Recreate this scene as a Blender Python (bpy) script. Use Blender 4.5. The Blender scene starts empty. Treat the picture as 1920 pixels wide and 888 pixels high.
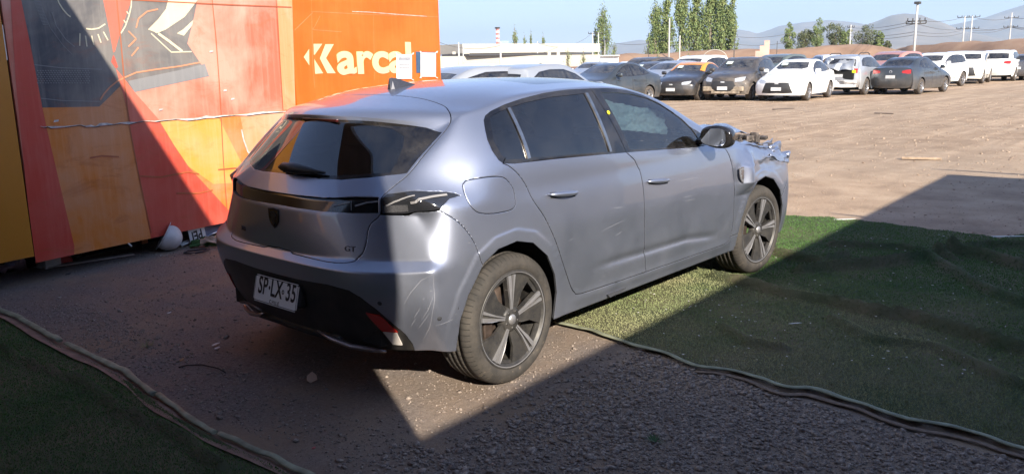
import bpy, bmesh, math, random
import numpy as np
from mathutils import Vector, Matrix, noise
from mathutils.bvhtree import BVHTree
from mathutils.interpolate import poly_3d_calc
from mathutils.geometry import intersect_line_plane
sc = bpy.context.scene
COL = sc.collection
rad = math.radians
# ---------------------------------------------------------------- camera
CAM = Vector((-2.853, -3.395, 1.5143)); YAW, PITCH, ROLL, FPX = 0.7212, 0.2060, -0.0191, 1557.78
CAM_F = Vector((math.cos(YAW)*math.cos(PITCH), math.sin(YAW)*math.cos(PITCH), -math.sin(PITCH)))
cr_ = Vector((math.sin(YAW), -math.cos(YAW), 0)); cu = cr_.cross(CAM_F)
CAM_R = cr_*math.cos(ROLL)+cu*math.sin(ROLL); CAM_U = cu*math.cos(ROLL)-cr_*math.sin(ROLL)
cam_d = bpy.data.cameras.new('camera'); cam = bpy.data.objects.new('camera', cam_d); COL.objects.link(cam)
cam.matrix_world = Matrix(((CAM_R[0],CAM_U[0],-CAM_F[0],CAM[0]),(CAM_R[1],CAM_U[1],-CAM_F[1],CAM[1]),(CAM_R[2],CAM_U[2],-CAM_F[2],CAM[2]),(0,0,0,1)))
cam_d.sensor_width = 36; cam_d.lens = FPX/1920*36; cam_d.clip_end = 60000; cam_d.clip_start = .05
sc.camera = cam
# ---------------------------------------------------------------- sky and sun
SUN_DIR = Vector((.413, .776, -.477)).normalized()          # direction the light travels
world = bpy.data.worlds.new('World'); sc.world = world; world.use_nodes = True
wn = world.node_tree; bg = wn.nodes['Background']
sky = wn.nodes.new('ShaderNodeTexSky'); sky.sky_type = 'NISHITA'; sky.sun_disc = False
sky.sun_elevation = math.asin(-SUN_DIR.z)
tow = -SUN_DIR; sky.sun_rotation = math.atan2(tow.x, tow.y)
sky.altitude = 500; sky.air_density = .55; sky.dust_density = .0; sky.ozone_density = 2.0
tn = wn.nodes.new('ShaderNodeMix'); tn.data_type = 'RGBA'; tn.blend_type = 'MULTIPLY'; tn.inputs[0].default_value = 1; tn.inputs[7].default_value = (1.0, .83, .79, 1)
gc = wn.nodes.new('ShaderNodeTexCoord'); gs = wn.nodes.new('ShaderNodeSeparateXYZ'); gm_ = wn.nodes.new('ShaderNodeMapRange')
gm_.inputs[1].default_value = .02; gm_.inputs[2].default_value = .45; gm_.inputs[3].default_value = .80; gm_.inputs[4].default_value = 1.75
wn.links.new(gc.outputs['Generated'], gs.inputs[0]); wn.links.new(gs.outputs[2], gm_.inputs[0])
vs = wn.nodes.new('ShaderNodeVectorMath'); vs.operation = 'SCALE'; wn.links.new(tn.outputs[2], vs.inputs[0]); wn.links.new(gm_.outputs[0], vs.inputs[3])
wn.links.new(sky.outputs[0], tn.inputs[6]); wn.links.new(vs.outputs[0], bg.inputs[0]); bg.inputs[1].default_value = .102
sun_d = bpy.data.lights.new('sun', 'SUN'); sun_d.energy = 5.0; sun_d.angle = rad(.53); sun_d.color = (1, .90, .76)
sun = bpy.data.objects.new('sun', sun_d); COL.objects.link(sun)
sun.rotation_euler = SUN_DIR.to_track_quat('-Z', 'Y').to_euler(); sun.location = (-20, -30, 30)
sc.view_settings.view_transform = 'Standard'; sc.view_settings.look = 'None'
sc.view_settings.exposure = 1.28; sc.view_settings.gamma = 1
sc.cycles.use_denoising = True
sc.cycles.max_bounces = 8; sc.cycles.volume_bounces = 1; sc.cycles.transparent_max_bounces = 16

# ---------------------------------------------------------------- helpers
def pray(px, py):
    return (CAM_F + CAM_R*((px-960)/FPX) + CAM_U*((444-py)/FPX))
def gnd(px, py, z=0.0):
    d = pray(px, py); t = (z-CAM.z)/d.z; return CAM+d*t
def at_depth(px, dist, z=0.0):
    """point at ground distance dist in the azimuth of picture column px (row near the horizon)"""
    d = pray(px, 118-.019*(px-960)); d.z = 0; d.normalize(); p = CAM+d*dist; p.z = z; return p

def link(o, parent=None):
    COL.objects.link(o)
    if parent is not None: o.parent = parent
    return o
def tag(o, label=None, cat=None, group=None, kind=None):
    if label: o['label'] = label
    if cat: o['category'] = cat
    if group: o['group'] = group
    if kind: o['kind'] = kind
    return o
def empty(name, loc=(0,0,0), rz=0, parent=None):
    o = bpy.data.objects.new(name, None); o.empty_display_size = .2
    o.location = loc; o.rotation_euler = (0,0,rz); return link(o, parent)
def copy_tree(o, parent=None):
    c = o.copy(); COL.objects.link(c)
    if parent is not None:
        c.parent = parent; c.matrix_parent_inverse = o.matrix_parent_inverse
    for ch in o.children: copy_tree(ch, c)
    return c

class MB:
    """collects simple shapes into one mesh; faces carry a material index"""
    def __init__(s): s.v=[]; s.f=[]; s.m=[]; s.mi=0; s.smooth=[]; s.sm=False
    def face(s, idx): s.f.append(tuple(idx)); s.m.append(s.mi); s.smooth.append(s.sm)
    def quad(s, a,b,c,d):
        n=len(s.v); s.v += [tuple(a),tuple(b),tuple(c),tuple(d)]; s.face((n,n+1,n+2,n+3))
    def poly(s, pts):
        n=len(s.v); s.v += [tuple(p) for p in pts]; s.face(range(n,n+len(pts)))
    def box(s, c, size, rz=0, rot=None, bev=0):
        cx,cy,cz=c; sx,sy,sz=[a/2 for a in size]
        R = rot if rot is not None else Matrix.Rotation(rz,3,'Z')
        n=len(s.v)
        if bev<=0:
            for dx in (-1,1):
                for dy in (-1,1):
                    for dz in (-1,1): s.v.append(tuple(Vector(c)+R@Vector((dx*sx,dy*sy,dz*sz))))
            for q in ((0,1,3,2),(4,6,7,5),(0,4,5,1),(2,3,7,6),(0,2,6,4),(1,5,7,3)): s.face([n+i for i in q])
        else:
            bm=bmesh.new(); bmesh.ops.create_cube(bm,size=1)
            for v in bm.verts: v.co=Vector((v.co.x*2*sx,v.co.y*2*sy,v.co.z*2*sz))
            bmesh.ops.bevel(bm,geom=bm.edges[:],offset=bev,segments=2,affect='EDGES',profile=.5)
            for v in bm.verts: s.v.append(tuple(Vector(c)+R@v.co))
            bm.verts.index_update()
            for f in bm.faces: s.face([n+v.index for v in f.verts])
            bm.free()
    def prism(s, pts, off):
        """closed polygon pts (3D) extruded by vector off"""
        n=len(s.v); k=len(pts); off=Vector(off)
        s.v += [tuple(Vector(p)) for p in pts]+[tuple(Vector(p)+off) for p in pts]
        s.face(range(n,n+k)); s.face(range(n+2*k-1,n+k-1,-1))
        for i in range(k): j=(i+1)%k; s.face((n+i,n+k+i,n+k+j,n+j))
    def tube(s, pts, r, seg=8, cap=True, flat=1.0):
        pts=[Vector(p) for p in pts]; n=len(s.v); k=len(pts)
        rs = r if hasattr(r,'__len__') else [r]*k
        up=Vector((0,0,1)); prev=None
        for i,p in enumerate(pts):
            t=(pts[min(i+1,k-1)]-pts[max(i-1,0)]).normalized()
            a=t.cross(up) if prev is None else prev-t*prev.dot(t)
            if a.length<1e-4: a=t.cross(Vector((1,0,0)))
            a.normalize(); b=t.cross(a); prev=a
            for j in range(seg):
                th=2*math.pi*j/seg; s.v.append(tuple(p+a*(rs[i]*math.cos(th))+b*(rs[i]*flat*math.sin(th))))
        o=s.sm; s.sm=True
        for i in range(k-1):
            for j in range(seg):
                j2=(j+1)%seg; s.face((n+i*seg+j,n+i*seg+j2,n+(i+1)*seg+j2,n+(i+1)*seg+j))
        s.sm=o
        if cap:
            s.face([n+j for j in range(seg)][::-1]); s.face([n+(k-1)*seg+j for j in range(seg)])
    def lathe(s, prof, centre, axis='y', seg=48, sm=True):
        """prof: list of (radius, along) ; closed=false"""
        n=len(s.v); k=len(prof); c=Vector(centre)
        for j in range(seg):
            th=2*math.pi*j/seg; co,si=math.cos(th),math.sin(th)
            for r,a in prof:
                if axis=='y': s.v.append((c.x+r*co,c.y+a,c.z+r*si))
                elif axis=='z': s.v.append((c.x+r*co,c.y+r*si,c.z+a))
                else: s.v.append((c.x+a,c.y+r*co,c.z+r*si))
        o=s.sm; s.sm=sm
        for j in range(seg):
            j2=(j+1)%seg
            for i in range(k-1): s.face((n+j*k+i,n+j*k+i+1,n+j2*k+i+1,n+j2*k+i))
        s.sm=o
    def build(s, name, mats, parent=None, smooth=None, tf=None):
        me=bpy.data.meshes.new(name); me.from_pydata(s.v,[],s.f)
        if not isinstance(mats,(list,tuple)): mats=[mats]
        for m in mats: me.materials.append(m)
        for p,mi,sm in zip(me.polygons,s.m,s.smooth):
            p.material_index=mi; p.use_smooth=sm if smooth is None else smooth
        if tf is not None: me.transform(tf)
        bm=bmesh.new(); bm.from_mesh(me); bmesh.ops.recalc_face_normals(bm,faces=bm.faces[:]); bm.to_mesh(me); bm.free()
        return link(bpy.data.objects.new(name,me),parent)
def npmesh(name, co, faces, mats, parent=None, smooth=False, mi=None):
    """fast mesh from numpy arrays, all faces with the same side count"""
    me=bpy.data.meshes.new(name); n=len(co); k=faces.shape[1]; m=len(faces)
    me.vertices.add(n); me.vertices.foreach_set('co',co.astype(np.float32).ravel())
    me.loops.add(m*k); me.loops.foreach_set('vertex_index',faces.astype(np.int32).ravel())
    me.polygons.add(m); me.polygons.foreach_set('loop_start',np.arange(0,m*k,k,dtype=np.int32))
    me.polygons.foreach_set('loop_total',np.full(m,k,dtype=np.int32))
    if smooth: me.polygons.foreach_set('use_smooth',np.ones(m,dtype=bool))
    if not isinstance(mats,(list,tuple)): mats=[mats]
    for x in mats: me.materials.append(x)
    if mi is not None: me.polygons.foreach_set('material_index',mi.astype(np.int32))
    me.update(calc_edges=True); me.validate()
    return link(bpy.data.objects.new(name,me),parent)

# ---------------------------------------------------------------- materials
class NT:
    def __init__(s,name):
        s.m=bpy.data.materials.new(name); s.m.use_nodes=True; s.t=s.m.node_tree; s.b=s.t.nodes['Principled BSDF']; s.out=s.t.nodes['Material Output']
        s.x=0
    def n(s,kind,**kw):
        nd=s.t.nodes.new('ShaderNode'+kind); s.x+=1; nd.location=(-300-s.x*20,s.x*-40)
        for k,v in kw.items():
            if k.startswith('i_'): nd.inputs[k[2:].replace('_',' ')].default_value=v
            elif k.startswith('n'): nd.inputs[int(k[1:])].default_value=v
            else: setattr(nd,k,v)
        return nd
    def l(s,a,b): s.t.links.new(a,b)
    def coord(s,kind='Object',scale=(1,1,1),rot=(0,0,0)):
        tc=s.n('TexCoord'); mp=s.n('Mapping'); mp.inputs['Scale'].default_value=scale; mp.inputs['Rotation'].default_value=rot
        s.l(tc.outputs[kind],mp.inputs[0]); return mp.outputs[0]
    def noise(s,vec,scale,detail=4,rough=.55,dist=0):
        nd=s.n('TexNoise'); nd.inputs['Scale'].default_value=scale; nd.inputs['Detail'].default_value=detail
        nd.inputs['Roughness'].default_value=rough; nd.inputs['Distortion'].default_value=dist
        s.l(vec,nd.inputs['Vector']); return nd.outputs['Fac']
    def ramp(s,fac,stops,interp='LINEAR'):
        nd=s.n('ValToRGB'); cr=nd.color_ramp; cr.interpolation=interp
        while len(cr.elements)>1: cr.elements.remove(cr.elements[0])
        for i,(p,c) in enumerate(stops):
            e=cr.elements[0] if i==0 else cr.elements.new(p)
            e.position=p; e.color=(c,c,c,1) if not hasattr(c,'__len__') else (*c,1)
        s.l(fac,nd.inputs[0]); return nd.outputs[0]
    def mix(s,fac,a,b,mode='MIX'):
        nd=s.n('Mix',data_type='RGBA',blend_type=mode)
        for sock,val in ((nd.inputs[0],fac),(nd.inputs[6],a),(nd.inputs[7],b)):
            if hasattr(val,'links') or hasattr(val,'is_output'): s.l(val,sock)
            elif hasattr(val,'__len__'): sock.default_value=(*val[:3],1)
            else: sock.default_value=val
        return nd.outputs[2]
    def math(s,op,a,b=0,clamp=False):
        nd=s.n('Math',operation=op); nd.use_clamp=clamp
        for sock,val in ((nd.inputs[0],a),(nd.inputs[1],b)):
            if hasattr(val,'is_output'): s.l(val,sock)
            else: sock.default_value=val
        return nd.outputs[0]
    def bump(s,h,strength=.3,dist=.01,normal=None):
        nd=s.n('Bump'); nd.inputs['Strength'].default_value=strength; nd.inputs['Distance'].default_value=dist
        s.l(h,nd.inputs['Height'])
        if normal is not None: s.l(normal,nd.inputs['Normal'])
        return nd.outputs[0]
    def set(s,**kw):
        for k,v in kw.items():
            sock=s.b.inputs[k.replace('_',' ')]
            if hasattr(v,'is_output'): s.l(v,sock)
            elif hasattr(v,'__len__') and len(v)==3: sock.default_value=(*v,1)
            else: sock.default_value=v
        return s
def simple(name,col,rough=.6,metal=0,var=.15,vscale=6,**kw):
    t=NT(name); c=t.coord('Object'); f=t.noise(c,vscale,5)
    dk=tuple(x*(1-var) for x in col); lt=tuple(min(1,x*(1+var)) for x in col)
    t.set(Base_Color=t.ramp(f,[(.3,dk),(.7,lt)]),Roughness=rough,Metallic=metal,**kw); return t.m
def carpaint(name,col,metal=.6,rough=.34,dust=.25,coat=1.0,dustcol=(.33,.27,.21)):
    t=NT(name); c=t.coord('Object')
    f=t.ramp(t.noise(c,2.2,6,.65,.4),[(.35,0.0),(.75,1.0)])
    fl=t.noise(c,900,2)
    base=t.mix(t.math('MULTIPLY',fl,.35),col,tuple(min(1,x*1.5) for x in col))
    sep=t.n('SeparateXYZ'); t.l(c,sep.inputs[0])
    low=t.n('MapRange',n1=.95,n2=.2,n3=.25,n4=1.0); t.l(sep.outputs[2],low.inputs[0])
    d=t.math('MULTIPLY',t.math('MULTIPLY',f,low.outputs[0]),dust)
    t.set(Base_Color=t.mix(d,base,dustcol),Metallic=t.math('MULTIPLY',t.math('SUBTRACT',1,d),metal),
          Roughness=t.math('ADD',t.math('MULTIPLY',d,.5),rough),Coat_Weight=t.math('SUBTRACT',coat,t.math('MULTIPLY',d,2),True),Coat_Roughness=.04)
    return t.m
def glassmat(name,tint=(.05,.06,.07),dust=.06,rough=.02,tr=.6):
    t=NT(name); t.t.nodes.remove(t.b)
    tb=t.n('BsdfTransparent'); tb.inputs[0].default_value=(*tint,1)
    gl=t.n('BsdfGlossy'); gl.inputs['Roughness'].default_value=rough; gl.inputs[0].default_value=(1,1,1,1)
    fr=t.n('Fresnel'); fr.inputs[0].default_value=2.0
    ms=t.n('MixShader'); t.l(fr.outputs[0],ms.inputs[0]); t.l(tb.outputs[0],ms.inputs[1]); t.l(gl.outputs[0],ms.inputs[2])
    df=t.n('BsdfDiffuse'); df.inputs[0].default_value=(.38,.36,.33,1)
    c=t.coord('Object'); f=t.ramp(t.noise(c,5,8,.7,.3),[(.35,0.0),(.8,1.0)])
    m2=t.n('MixShader'); t.l(t.math('MULTIPLY',f,dust),m2.inputs[0]); t.l(ms.outputs[0],m2.inputs[1]); t.l(df.outputs[0],m2.inputs[2])
    t.l(m2.outputs[0],t.out.inputs[0]); return t.m
def plain(name,col,rough=.5,metal=0,**kw):
    t=NT(name); t.set(Base_Color=col,Roughness=rough,Metallic=metal,**kw); return t.m
# ---- hero car body surface -------------------------------------------------
def lerp(a,b,t): return a+(b-a)*t
# rear face, per level: (x centre, z centre), corner (x, w, z), plan power
REAR=[(-.600,.235, -.425,.775,.258,3.2),
      (-.665,.400, -.470,.840,.420,3.4),
      (-.695,.550, -.480,.858,.550,4.4),
      (-.716,.632, -.484,.862,.645,3.7),
      (-.680,.668, -.462,.832,.690,2.7),
      (-.688,.770, -.452,.800,.775,2.4),
      (-.688,.868, -.440,.766,.872,2.3),
      (-.660,.930, -.450,.762,.950,2.3),
      (-.600,1.016,-.415,.625,1.05,2.1),
      (-.505,1.140,-.300,.632,1.145,2.1),
      (-.415,1.255,-.195,.645,1.222,2.0),
      (-.412,1.287,-.175,.638,1.247,2.0)]
NK=len(REAR)
FJ=[0,.28,.55,.76,.91,1.]
NJ=len(FJ)
SX=[None,-.36,-.15,.1,.4,.95,1.45,1.85,2.2,2.5,2.8,3.08,3.24]   # lower stations
NI=len(SX)
SZ=[.235,.40,.52,.62,.70,.78,.87,.94]
SW=[.868,.893,.904,.908,.909,.904,.894,.880]
BELT=[1.055,1.06,1.06,1.06,1.052,1.03,1.003,.985,.962,.925,.885,.83,.76]
KE=[(-.175,.638,1.247),(-.10,.668,1.288),(.03,.684,1.312),(.22,.690,1.352),(.50,.692,1.372),(.93,.694,1.377),
    (1.27,.697,1.350),(1.57,.703,1.280),(1.85,.722,1.165),(2.17,.775,1.005),(2.62,.82,.93),(3.0,.81,.865),(3.20,.74,.79)]
BW=[.625,.700,.832,.858,.864,.866,.866,.864,.858,.852,.845,.835,.80]  # width at belt
TC=[(-.412,1.287),(-.34,1.315),(-.19,1.346),(.05,1.390),(.40,1.421),(.95,1.434),(1.40,1.408),(1.75,1.337),
    (2.08,1.19),(2.5,1.02),(2.9,.965),(3.2,.91),(3.50,.82)]
def cage():
    V={};
    for k in range(NK):
        xc,zc,xr,w,zr,pw=REAR[k]
        for j,f in enumerate(FJ):
            V[(0,j,k)]=(lerp(xc,xr,f**pw),w*f,lerp(zc,zr,f**2))
    for i in range(1,NI):
        for k in range(NK):
            if i==1: wr=[.84,.872,.884,.884,.880,.868,.852,.815]
            elif i==NI-1: wr=[.80,.83,.835,.835,.83,.825,.815,.81]
            elif i==2: wr=[.868,.893,.904,.908,.909,.902,.890,.874]
            else: wr=SW
            if k<8:
                t=min(1,i/3.); z=lerp(REAR[k][4],SZ[k],t); w=wr[k]; x=SX[i]
                if i>=9:   # fender levels squeeze downwards
                    b=BELT[i]; z=SZ[0]+(z-SZ[0])*(b-.02-SZ[0])/(.96-SZ[0])
                if i>=3 and k==0: x=SX[i]
            else:
                b=(SX[i],BW[i],BELT[i]); e=KE[i]
                t=[0,.48,.88,1][k-8]
                x,w,z=[lerp(b[m],e[m],t) for m in range(3)]
                if k==9: w+=.018; z+=.0
                if k==10: w+=.012
            V[(i,NJ-1,k)]=(x,w,z)
    for i in range(1,NI):
        e=KE[i]; xc,zc=TC[i]
        pz=2.4 if i<9 else 2.0
        for j,f in enumerate(FJ[:-1]):
            px=2.2 if i<2 else 2.0
            V[(i,j,NK-1)]=(lerp(xc,e[0],f**px),e[1]*f,lerp(zc,e[2],f**pz))
    # front face
    FX=[3.46,3.55,3.58,3.585,3.58,3.575,3.57,3.56,3.55,3.54,3.52,3.50]
    FZ=[.22,.36,.46,.55,.62,.68,.73,.76,.78,.80,.82,.84]
    for k in range(NK):
        cx,cw,cz=V[(NI-1,NJ-1,k)]
        for j,f in enumerate(FJ[:-1]):
            V[(NI-1,j,k)]=(lerp(FX[k],cx,f**2.4),cw*f,lerp(FZ[k],cz,f**2))
    keys=list(V); idx={q:n for n,q in enumerate(keys)}
    P=np.array([V[q] for q in keys]); F=[]
    g=lambda i,j,k: idx[(i,j,k)]
    J=NJ-1;K=NK-1;N=NI-1
    for i in range(N):
        for k in range(K): F.append((g(i,J,k),g(i,J,k+1),g(i+1,J,k+1),g(i+1,J,k)))
        for j in range(J): F.append((g(i,j,K),g(i+1,j,K),g(i+1,j+1,K),g(i,j+1,K)))
    for j in range(J):
        for k in range(K):
            F.append((g(0,j,k),g(0,j,k+1),g(0,j+1,k+1),g(0,j+1,k)))
            F.append((g(N,j,k),g(N,j+1,k),g(N,j+1,k+1),g(N,j,k+1)))
    cr={}
    def C(a,b,w): cr[tuple(sorted((g(*a),g(*b))))]=w
    for j in range(J):
        C((0,j,K),(0,j+1,K),.75); C((0,j,K-1),(0,j+1,K-1),.7)
        C((0,j,3),(0,j+1,3),.8); C((0,j,4),(0,j+1,4),.8); C((0,j,6),(0,j+1,6),.9); C((0,j,7),(0,j+1,7),.6)
        C((N,j,K),(N,j+1,K),.6)
    for k in range(1,6): C((0,J,k),(0,J,k+1),.35)
    for i in range(5,N): C((i,J,K),(i+1,J,K),.3)
    return P,F,cr
# ---------------------------------------------------------------- shell library: fit, evaluate, cut and split a car skin
def eval_cage(P,F,cr,lv):
    me=bpy.data.meshes.new('cage'); me.from_pydata(P.tolist(),[],F); ob=bpy.data.objects.new('cage',me); COL.objects.link(ob)
    at=me.attributes.new('crease_edge','FLOAT','EDGE')
    for e in me.edges:
        v=cr.get(tuple(sorted(e.vertices)))
        if v: at.data[e.index].value=v
    m=ob.modifiers.new('m','MIRROR'); m.use_axis=(False,True,False); m.use_clip=True
    s=ob.modifiers.new('s','SUBSURF'); s.levels=s.render_levels=lv
    dg=bpy.context.evaluated_depsgraph_get(); m2=bpy.data.meshes.new_from_object(ob.evaluated_get(dg))
    bpy.data.objects.remove(ob); bpy.data.meshes.remove(me); return m2
def coords(me):
    co=np.empty(len(me.vertices)*3); me.vertices.foreach_get('co',co); return co.reshape(-1,3)
def fit_cage(P,F,cr,it=5,damp=.85):
    T=P.copy()
    for _ in range(it):
        m=eval_cage(P,F,cr,2 if _<it-1 else 3); co=coords(m)[:len(P)]; bpy.data.meshes.remove(m)
        d=(T-co)*damp; d[T[:,1]==0,1]=0; P=P+d
    return P
class Surf:
    def __init__(s,me,disp=None):
        s.me=me; co=coords(me)
        if disp is not None:
            nr=np.empty(len(co)*3); me.vertices.foreach_get('normal',nr)
            co=disp(co,nr.reshape(-1,3)); me.vertices.foreach_set('co',co.ravel()); me.update()
        nr=np.empty(len(co)*3); me.vertices.foreach_get('normal',nr); s.nr=[Vector(n) for n in nr.reshape(-1,3)]
        s.co=[Vector(c) for c in co]; s.faces=[tuple(p.vertices) for p in me.polygons]
        s.bv=BVHTree.FromPolygons(s.co,s.faces)
    def snap(s,p):
        h=s.bv.find_nearest(p); return h[0]
    def normal(s,p):
        h=s.bv.find_nearest(p); f=s.faces[h[2]]
        w=poly_3d_calc([s.co[i] for i in f],h[0]); n=Vector((0,0,0))
        for i,a in zip(f,w): n+=s.nr[i]*a
        return n.normalized()
def resample(pts,step=.025,smooth=False,closed=False):
    P=[Vector(p) for p in pts]
    if closed: P=P+[P[0]]
    out=[]
    for i in range(len(P)-1):
        a,b=P[i],P[i+1]; k=max(1,int(math.ceil((b-a).length/step)))
        if smooth:
            p0=P[i-1] if i>0 else (P[-2] if closed else a*2-b); p3=P[i+2] if i+2<len(P) else (P[1] if closed else b*2-a)
        for j in range(k):
            t=j/k
            if smooth:
                q=.5*((2*a)+(b-p0)*t+(2*p0-5*a+4*b-p3)*t*t+(3*a-p0-3*b+p3)*t**3)
            else: q=a.lerp(b,t)
            out.append(q)
    if not closed: out.append(P[-1].copy())
    return out
class Cutter:
    H=.05
    def __init__(s,surf,keep=lambda c:c.y<1e-5,me=None):
        s.surf=surf; s.bm=bmesh.new(); s.bm.from_mesh(me or surf.me)
        bmesh.ops.delete(s.bm,geom=[f for f in s.bm.faces if not keep(f.calc_center_median())],context='FACES')
        s.reg=s.bm.faces.layers.int.new('reg'); s.hash={}
        for f in s.bm.faces: s.put(f)
    def key(s,c): return (int(math.floor(c.x/s.H)),int(math.floor(c.y/s.H)),int(math.floor(c.z/s.H)))
    def put(s,f): s.hash.setdefault(s.key(f.calc_center_median()),set()).add(f)
    def near(s,a,b,pad=.05):
        lo=s.key(Vector([min(a[i],b[i])-pad for i in range(3)])); hi=s.key(Vector([max(a[i],b[i])+pad for i in range(3)]))
        out=[]
        for i in range(lo[0],hi[0]+1):
            for j in range(lo[1],hi[1]+1):
                for k in range(lo[2],hi[2]+1):
                    st=s.hash.get((i,j,k))
                    if st:
                        dead=[f for f in st if not f.is_valid]
                        for f in dead: st.discard(f)
                        out+=list(st)
        return out
    def prep(s,pts,off=0,closed=False):
        P=[s.surf.snap(p) for p in pts]; N=[s.surf.normal(p) for p in P]
        if off:
            Q=[]
            for i,p in enumerate(P):
                a=P[i-1] if (i>0 or closed) else p; b=P[(i+1)%len(P)] if (i<len(P)-1 or closed) else p
                t=(b-a).normalized(); Q.append(p+t.cross(N[i]).normalized()*off)
            P=Q
        return P,N
    def cut(s,pts,off=0,closed=False):
        P,N=s.prep(pts,off,closed); m=len(P)
        for i in range(m if closed else m-1):
            a,b=P[i],P[(i+1)%m]; n=(N[i]+N[(i+1)%m]).normalized(); d=b-a; L=d.length
            if L<1e-5: continue
            t=d/L; pn=t.cross(n).normalized(); fs=[]
            for f in s.near(a,b):
                ds=[(v.co-a) for v in f.verts]
                h=[x.dot(pn) for x in ds]
                if min(h)>-1e-5 or max(h)<1e-5: continue
                tt=[x.dot(t) for x in ds]
                if max(tt)<-1e-4 or min(tt)>L+1e-4: continue
                if max(abs(x.dot(n)) for x in ds)>.08: continue
                fs.append(f)
            if not fs: continue
            for f in fs:
                if not f.is_valid: continue
                on=[]
                for e in list(f.edges):
                    v1,v2=e.verts; h1=(v1.co-a).dot(pn); h2=(v2.co-a).dot(pn)
                    if (h1>2e-5 and h2<-2e-5) or (h1<-2e-5 and h2>2e-5): bmesh.utils.edge_split(e,v1,h1/(h1-h2))
                vs=[v for v in f.verts if abs((v.co-a).dot(pn))<=2.5e-5]
                if len(vs)<2: continue
                v1=vs[0]; v2=max(vs,key=lambda v:(v.co-v1.co).length)
                if any(v1 in e.verts and v2 in e.verts for e in f.edges): continue
                try: nf,_l=bmesh.utils.face_split(f,v1,v2)
                except ValueError: continue
                s.put(nf); s.put(f)
    def gap(s,pts,w=.0045,edge=.005,closed=False):
        for o in (-w/2-edge,-w/2,w/2,w/2+edge): s.cut(pts,o,closed)
        P,N=s.prep(pts,0,closed); m=len(P); kill=set()
        for i in range(m if closed else m-1):
            a,b=P[i],P[(i+1)%m]; d=b-a; L2=d.length_squared
            if L2<1e-10: continue
            for f in s.near(a,b,.03):
                c=f.calc_center_median(); t=max(-.02,min(1.02,(c-a).dot(d)/L2)); q=a+d*t
                nn=N[i]; e=(c-q); e-=nn*e.dot(nn)
                if e.length<w/2+2e-4 and abs((c-q).dot(nn))<.02: kill.add(f)
        bmesh.ops.delete(s.bm,geom=list(kill),context='FACES')
    def region(s,pts,rid,only=None,depth=.22,axis=None,cut=True):
        """cut a closed curve and number the faces inside it"""
        if cut: s.cut(pts,0,True)
        P,N=s.prep(pts,0,True)
        c0=sum(P,Vector())/len(P)
        n=axis.normalized() if axis is not None else sum(N,Vector()).normalized()
        u=n.orthogonal().normalized(); v=n.cross(u)
        Q=np.array([((p-c0).dot(u),(p-c0).dot(v)) for p in P])
        lo=Vector([min(p[i] for p in P)-.02 for i in range(3)]); hi=Vector([max(p[i] for p in P)+.02 for i in range(3)])
        fs=[];C=[]
        for f in s.bm.faces:
            if only is not None and f[s.reg] not in only: continue
            c=f.calc_center_median()
            if all(lo[i]-.05<c[i]<hi[i]+.05 for i in range(3)):
                e=c-c0
                if abs(e.dot(n))<depth: fs.append(f); C.append((e.dot(u),e.dot(v)))
        if not fs: return
        C=np.array(C); ins=np.zeros(len(C),bool)
        for i in range(len(Q)):
            x1,y1=Q[i]; x2,y2=Q[(i+1)%len(Q)]
            if y1==y2: continue
            cnd=((y1>C[:,1])!=(y2>C[:,1]))&(C[:,0]<(x2-x1)*(C[:,1]-y1)/(y2-y1)+x1); ins^=cnd
        for f,i in zip(fs,ins):
            if i: f[s.reg]=rid
    def pieces(s,extra=0):
        """connected pieces of equal region number -> list of (region, faces)"""
        s.bm.faces.index_update(); seen=set(); out=[]
        for f0 in s.bm.faces:
            if f0.index in seen: continue
            r=f0[s.reg]; st=[f0]; seen.add(f0.index); comp=[]
            while st:
                f=st.pop(); comp.append(f)
                for e in f.edges:
                    for g in e.link_faces:
                        if g.index not in seen and g[s.reg]==r: seen.add(g.index); st.append(g)
            out.append((r,comp))
        return out
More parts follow.
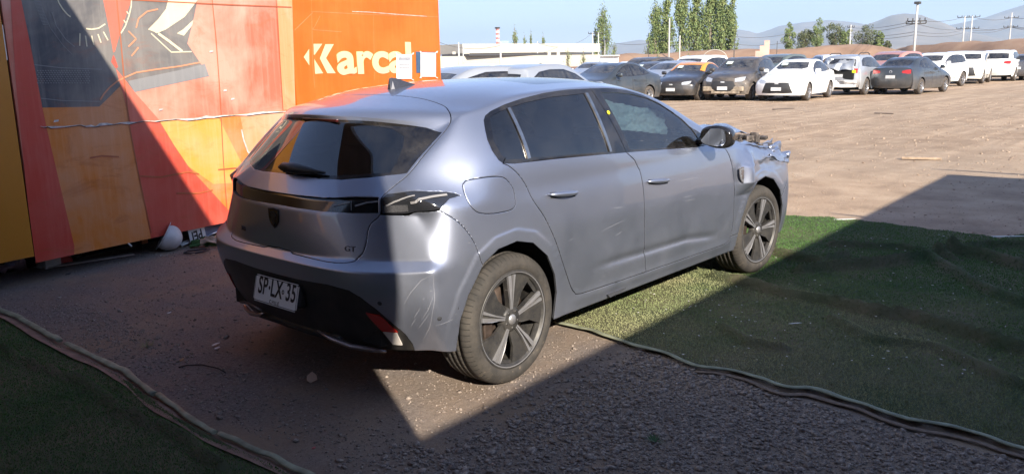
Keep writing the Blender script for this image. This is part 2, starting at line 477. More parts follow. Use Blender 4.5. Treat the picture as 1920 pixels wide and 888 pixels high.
def piece_mesh(surf,faces,name,mat,parent,lip=.008,shift=0.,tilt=0.,mirror='none',lipmat=None,post=None):
    """mirror: none | both (joined across the middle) | flip (only the other side)"""
    vid={}; V=[]; F=[]
    for f in faces:
        idx=[]
        for v in f.verts:
            if v not in vid: vid[v]=len(V); V.append(v)
            idx.append(vid[v])
        F.append(idx)
    edgecount={}
    for f in F:
        for i in range(len(f)):
            a,b=f[i],f[(i+1)%len(f)]; k=(a,b) if a<b else (b,a)
            edgecount.setdefault(k,[]).append((a,b))
    bd=[v[0] for k,v in edgecount.items() if len(v)==1 and not (abs(V[k[0]].co.y)<1e-4 and abs(V[k[1]].co.y)<1e-4)]
    nr=[surf.normal(v.co) for v in V]; co=[v.co-nr[i]*(shift) for i,v in enumerate(V)]
    outd={}
    for a,b in bd:
        t=(co[b]-co[a]).normalized()
        for q in (a,b): outd[q]=outd.get(q,Vector())+t.cross(nr[q])
    nrm=[n.copy() for n in nr]
    for q,o in outd.items():
        if o.length>1e-6:
            o.normalize(); outd[q]=o
            if tilt: nrm[q]=(nr[q]+o*tilt).normalized(); co[q]=co[q]-nr[q]*.0015
    nmain=len(F)
    if lip>0:
        lid={}
        for a,b in bd:
            ids=[]
            for q in (a,b):
                if q not in lid:
                    lid[q]=len(co); co.append(co[q].copy()); nrm.append((outd[q]+nr[q]*.2).normalized())
                    co.append(co[q]-nr[q]*lip-outd[q]*.001); nrm.append(outd[q].copy())
                ids.append(lid[q])
            F.append([ids[1],ids[0],ids[0]+1,ids[1]+1])
    if post: co=[post(c,n) for c,n in zip(co,nrm)]
    fm=[0]*nmain+[1 if lipmat else 0]*(len(F)-nmain)
    if mirror in('both','flip'):
        n=len(co); c2=[Vector((c.x,-c.y,c.z)) for c in co]; n2=[Vector((a.x,-a.y,a.z)) for a in nrm]
        if mirror=='flip': co,nrm=c2,n2; F=[f[::-1] for f in F]
        else:
            mp=list(range(n,2*n)); cc=list(co); nn=list(nrm); k=0
            for i in range(n):
                if i<len(V) and abs(V[i].co.y)<1e-4: mp[i]=i; nrm[i].y=0; co[i].y=0
                else: mp[i]=n+k; k+=1; cc.append(c2[i]); nn.append(n2[i])
            F=F+[[mp[i] for i in f][::-1] for f in F]; fm=fm+fm; co,nrm=cc,nn
    me=bpy.data.meshes.new(name); me.from_pydata(co,[],F)
    me.materials.append(mat)
    if lipmat: me.materials.append(lipmat)
    me.polygons.foreach_set('use_smooth',[True]*len(F)); me.polygons.foreach_set('material_index',fm)
    if not post: me.normals_split_custom_set_from_vertices([tuple(x) for x in nrm])
    return link(bpy.data.objects.new(name,me),parent)
# ---------------------------------------------------------------- hero car
PAINT = carpaint('silver_violet_paint',(.315,.345,.43),metal=.86,rough=.375,dust=.16)
PAINT_IN = plain('paint_edge',(.03,.032,.038),.9,0)
BLACKP = NT('black_plastic'); _c=BLACKP.coord('Object'); BLACKP.set(Base_Color=BLACKP.ramp(BLACKP.noise(_c,8,7,.7),[(.35,(.010,.010,.011)),(.85,(.05,.045,.04))]),Roughness=.42); BLACKP=BLACKP.m
GLOSSB = NT('gloss_black_trim'); _c=GLOSSB.coord('Object'); GLOSSB.set(Base_Color=GLOSSB.ramp(GLOSSB.noise(_c,6,8,.7),[(.4,(.006,.006,.008)),(.9,(.06,.055,.05))]),Roughness=.13,Coat_Weight=.5); GLOSSB=GLOSSB.m
DARK = plain('liner_black',(.008,.008,.008),.9)
GLASS_D = glassmat('tinted_glass',(.06,.075,.10),.035)
GLASS_F = glassmat('front_glass',(.30,.38,.43),.05)
GLASS_R = glassmat('rear_glass',(.018,.02,.028),.03)
CHROME = simple('brushed_trim',(.55,.50,.45),.25,1.0,.2,20)
LAMPM = plain('lamp_lens_dark',(.02,.021,.025),.08,0,Coat_Weight=1.0)
LAMPL = simple('lamp_inner_clear',(.12,.12,.13),.28,.5,.5,260)
CLAW = plain('lamp_light_guide',(.25,.245,.25),.3)
REDL = plain('red_lens',(.42,.02,.012),.15,0,Coat_Weight=1.0)
WHITEL = plain('reversing_lens',(.62,.58,.54),.2)
RUB = plain('seal_rubber',(.015,.015,.015),.7)
SCR = plain('scratch_marks',(.30,.31,.35),.6,.3)
P0,F0,CR0=cage(); P0=fit_cage(P0,F0,CR0)
dense=eval_cage(P0,F0,CR0,4); dense3=eval_cage(P0,F0,CR0,3)
ARCH_R=[(-.352,.20),(-.352,.27),(-.348,.402),(-.309,.509),(-.215,.642),(-.124,.690),(.004,.704),(.124,.675),(.236,.590),(.300,.479),(.331,.365),(.336,.20)]
ARCH_F=[(2.325,.20),(2.33,.33),(2.36,.47),(2.44,.60),(2.56,.68),(2.69,.702),(2.82,.668),(2.93,.575),(3.00,.45),(3.02,.33),(3.02,.20)]
def pl_dist(X,Z,pl):
    d=np.full(X.shape,9.)
    for (a,b),(c,e) in zip(pl[:-1],pl[1:]):
        vx,vz=c-a,e-b; L=vx*vx+vz*vz; t=np.clip(((X-a)*vx+(Z-b)*vz)/L,0,1)
        d=np.minimum(d,np.hypot(X-a-t*vx,Z-b-t*vz))
    return d
def hero_disp(co,nr):
    co=co.copy(); X,Y,Z=co.T; side=np.clip((np.abs(nr[:,1])-.55)/.25,0,1); sg=np.sign(Y)
    out=np.zeros(len(co))
    for A in (ARCH_R,ARCH_F):
        d=pl_dist(X,Z,A); out+=.0045*np.clip((.062-d)/.010,0,1)
    line=[(.70,.470),(1.09,.462),(1.63,.455),(1.98,.415)]
    d=pl_dist(X,Z,line); zl=np.interp(X,[.6,.70,1.09,1.63,1.98,2.1],[.47,.470,.462,.455,.415,.40]); on=np.clip((X-.62)/.2,0,1)*np.clip((2.05-X)/.15,0,1)
    out-=on*.010*np.exp(-((Z-zl+.022)/.022)**2)
    out+=.007*np.exp(-((Z-.30)/.03)**2)*np.clip((X-.45)/.1,0,1)*np.clip((2.25-X)/.1,0,1)   # sill
    co[:,1]+=sg*out*side
    # shallow dents over the doors
    co[:,1]-=sg*side*(.0035*np.exp(-(((X-1.75)/.16)**2+((Z-.60)/.10)**2))+.003*np.exp(-(((X-.85)/.2)**2+((Z-.58)/.08)**2)))
    return co
def damage(p,n):
    """crushed wing and bonnet: moves a skin point"""
    q=min(1,max(0,(p.x-2.20)/.25))*min(1,max(0,(p.z-.70)/.1))
    s_=math.copysign(1,p.y); side=min(1,max(0,(abs(n.y)-.55)/.25)); r=p.copy()
    if q>0:
        a=noise.noise(Vector((p.x*5,p.y*7,p.z*6)))*.5+abs(noise.noise(Vector((p.x*11,p.y*13,p.z*10+3))))*.5
        up=abs(n.z); front=min(1,max(0,(p.x-2.5)/.5))
        r.z+=q*(a*.05-.01)*(.4+up)*(.5+front); r.y-=s_*q*abs(a)*.05*(1-up)
    e=(p.x-2.29)*.8+(p.z-.80)*.6; w=math.exp(-((p.x-2.33)/.13)**2)*math.exp(-((p.z-.80)/.10)**2)*side
    r.y+=s_*w*(.010*math.cos(e/.05*1.3)-.002)
    zw=min(1,max(0,(p.z-.62)/.08))*min(1,max(0,(.93-p.z)/.12))
    r.y+=s_*side*zw*.068*math.exp(-((p.x-2.385-(p.z-.75)*.25)/.085)**2)
    return r
SF=Surf(dense,hero_disp)
def S(px,py):
    h=SF.bv.ray_cast(CAM,pray(px,py).normalized()); return h[0] if h[0] is not None else None
co3=hero_disp(coords(dense3),np.array([SF.normal(Vector(c)) for c in coords(dense3)])); dense3.vertices.foreach_set('co',co3.ravel())
K=Cutter(SF)
side_axis=Vector((0,-1,0))
def X3(pts,y=-.9): return [Vector((x,y,z)) for x,z in pts]
# wheel arches are real holes
for A in (ARCH_R,ARCH_F):
    pts=[Vector((p.x,-.9,p.z)) for p in resample([(x,0,z) for x,z in A],.03)]
    pts=[SF.bv.ray_cast(Vector((p.x,-2,max(p.z,.262))),Vector((0,1,0)))[0] or p for p in pts]
    base=[Vector((A[-1][0]-.01,-.87,.18)),Vector((A[0][0]+.01,-.87,.18))]
    K.cut(pts)
    c0=Vector((sum(a[0] for a in A)/len(A),0,0))
    Q=np.array([(x,z) for x,z in A]); kill=[]
    for f in K.bm.faces:
        c=f.calc_center_median()
        if abs(c.x-A[5][0])<.45 and c.z<.72 and c.y<-.6:
            ins=False
            for i in range(len(Q)):
                x1,z1=Q[i]; x2,z2=Q[(i+1)%len(Q)]
                if (z1>c.z)!=(z2>c.z) and c.x<(x2-x1)*(c.z-z1)/(z2-z1)+x1: ins=not ins
            if ins or (c.z<.262 and Q[0][0]<c.x<Q[-1][0]): kill.append(f)
    bmesh.ops.delete(K.bm,geom=kill,context='FACES')
DLO=[(-0.007,-.732,1.258),(-.027,-.756,1.223),(-.048,-.79,1.172),(-.051,-.822,1.123),(-.035,-.845,1.081),(-.012,-.854,1.063),(.059,-.86,1.055),(.375,-.865,1.047),(.664,-.867,1.036),(.988,-.867,1.023),(1.351,-.867,1.005),(1.794,-.867,.982),(1.94,-.85,.985),(1.90,-.82,1.05),(1.738,-.802,1.128),(1.661,-.759,1.203),(1.541,-.729,1.266),(1.386,-.713,1.317),(1.227,-.706,1.35),(1.044,-.703,1.369),(.867,-.703,1.373),(.659,-.699,1.373),(.475,-.704,1.364),(.299,-.711,1.345),(.158,-.713,1.321),(.06,-.715,1.296),(.017,-.72,1.278)]
DLO=resample(DLO,.03,False,True)
RDR=[(.012,-.845,1.085),(-.014,-.854,1.064),(.012,-.859,1.053),(.059,-.869,1.018),(.112,-.878,.955),(.152,-.893,.874),(.219,-.903,.788),(.273,-.909,.701),(.324,-.908,.611),(.361,-.905,.535),(.403,-.899,.457),(.45,-.89,.381),(.489,-.885,.342),(.54,-.882,.325),(.854,-.876,.318),(1.178,-.873,.313)]
BL=[(1.178,-.873,.313),(1.132,-.901,.48),(1.115,-.909,.669),(1.109,-.9,.822),(1.097,-.885,.912),(1.055,-.876,.975),(.988,-.867,1.023),(.883,-.716,1.354),(.876,-.70,1.374)]
FD=[(1.178,-.873,.313),(1.687,-.873,.309),(2.17,-.873,.308),(2.232,-.882,.345),(2.240,-.892,.41),(2.222,-.908,.614),(2.207,-.906,.758),(2.176,-.895,.866),(2.12,-.876,.945),(2.02,-.868,.975),(1.93,-.862,.982),(1.90,-.85,1.005)]
K.gap(resample(RDR,.03,True)); K.gap(resample(BL,.03,False)); K.gap(resample(FD,.03,True))
TG=[(-.694,.012,.674),(-.682,-.326,.666),(-.659,-.453,.667),(-.634,-.507,.679),(-.613,-.542,.706),(-.597,-.555,.754),(-.587,-.559,.807),(-.575,-.573,.844),(-.553,-.606,.880),(-.534,-.600,.953),(-.511,-.606,.972),(-.468,-.625,1.004),(-.407,-.652,1.051),(-.30,-.660,1.135),(-.196,-.666,1.219),(-.158,-.660,1.251),(-.138,-.648,1.276),(-.115,-.614,1.3),(-.079,-.553,1.319),(-.066,-.501,1.331),(-.058,-.434,1.344),(-.054,-.358,1.353),(-.058,-.236,1.362),(-.068,-.116,1.367),(-.074,.012,1.368)]
K.gap(resample(TG,.025,True))
SQ=[(-.395,-.83,.910),(-.405,-.83,.899),(-.342,-.863,.851),(-.291,-.884,.791),(-.254,-.898,.721),(-.232,-.902,.65),(-.20,-.903,.60)]
K.gap(resample(SQ,.025,True),w=.003)
K.gap(resample([(-.553,-.608,.878),(-.495,-.722,.876),(-.451,-.79,.888),(-.405,-.83,.899)],.025),w=.004)
FLAP=[(-.25,-.823,.994),(-.233,-.823,1.006),(-.202,-.834,1.011),(-.122,-.856,1.013),(-.061,-.866,1.009),(-.029,-.871,1.001),(0,-.877,.976),(.023,-.882,.941),(.024,-.89,.899),(.022,-.894,.872),(0,-.897,.855),(-.046,-.897,.85),(-.133,-.894,.852),(-.196,-.888,.861),(-.231,-.882,.875),(-.256,-.871,.904),(-.263,-.853,.939),(-.258,-.833,.972)]
K.gap(resample(FLAP,.025,True,True),w=.0035,closed=True)
# bonnet and front bumper shut lines
K.gap(resample([(1.88,-.835,1.03),(1.96,-.805,1.05),(2.03,-.785,1.06),(2.30,-.785,.99),(2.65,-.775,.935),(3.0,-.745,.875),(3.18,-.69,.80),(3.36,-.45,.82),(3.46,-.2,.83),(3.48,.012,.835)],.03,True),w=.007)
K.gap(resample([(2.04,-.785,1.055),(2.10,-.72,1.06),(2.25,-.60,1.06),(2.42,-.35,1.04),(2.50,.012,1.03)],.03,True),w=.007)
K.gap(resample([(2.93,-.905,.50),(3.06,-.905,.62),(3.115,-.885,.70),(3.15,-.86,.75),(3.175,-.80,.79),(3.185,-.70,.80),(3.20,-.64,.82)],.02),w=.006)
K.gap([Vector((2.232,-.882,.345)),Vector((2.36,-.88,.352))],w=.004)
# regions
K.region(DLO,1,axis=side_axis)
G={2:[(.035,-.731,1.268),(.067,-.729,1.28),(.164,-.727,1.303),(.157,-.856,1.07),(.021,-.851,1.078),(-.006,-.84,1.1),(-.017,-.801,1.165)],
   3:[(.196,-.727,1.309),(.319,-.724,1.326),(.525,-.72,1.343),(.801,-.719,1.349),(.829,-.864,1.043),(.189,-.856,1.072)],
   4:[(.950,-.72,1.346),(1.030,-.864,1.036),(1.732,-.864,.994),(1.85,-.853,1.002),(1.80,-.81,1.085),(1.727,-.781,1.161),(1.65,-.758,1.207),(1.549,-.735,1.257),(1.43,-.723,1.296),(1.257,-.719,1.328),(1.111,-.719,1.343)],
   5:[(.166,-.727,1.303),(.186,-.727,1.307),(.182,-.856,1.07),(.159,-.857,1.068)],
   25:[(.808,-.718,1.351),(.833,-.719,1.35),(.853,-.864,1.04),(.831,-.864,1.04)]}
for r_,pts in G.items(): K.region(resample(pts,.03,False,True),r_,axis=side_axis)
LAMP=[(-.545,-.602,.948),(-.511,-.610,.965),(-.469,-.679,.972),(-.402,-.759,.973),(-.33,-.804,.967),(-.299,-.826,.959),(-.283,-.84,.95),(-.34,-.827,.942),(-.372,-.83,.925),(-.402,-.828,.904),(-.451,-.787,.893),(-.495,-.718,.882),(-.548,-.612,.884)]
K.region(resample(LAMP,.02,False,True),6,axis=Vector((-.7,-.7,0)))
BAND=[(-.66,.02,.939),(-.655,-.147,.940),(-.635,-.31,.942),(-.615,-.378,.945),(-.577,-.476,.950),(-.538,-.588,.955),(-.556,-.598,.884),(-.607,-.48,.880),(-.651,-.321,.878),(-.672,-.164,.880),(-.675,.02,.882)]
K.region(resample(BAND,.025,False,True),7,axis=Vector((-1,-.3,0)))
RW=[(-.600,.02,1.018),(-.584,-.234,1.013),(-.556,-.356,1.013),(-.504,-.48,1.026),(-.452,-.576,1.041),(-.416,-.640,1.052),(-.205,-.655,1.214),(-.231,-.579,1.232),(-.291,-.467,1.249),(-.345,-.345,1.261),(-.390,-.161,1.266),(-.405,.02,1.268)]
K.region(resample(RW,.025,False,True),8,axis=Vector((-1,-.5,.5)))
RC=[(-.588,.02,1.030),(-.575,-.25,1.027),(-.52,-.40,1.032),(-.45,-.565,1.052),(-.396,-.559,1.097),(-.343,-.543,1.156),(-.312,-.517,1.200),(-.315,-.44,1.226),(-.36,-.3,1.240),(-.41,.02,1.246)]
K.region(resample(RC,.025,False,True),9,axis=Vector((-1,-.5,.5)))
BB=[(-.695,.02,.545),(-.694,-.179,.548),(-.69,-.385,.558),(-.673,-.51,.549),(-.654,-.568,.522),(-.616,-.629,.468),(-.565,-.675,.399),(-.523,-.705,.346),(-.489,-.712,.291),(-.475,-.71,.20),(-.60,.02,.20)]
K.region(resample(BB,.025,False,True),10,axis=Vector((-1,-.4,0)),depth=.4)
K.region(resample([(-.629,-.568,.446),(-.606,-.63,.440),(-.576,-.656,.400),(-.543,-.678,.354),(-.574,-.609,.355)],.02,False,True),11,axis=Vector((-1,-.6,0)))
K.region(resample([(-.572,-.612,.352),(-.545,-.672,.352),(-.512,-.669,.284),(-.532,-.628,.284)],.02,False,True),12,axis=Vector((-1,-.6,0)))
K.region(resample([(-.588,-.550,.339),(-.576,-.598,.349),(-.548,-.600,.298),(-.545,-.580,.284),(-.572,-.545,.306)],.02,False,True),13,axis=Vector((-1,-.6,0)))
WS=[(1.46,.02,1.40),(1.44,-.30,1.39),(1.40,-.57,1.355),(1.60,-.60,1.30),(1.85,-.64,1.19),(2.08,-.70,1.06),(2.25,-.56,1.07),(2.38,-.3,1.07),(2.44,.02,1.07)]
K.region(resample(WS,.03,False,True),14,axis=Vector((.5,0,1)),depth=.4)
K.region(resample([(.60,.02,1.42),(.60,-.50,1.40),(.64,-.535,1.40),(1.22,-.54,1.38),(1.30,-.50,1.39),(1.32,.02,1.41)],.03,False,True),15,axis=Vector((0,0,1)))

car=empty('hatchback_car',(0,0,0))
tag(car,'silver-violet five-door hatchback with smashed bonnet, largest car, parked before the orange container','car')
seeds={'tailgate':(-.69,-.2,.76),'rear_door':(.7,-.9,.7),'front_door':(1.7,-.9,.7),'fuel_flap':(-.12,-.88,.93),'rear_bumper':(-.55,-.75,.66),'body':(.3,-.4,1.40),
       'wing':(2.35,-.9,.62),'bonnet':(2.8,-.3,.97),'front_bumper':(3.40,-.6,.6)}
regname={1:('window_trim',GLOSSB),2:('quarter_window',GLASS_D),3:('window',GLASS_D),4:('window',GLASS_F),5:('trim_strip',CHROME),25:('trim_strip',CHROME),6:('tail_light',LAMPM),7:('light_bar',GLOSSB),
         8:('rear_window_surround',GLOSSB),9:('rear_window',GLASS_R),10:('lower_bumper',BLACKP),11:('rear_reflector',REDL),12:('reversing_light',WHITEL),13:('fog_light',LAMPM),14:('windscreen',GLASS_F),15:('sunroof',GLASS_D)}
pcs=K.pieces(); cen={}
parts={}
def nearest(pt,lst):
    pt=Vector(pt); best=None
    for i,(r,fs) in enumerate(lst):
        if r!=0: continue
        d=min((f.calc_center_median()-pt).length for f in fs)
        if best is None or d<best[0]: best=(d,i)
    return best[1]
assign={}
for nm,pt in seeds.items(): assign.setdefault(nearest(pt,pcs),nm)
CENTRAL={'tailgate','rear_bumper','body','bonnet','front_bumper'}
leftover=[]
for i,(r,fs) in enumerate(pcs):
    if r==0 and i in assign:
        nm=assign[i]
        parts[nm]=piece_mesh(SF,fs,nm,PAINT,car,lip=.012,tilt=.35,mirror='both' if nm in CENTRAL else 'none',lipmat=PAINT_IN,post=damage if nm in('wing','bonnet') else None)
        if nm in('rear_door','front_door','wing'): parts[nm+'_far']=piece_mesh(SF,fs,nm,PAINT,car,lip=.012,tilt=.35,mirror='flip',lipmat=PAINT_IN)
        if nm=='fuel_flap': parts[nm+'_far']=piece_mesh(SF,fs,'quarter_panel_inset',PAINT,car,lip=.0,mirror='flip')
    elif r==0: leftover.append((len(fs),tuple(round(x,2) for x in fs[0].calc_center_median())))
print('PIECES',{n:len(pcs[i][1]) for i,n in assign.items()},'left',[l for l in leftover if l[0]>3][:20])
owner={2:'rear_door',3:'rear_door',4:'front_door',5:'rear_door',25:'rear_door',6:None,7:'tailgate',8:'tailgate',9:'tailgate',10:'rear_bumper',11:'rear_bumper',12:'rear_bumper',13:'rear_bumper',14:None,15:None}
for r,fs in pcs:
    if r==0 or len(fs)<4: continue
    nm,mt=regname[r]
    c=sum((f.calc_center_median() for f in fs),Vector())/len(fs)
    own=owner.get(r) if r!=1 else ('rear_door' if c.x<.93 else 'front_door')
    par=parts[own] if own else car
    far=parts.get((own or '')+'_far',par)
    both = r in (7,8,9,10,14,15)
    sh={1:.002,2:.006,3:.006,4:.006,5:-.001,25:-.001,7:.012,8:.001,9:.002,10:.004,11:-.003,12:-.003,13:.012,6:.001}.get(r,.002)
    lp={2:0,3:0,4:0,9:0,14:0,15:0}.get(r,.006)
    piece_mesh(SF,fs,nm,mt,par,lip=lp,shift=sh,mirror='both' if both else 'none')
    if not both: piece_mesh(SF,fs,nm,mt,far,lip=lp,shift=sh,mirror='flip')
# dark inner liner behind shut lines, wheel wells, floor
mb=MB()
inner=[]
bm=bmesh.new(); bm.from_mesh(dense)
bm.verts.ensure_lookup_table()
for v in bm.verts: v.co=v.co-SF.nr[v.index]*.022
kill=[]
for f in bm.faces:
    c=f.calc_center_median(); ac=Vector((c.x,abs(c.y),c.z)); n=f.normal
    drop=False
    for cx,A in ((0,ARCH_R),(2.675,ARCH_F)):
        if (c.x-cx)**2+(c.z-.33)**2<.41**2 and ac.y>.62: drop=True
    if c.z>1.0 and ac.y>.62 and -.1<c.x<2.0 and abs(n.y)>.6: drop=True          # side windows
    if 1.40<c.x<2.45 and c.z>1.02 and ac.y<.70: drop=True                        # windscreen
    if c.x<-.28 and c.z>1.02 and ac.y<.60: drop=True                             # rear window
    if .58<c.x<1.34 and c.z>1.3 and ac.y<.55: drop=True
    if c.x>2.3 and c.z>.80: drop=True
    if drop: kill.append(f)
bmesh.ops.delete(bm,geom=kill,context='FACES')
me=bpy.data.meshes.new('inner_shell'); bm.to_mesh(me); bm.free(); me.materials.clear(); me.materials.append(DARK)
link(bpy.data.objects.new('inner_shell',me),car)
mb=MB()
mb.box((1.3,0,.235),(3.0,1.50,.03)); mb.box((-.33,0,.33),(.5,1.2,.10)); mb.box((1.3,0,.20),(2.2,.25,.06))
for cx in (0,2.675):
    for s in (-1,1):
        prof=[(cx+.385*math.cos(a),.335+.385*math.sin(a)) for a in np.linspace(-.25,math.pi+.25,20)]
        for (a,b),(c,d) in zip(prof[:-1],prof[1:]):
            ya=.835 if b<.42 else .885; yc_=.835 if d<.42 else .885; mb.quad((a,s*ya,b),(c,s*yc_,d),(c,s*.56,d),(a,s*.56,b))
        mb.poly([(a,s*.56,b) for a,b in prof])
mb.build('underbody',DARK,car)
# wheels -----------------------------------------------------------------
def tyremat():
    t=NT('dusty_tyre'); c=t.coord('Object'); sep=t.n('SeparateXYZ'); t.l(c,sep.inputs[0])
    ang=t.math('ARCTAN2',sep.outputs[2],sep.outputs[0])
    rr=t.math('SQRT',t.math('ADD',t.math('POWER',sep.outputs[0],2),t.math('POWER',sep.outputs[2],2)))
    fr=t.math('FRACT',t.math('MULTIPLY',ang,11.14)); sip=t.math('LESS_THAN',fr,.16)
    sh=t.math('GREATER_THAN',rr,.297); groove=t.math('MULTIPLY',sip,sh)
    letter=t.math('MULTIPLY',t.math('GREATER_THAN',t.noise(t.coord('Object',(60,1,60)),1,0),.6),t.math('MULTIPLY',t.math('GREATER_THAN',rr,.262),t.math('LESS_THAN',rr,.283)))
    f=t.noise(c,9,7,.7); base=t.ramp(f,[(.3,(.022,.021,.020)),(.75,(.075,.065,.055))])
    mud=t.ramp(t.noise(c,38,6,.75),[(.60,0.0),(.66,1.0)]); low=t.math('LESS_THAN',sep.outputs[2],-.15)
    base=t.mix(t.math('MULTIPLY',mud,t.math('MULTIPLY',low,.8)),base,(.17,.135,.10))
    base=t.mix(t.math('MULTIPLY',groove,.8),base,(.012,.011,.010))
    h=t.math('SUBTRACT',t.math('MULTIPLY',letter,.6),groove)
    t.set(Base_Color=base,Roughness=.85,Normal=t.bump(t.math('ADD',h,t.math('MULTIPLY',f,.3)),.7,.004)); return t.m
TYRE=tyremat()
def rimmat(name,a,b,metal,rough):
    t=NT(name); c=t.coord('Object'); f=t.ramp(t.noise(c,14,8,.75),[(.38,0.0),(.72,1.0)]); sp=t.ramp(t.noise(c,160,3,.6),[(.60,0.0),(.66,1.0)])
    col=t.mix(t.math('MAXIMUM',t.math('MULTIPLY',f,.55),t.math('MULTIPLY',sp,.6)),a,b)
    t.set(Base_Color=col,Metallic=metal,Roughness=rough); return t.m
RIM_D=rimmat('wheel_dark_grey',(.030,.030,.032),(.13,.118,.10),.3,.5)
RIM_S=rimmat('wheel_cut_silver',(.36,.36,.38),(.26,.24,.22),.6,.42)
RIM_B=plain('wheel_barrel',(.05,.05,.05),.6,.3)
DISC=simple('brake_metal',(.16,.12,.10),.45,.8,.3,20)
def pol(r,deg): a=rad(deg); return r*math.cos(a),r*math.sin(a)
def make_wheel(parent,loc,side,phase,tr=.318,w=.224,rr=.242,nm='wheel',steer=0):
    """local: wheel axis y, outer face at y=0 facing -y; side=-1 right, +1 left"""
    root_loc=Vector(loc)
    m=MB(); 
    # barrel and lip
    m.mi=0; m.lathe([(rr-.022,.012),(rr-.03,.03),(rr-.04,.12),(rr-.03,.20),(rr-.01,.21)],(0,0,0))
    m.mi=1; m.lathe([(rr-.0135,.001),(rr-.0095,.000)],(0,0,0)); m.mi=0; m.lathe([(rr-.0095,.000),(rr-.002,-.001),(rr,.004)],(0,0,0)); m.lathe([(rr-.024,.012),(rr-.0135,.001)],(0,0,0))
    m.mi=0; m.lathe([(.0,.012),(.05,.010),(.062,.02),(.066,.05)],(0,0,0),seg=30)
    m.mi=1; m.lathe([(0,.004),(.022,.005),(.026,.012)],(0,0,0),seg=24)
    R2=rr-.022
    for k in range(5):
        th=phase+72*k
        def slab(pts,y0,y1):
            # pts: (r,deg,dy)
            top=[(pol(r,d)[0],y0+dy,pol(r,d)[1]) for r,d,dy in pts]; bot=[(x,y1,z) for x,y,z in top]
            n=len(top); m.poly(top)
            for i in range(n): j=(i+1)%n; m.quad(top[i],bot[i],bot[j],top[j])
        m.mi=1
        slab([(.040,th+12,.010),(.10,th+7.5,.004),(.15,th+8.6,0),(R2,th+7.2,0),(R2,th+1.6,0),(.15,th+1.6,0),(.10,th+1.6,.004),(.040,th+1,.010)],.002,.03)
        slab([(.040,th-1,.010),(.12,th-2.0,.003),(R2,th-2.6,0),(R2,th-6.6,0),(.12,th-5.0,.003),(.040,th-10,.010)],.002,.03)
        m.mi=0
        slab([(.045,th+18,.012),(.10,th+9.5,.010),(R2,th+8,.010),(R2,th-7.5,.010),(.10,th-8,.010),(.045,th-18,.012)],.003,.04)
        # dark insert between spokes, leaving a triangular opening beside the spoke
        slab([(.05,th+60,.016),(.05,th+24,.016),(.085,th+30,.012),(.14,th+38,.010),(R2,th+34,.006),(R2,th+50,.004),(R2,th+64.5,.006),(.12,th+66,.010)],.006,.03)
        slab([(R2,th+8,.014),(R2,th+34,.012),(R2-.018,th+33.5,.016),(R2-.018,th+8,.016)],.006,.03)
        for q in (0,): 
            x,z=pol(.042,th+36); m.lathe([(0,.008),(.007,.008),(.008,.016)],(x,0,z),seg=8)
    flip=Matrix.Scale(-1,4,(0,1,0)) if side>0 else None
    wo=m.build(nm,[RIM_D,RIM_S],parent,tf=flip); wo.location=root_loc
    if steer: wo.rotation_euler=(0,0,steer)
    m=MB(); hw=w
    prof=[(rr-.008,.010),(rr+.004,-.002),(rr+.022,-.006),(tr-.040,-.005),(tr-.022,.004),(tr-.008,.018),(tr-.002,.034)]
    for gx in (.062,.098,.134,.170):
        prof+=[(tr,gx-.007),(tr-.008,gx-.005),(tr-.008,gx+.005),(tr,gx+.007)]
    prof+=[(tr-.004,.198),(tr-.012,.212),(tr-.04,.226),(rr,.214)]
    m.lathe(prof,(0,0,0),seg=96); t=m.build('tyre',TYRE,wo,tf=flip)
    m=MB(); m.lathe([(.06,.075),(.15,.075),(.152,.085),(.15,.10),(.06,.10)],(0,0,0),seg=48); m.build('brake_disc',DISC,wo,tf=flip)
    m=MB(); m.box((-.135,.085,-.02),(.06,.09,.13),bev=.008); m.build('brake_caliper',DISC,wo,tf=flip)
    return wo
for (x,s,ph) in ((0,-1,91),(2.675,-1,75),(0,1,40),(2.675,1,10)):
    make_wheel(car,(x,s*.889,.318),s,ph,steer=rad(-4) if x>1 and s<0 else 0)
# rear lamp details, following the lens surface ------------------------------
def ribbon(mb,pix,wpx,off=.002):
    """thin strip laid on the car skin through picture points, width in metres"""
    pts=[S(*p) for p in pix]; pts=[p for p in pts if p is not None]
    ribbon3(mb,pts,wpx,off)
def ribbon3(mb,pts,w,off=.002):
    if len(pts)<2: return
    pts=resample(pts,.012)
    P=[SF.snap(p) for p in pts]; N=[SF.normal(p) for p in P]; L=[]
    m=len(P)
    for i,p in enumerate(P):
        t=(P[min(i+1,m-1)]-P[max(i-1,0)]).normalized(); b=t.cross(N[i]).normalized()
        ww=w if not hasattr(w,'__call__') else w(i/(m-1))
        L.append((p+N[i]*off+b*ww/2,p+N[i]*off-b*ww/2))
    for (a,b),(c,d) in zip(L[:-1],L[1:]): mb.quad(a,b,d,c)
lamp_o=[o for o in car.children if o.name.startswith('tail_light')]
m=MB(); ribbon(m,[(724,386),(740,378),(778,367)],.007,.003); ribbon(m,[(770,380),(800,371),(838,365)],.011,.003); m.build('light_guide',CLAW,lamp_o[0])
m=MB(); ribbon(m,[(720,392),(745,391),(765,390)],.030,.0015); m.build('lamp_reflector',LAMPL,lamp_o[0])
bar=[o for o in parts['tailgate'].children if o.name.startswith('light_bar')][0]
m=MB(); ribbon(m,[(622,386),(654,379)],.006,-.006); ribbon(m,[(664,386),(685,380),(707,377)],.007,-.006); ribbon(m,[(657,376),(657,394)],.003,-.006); m.build('light_guide',CLAW,bar)
def frame_of(p,n):
    x=Vector((0,0,1)).cross(n).normalized(); y=n.cross(x); return Matrix(((x.x,y.x,n.x,p.x),(x.y,y.y,n.y,p.y),(x.z,y.z,n.z,p.z),(0,0,0,1)))
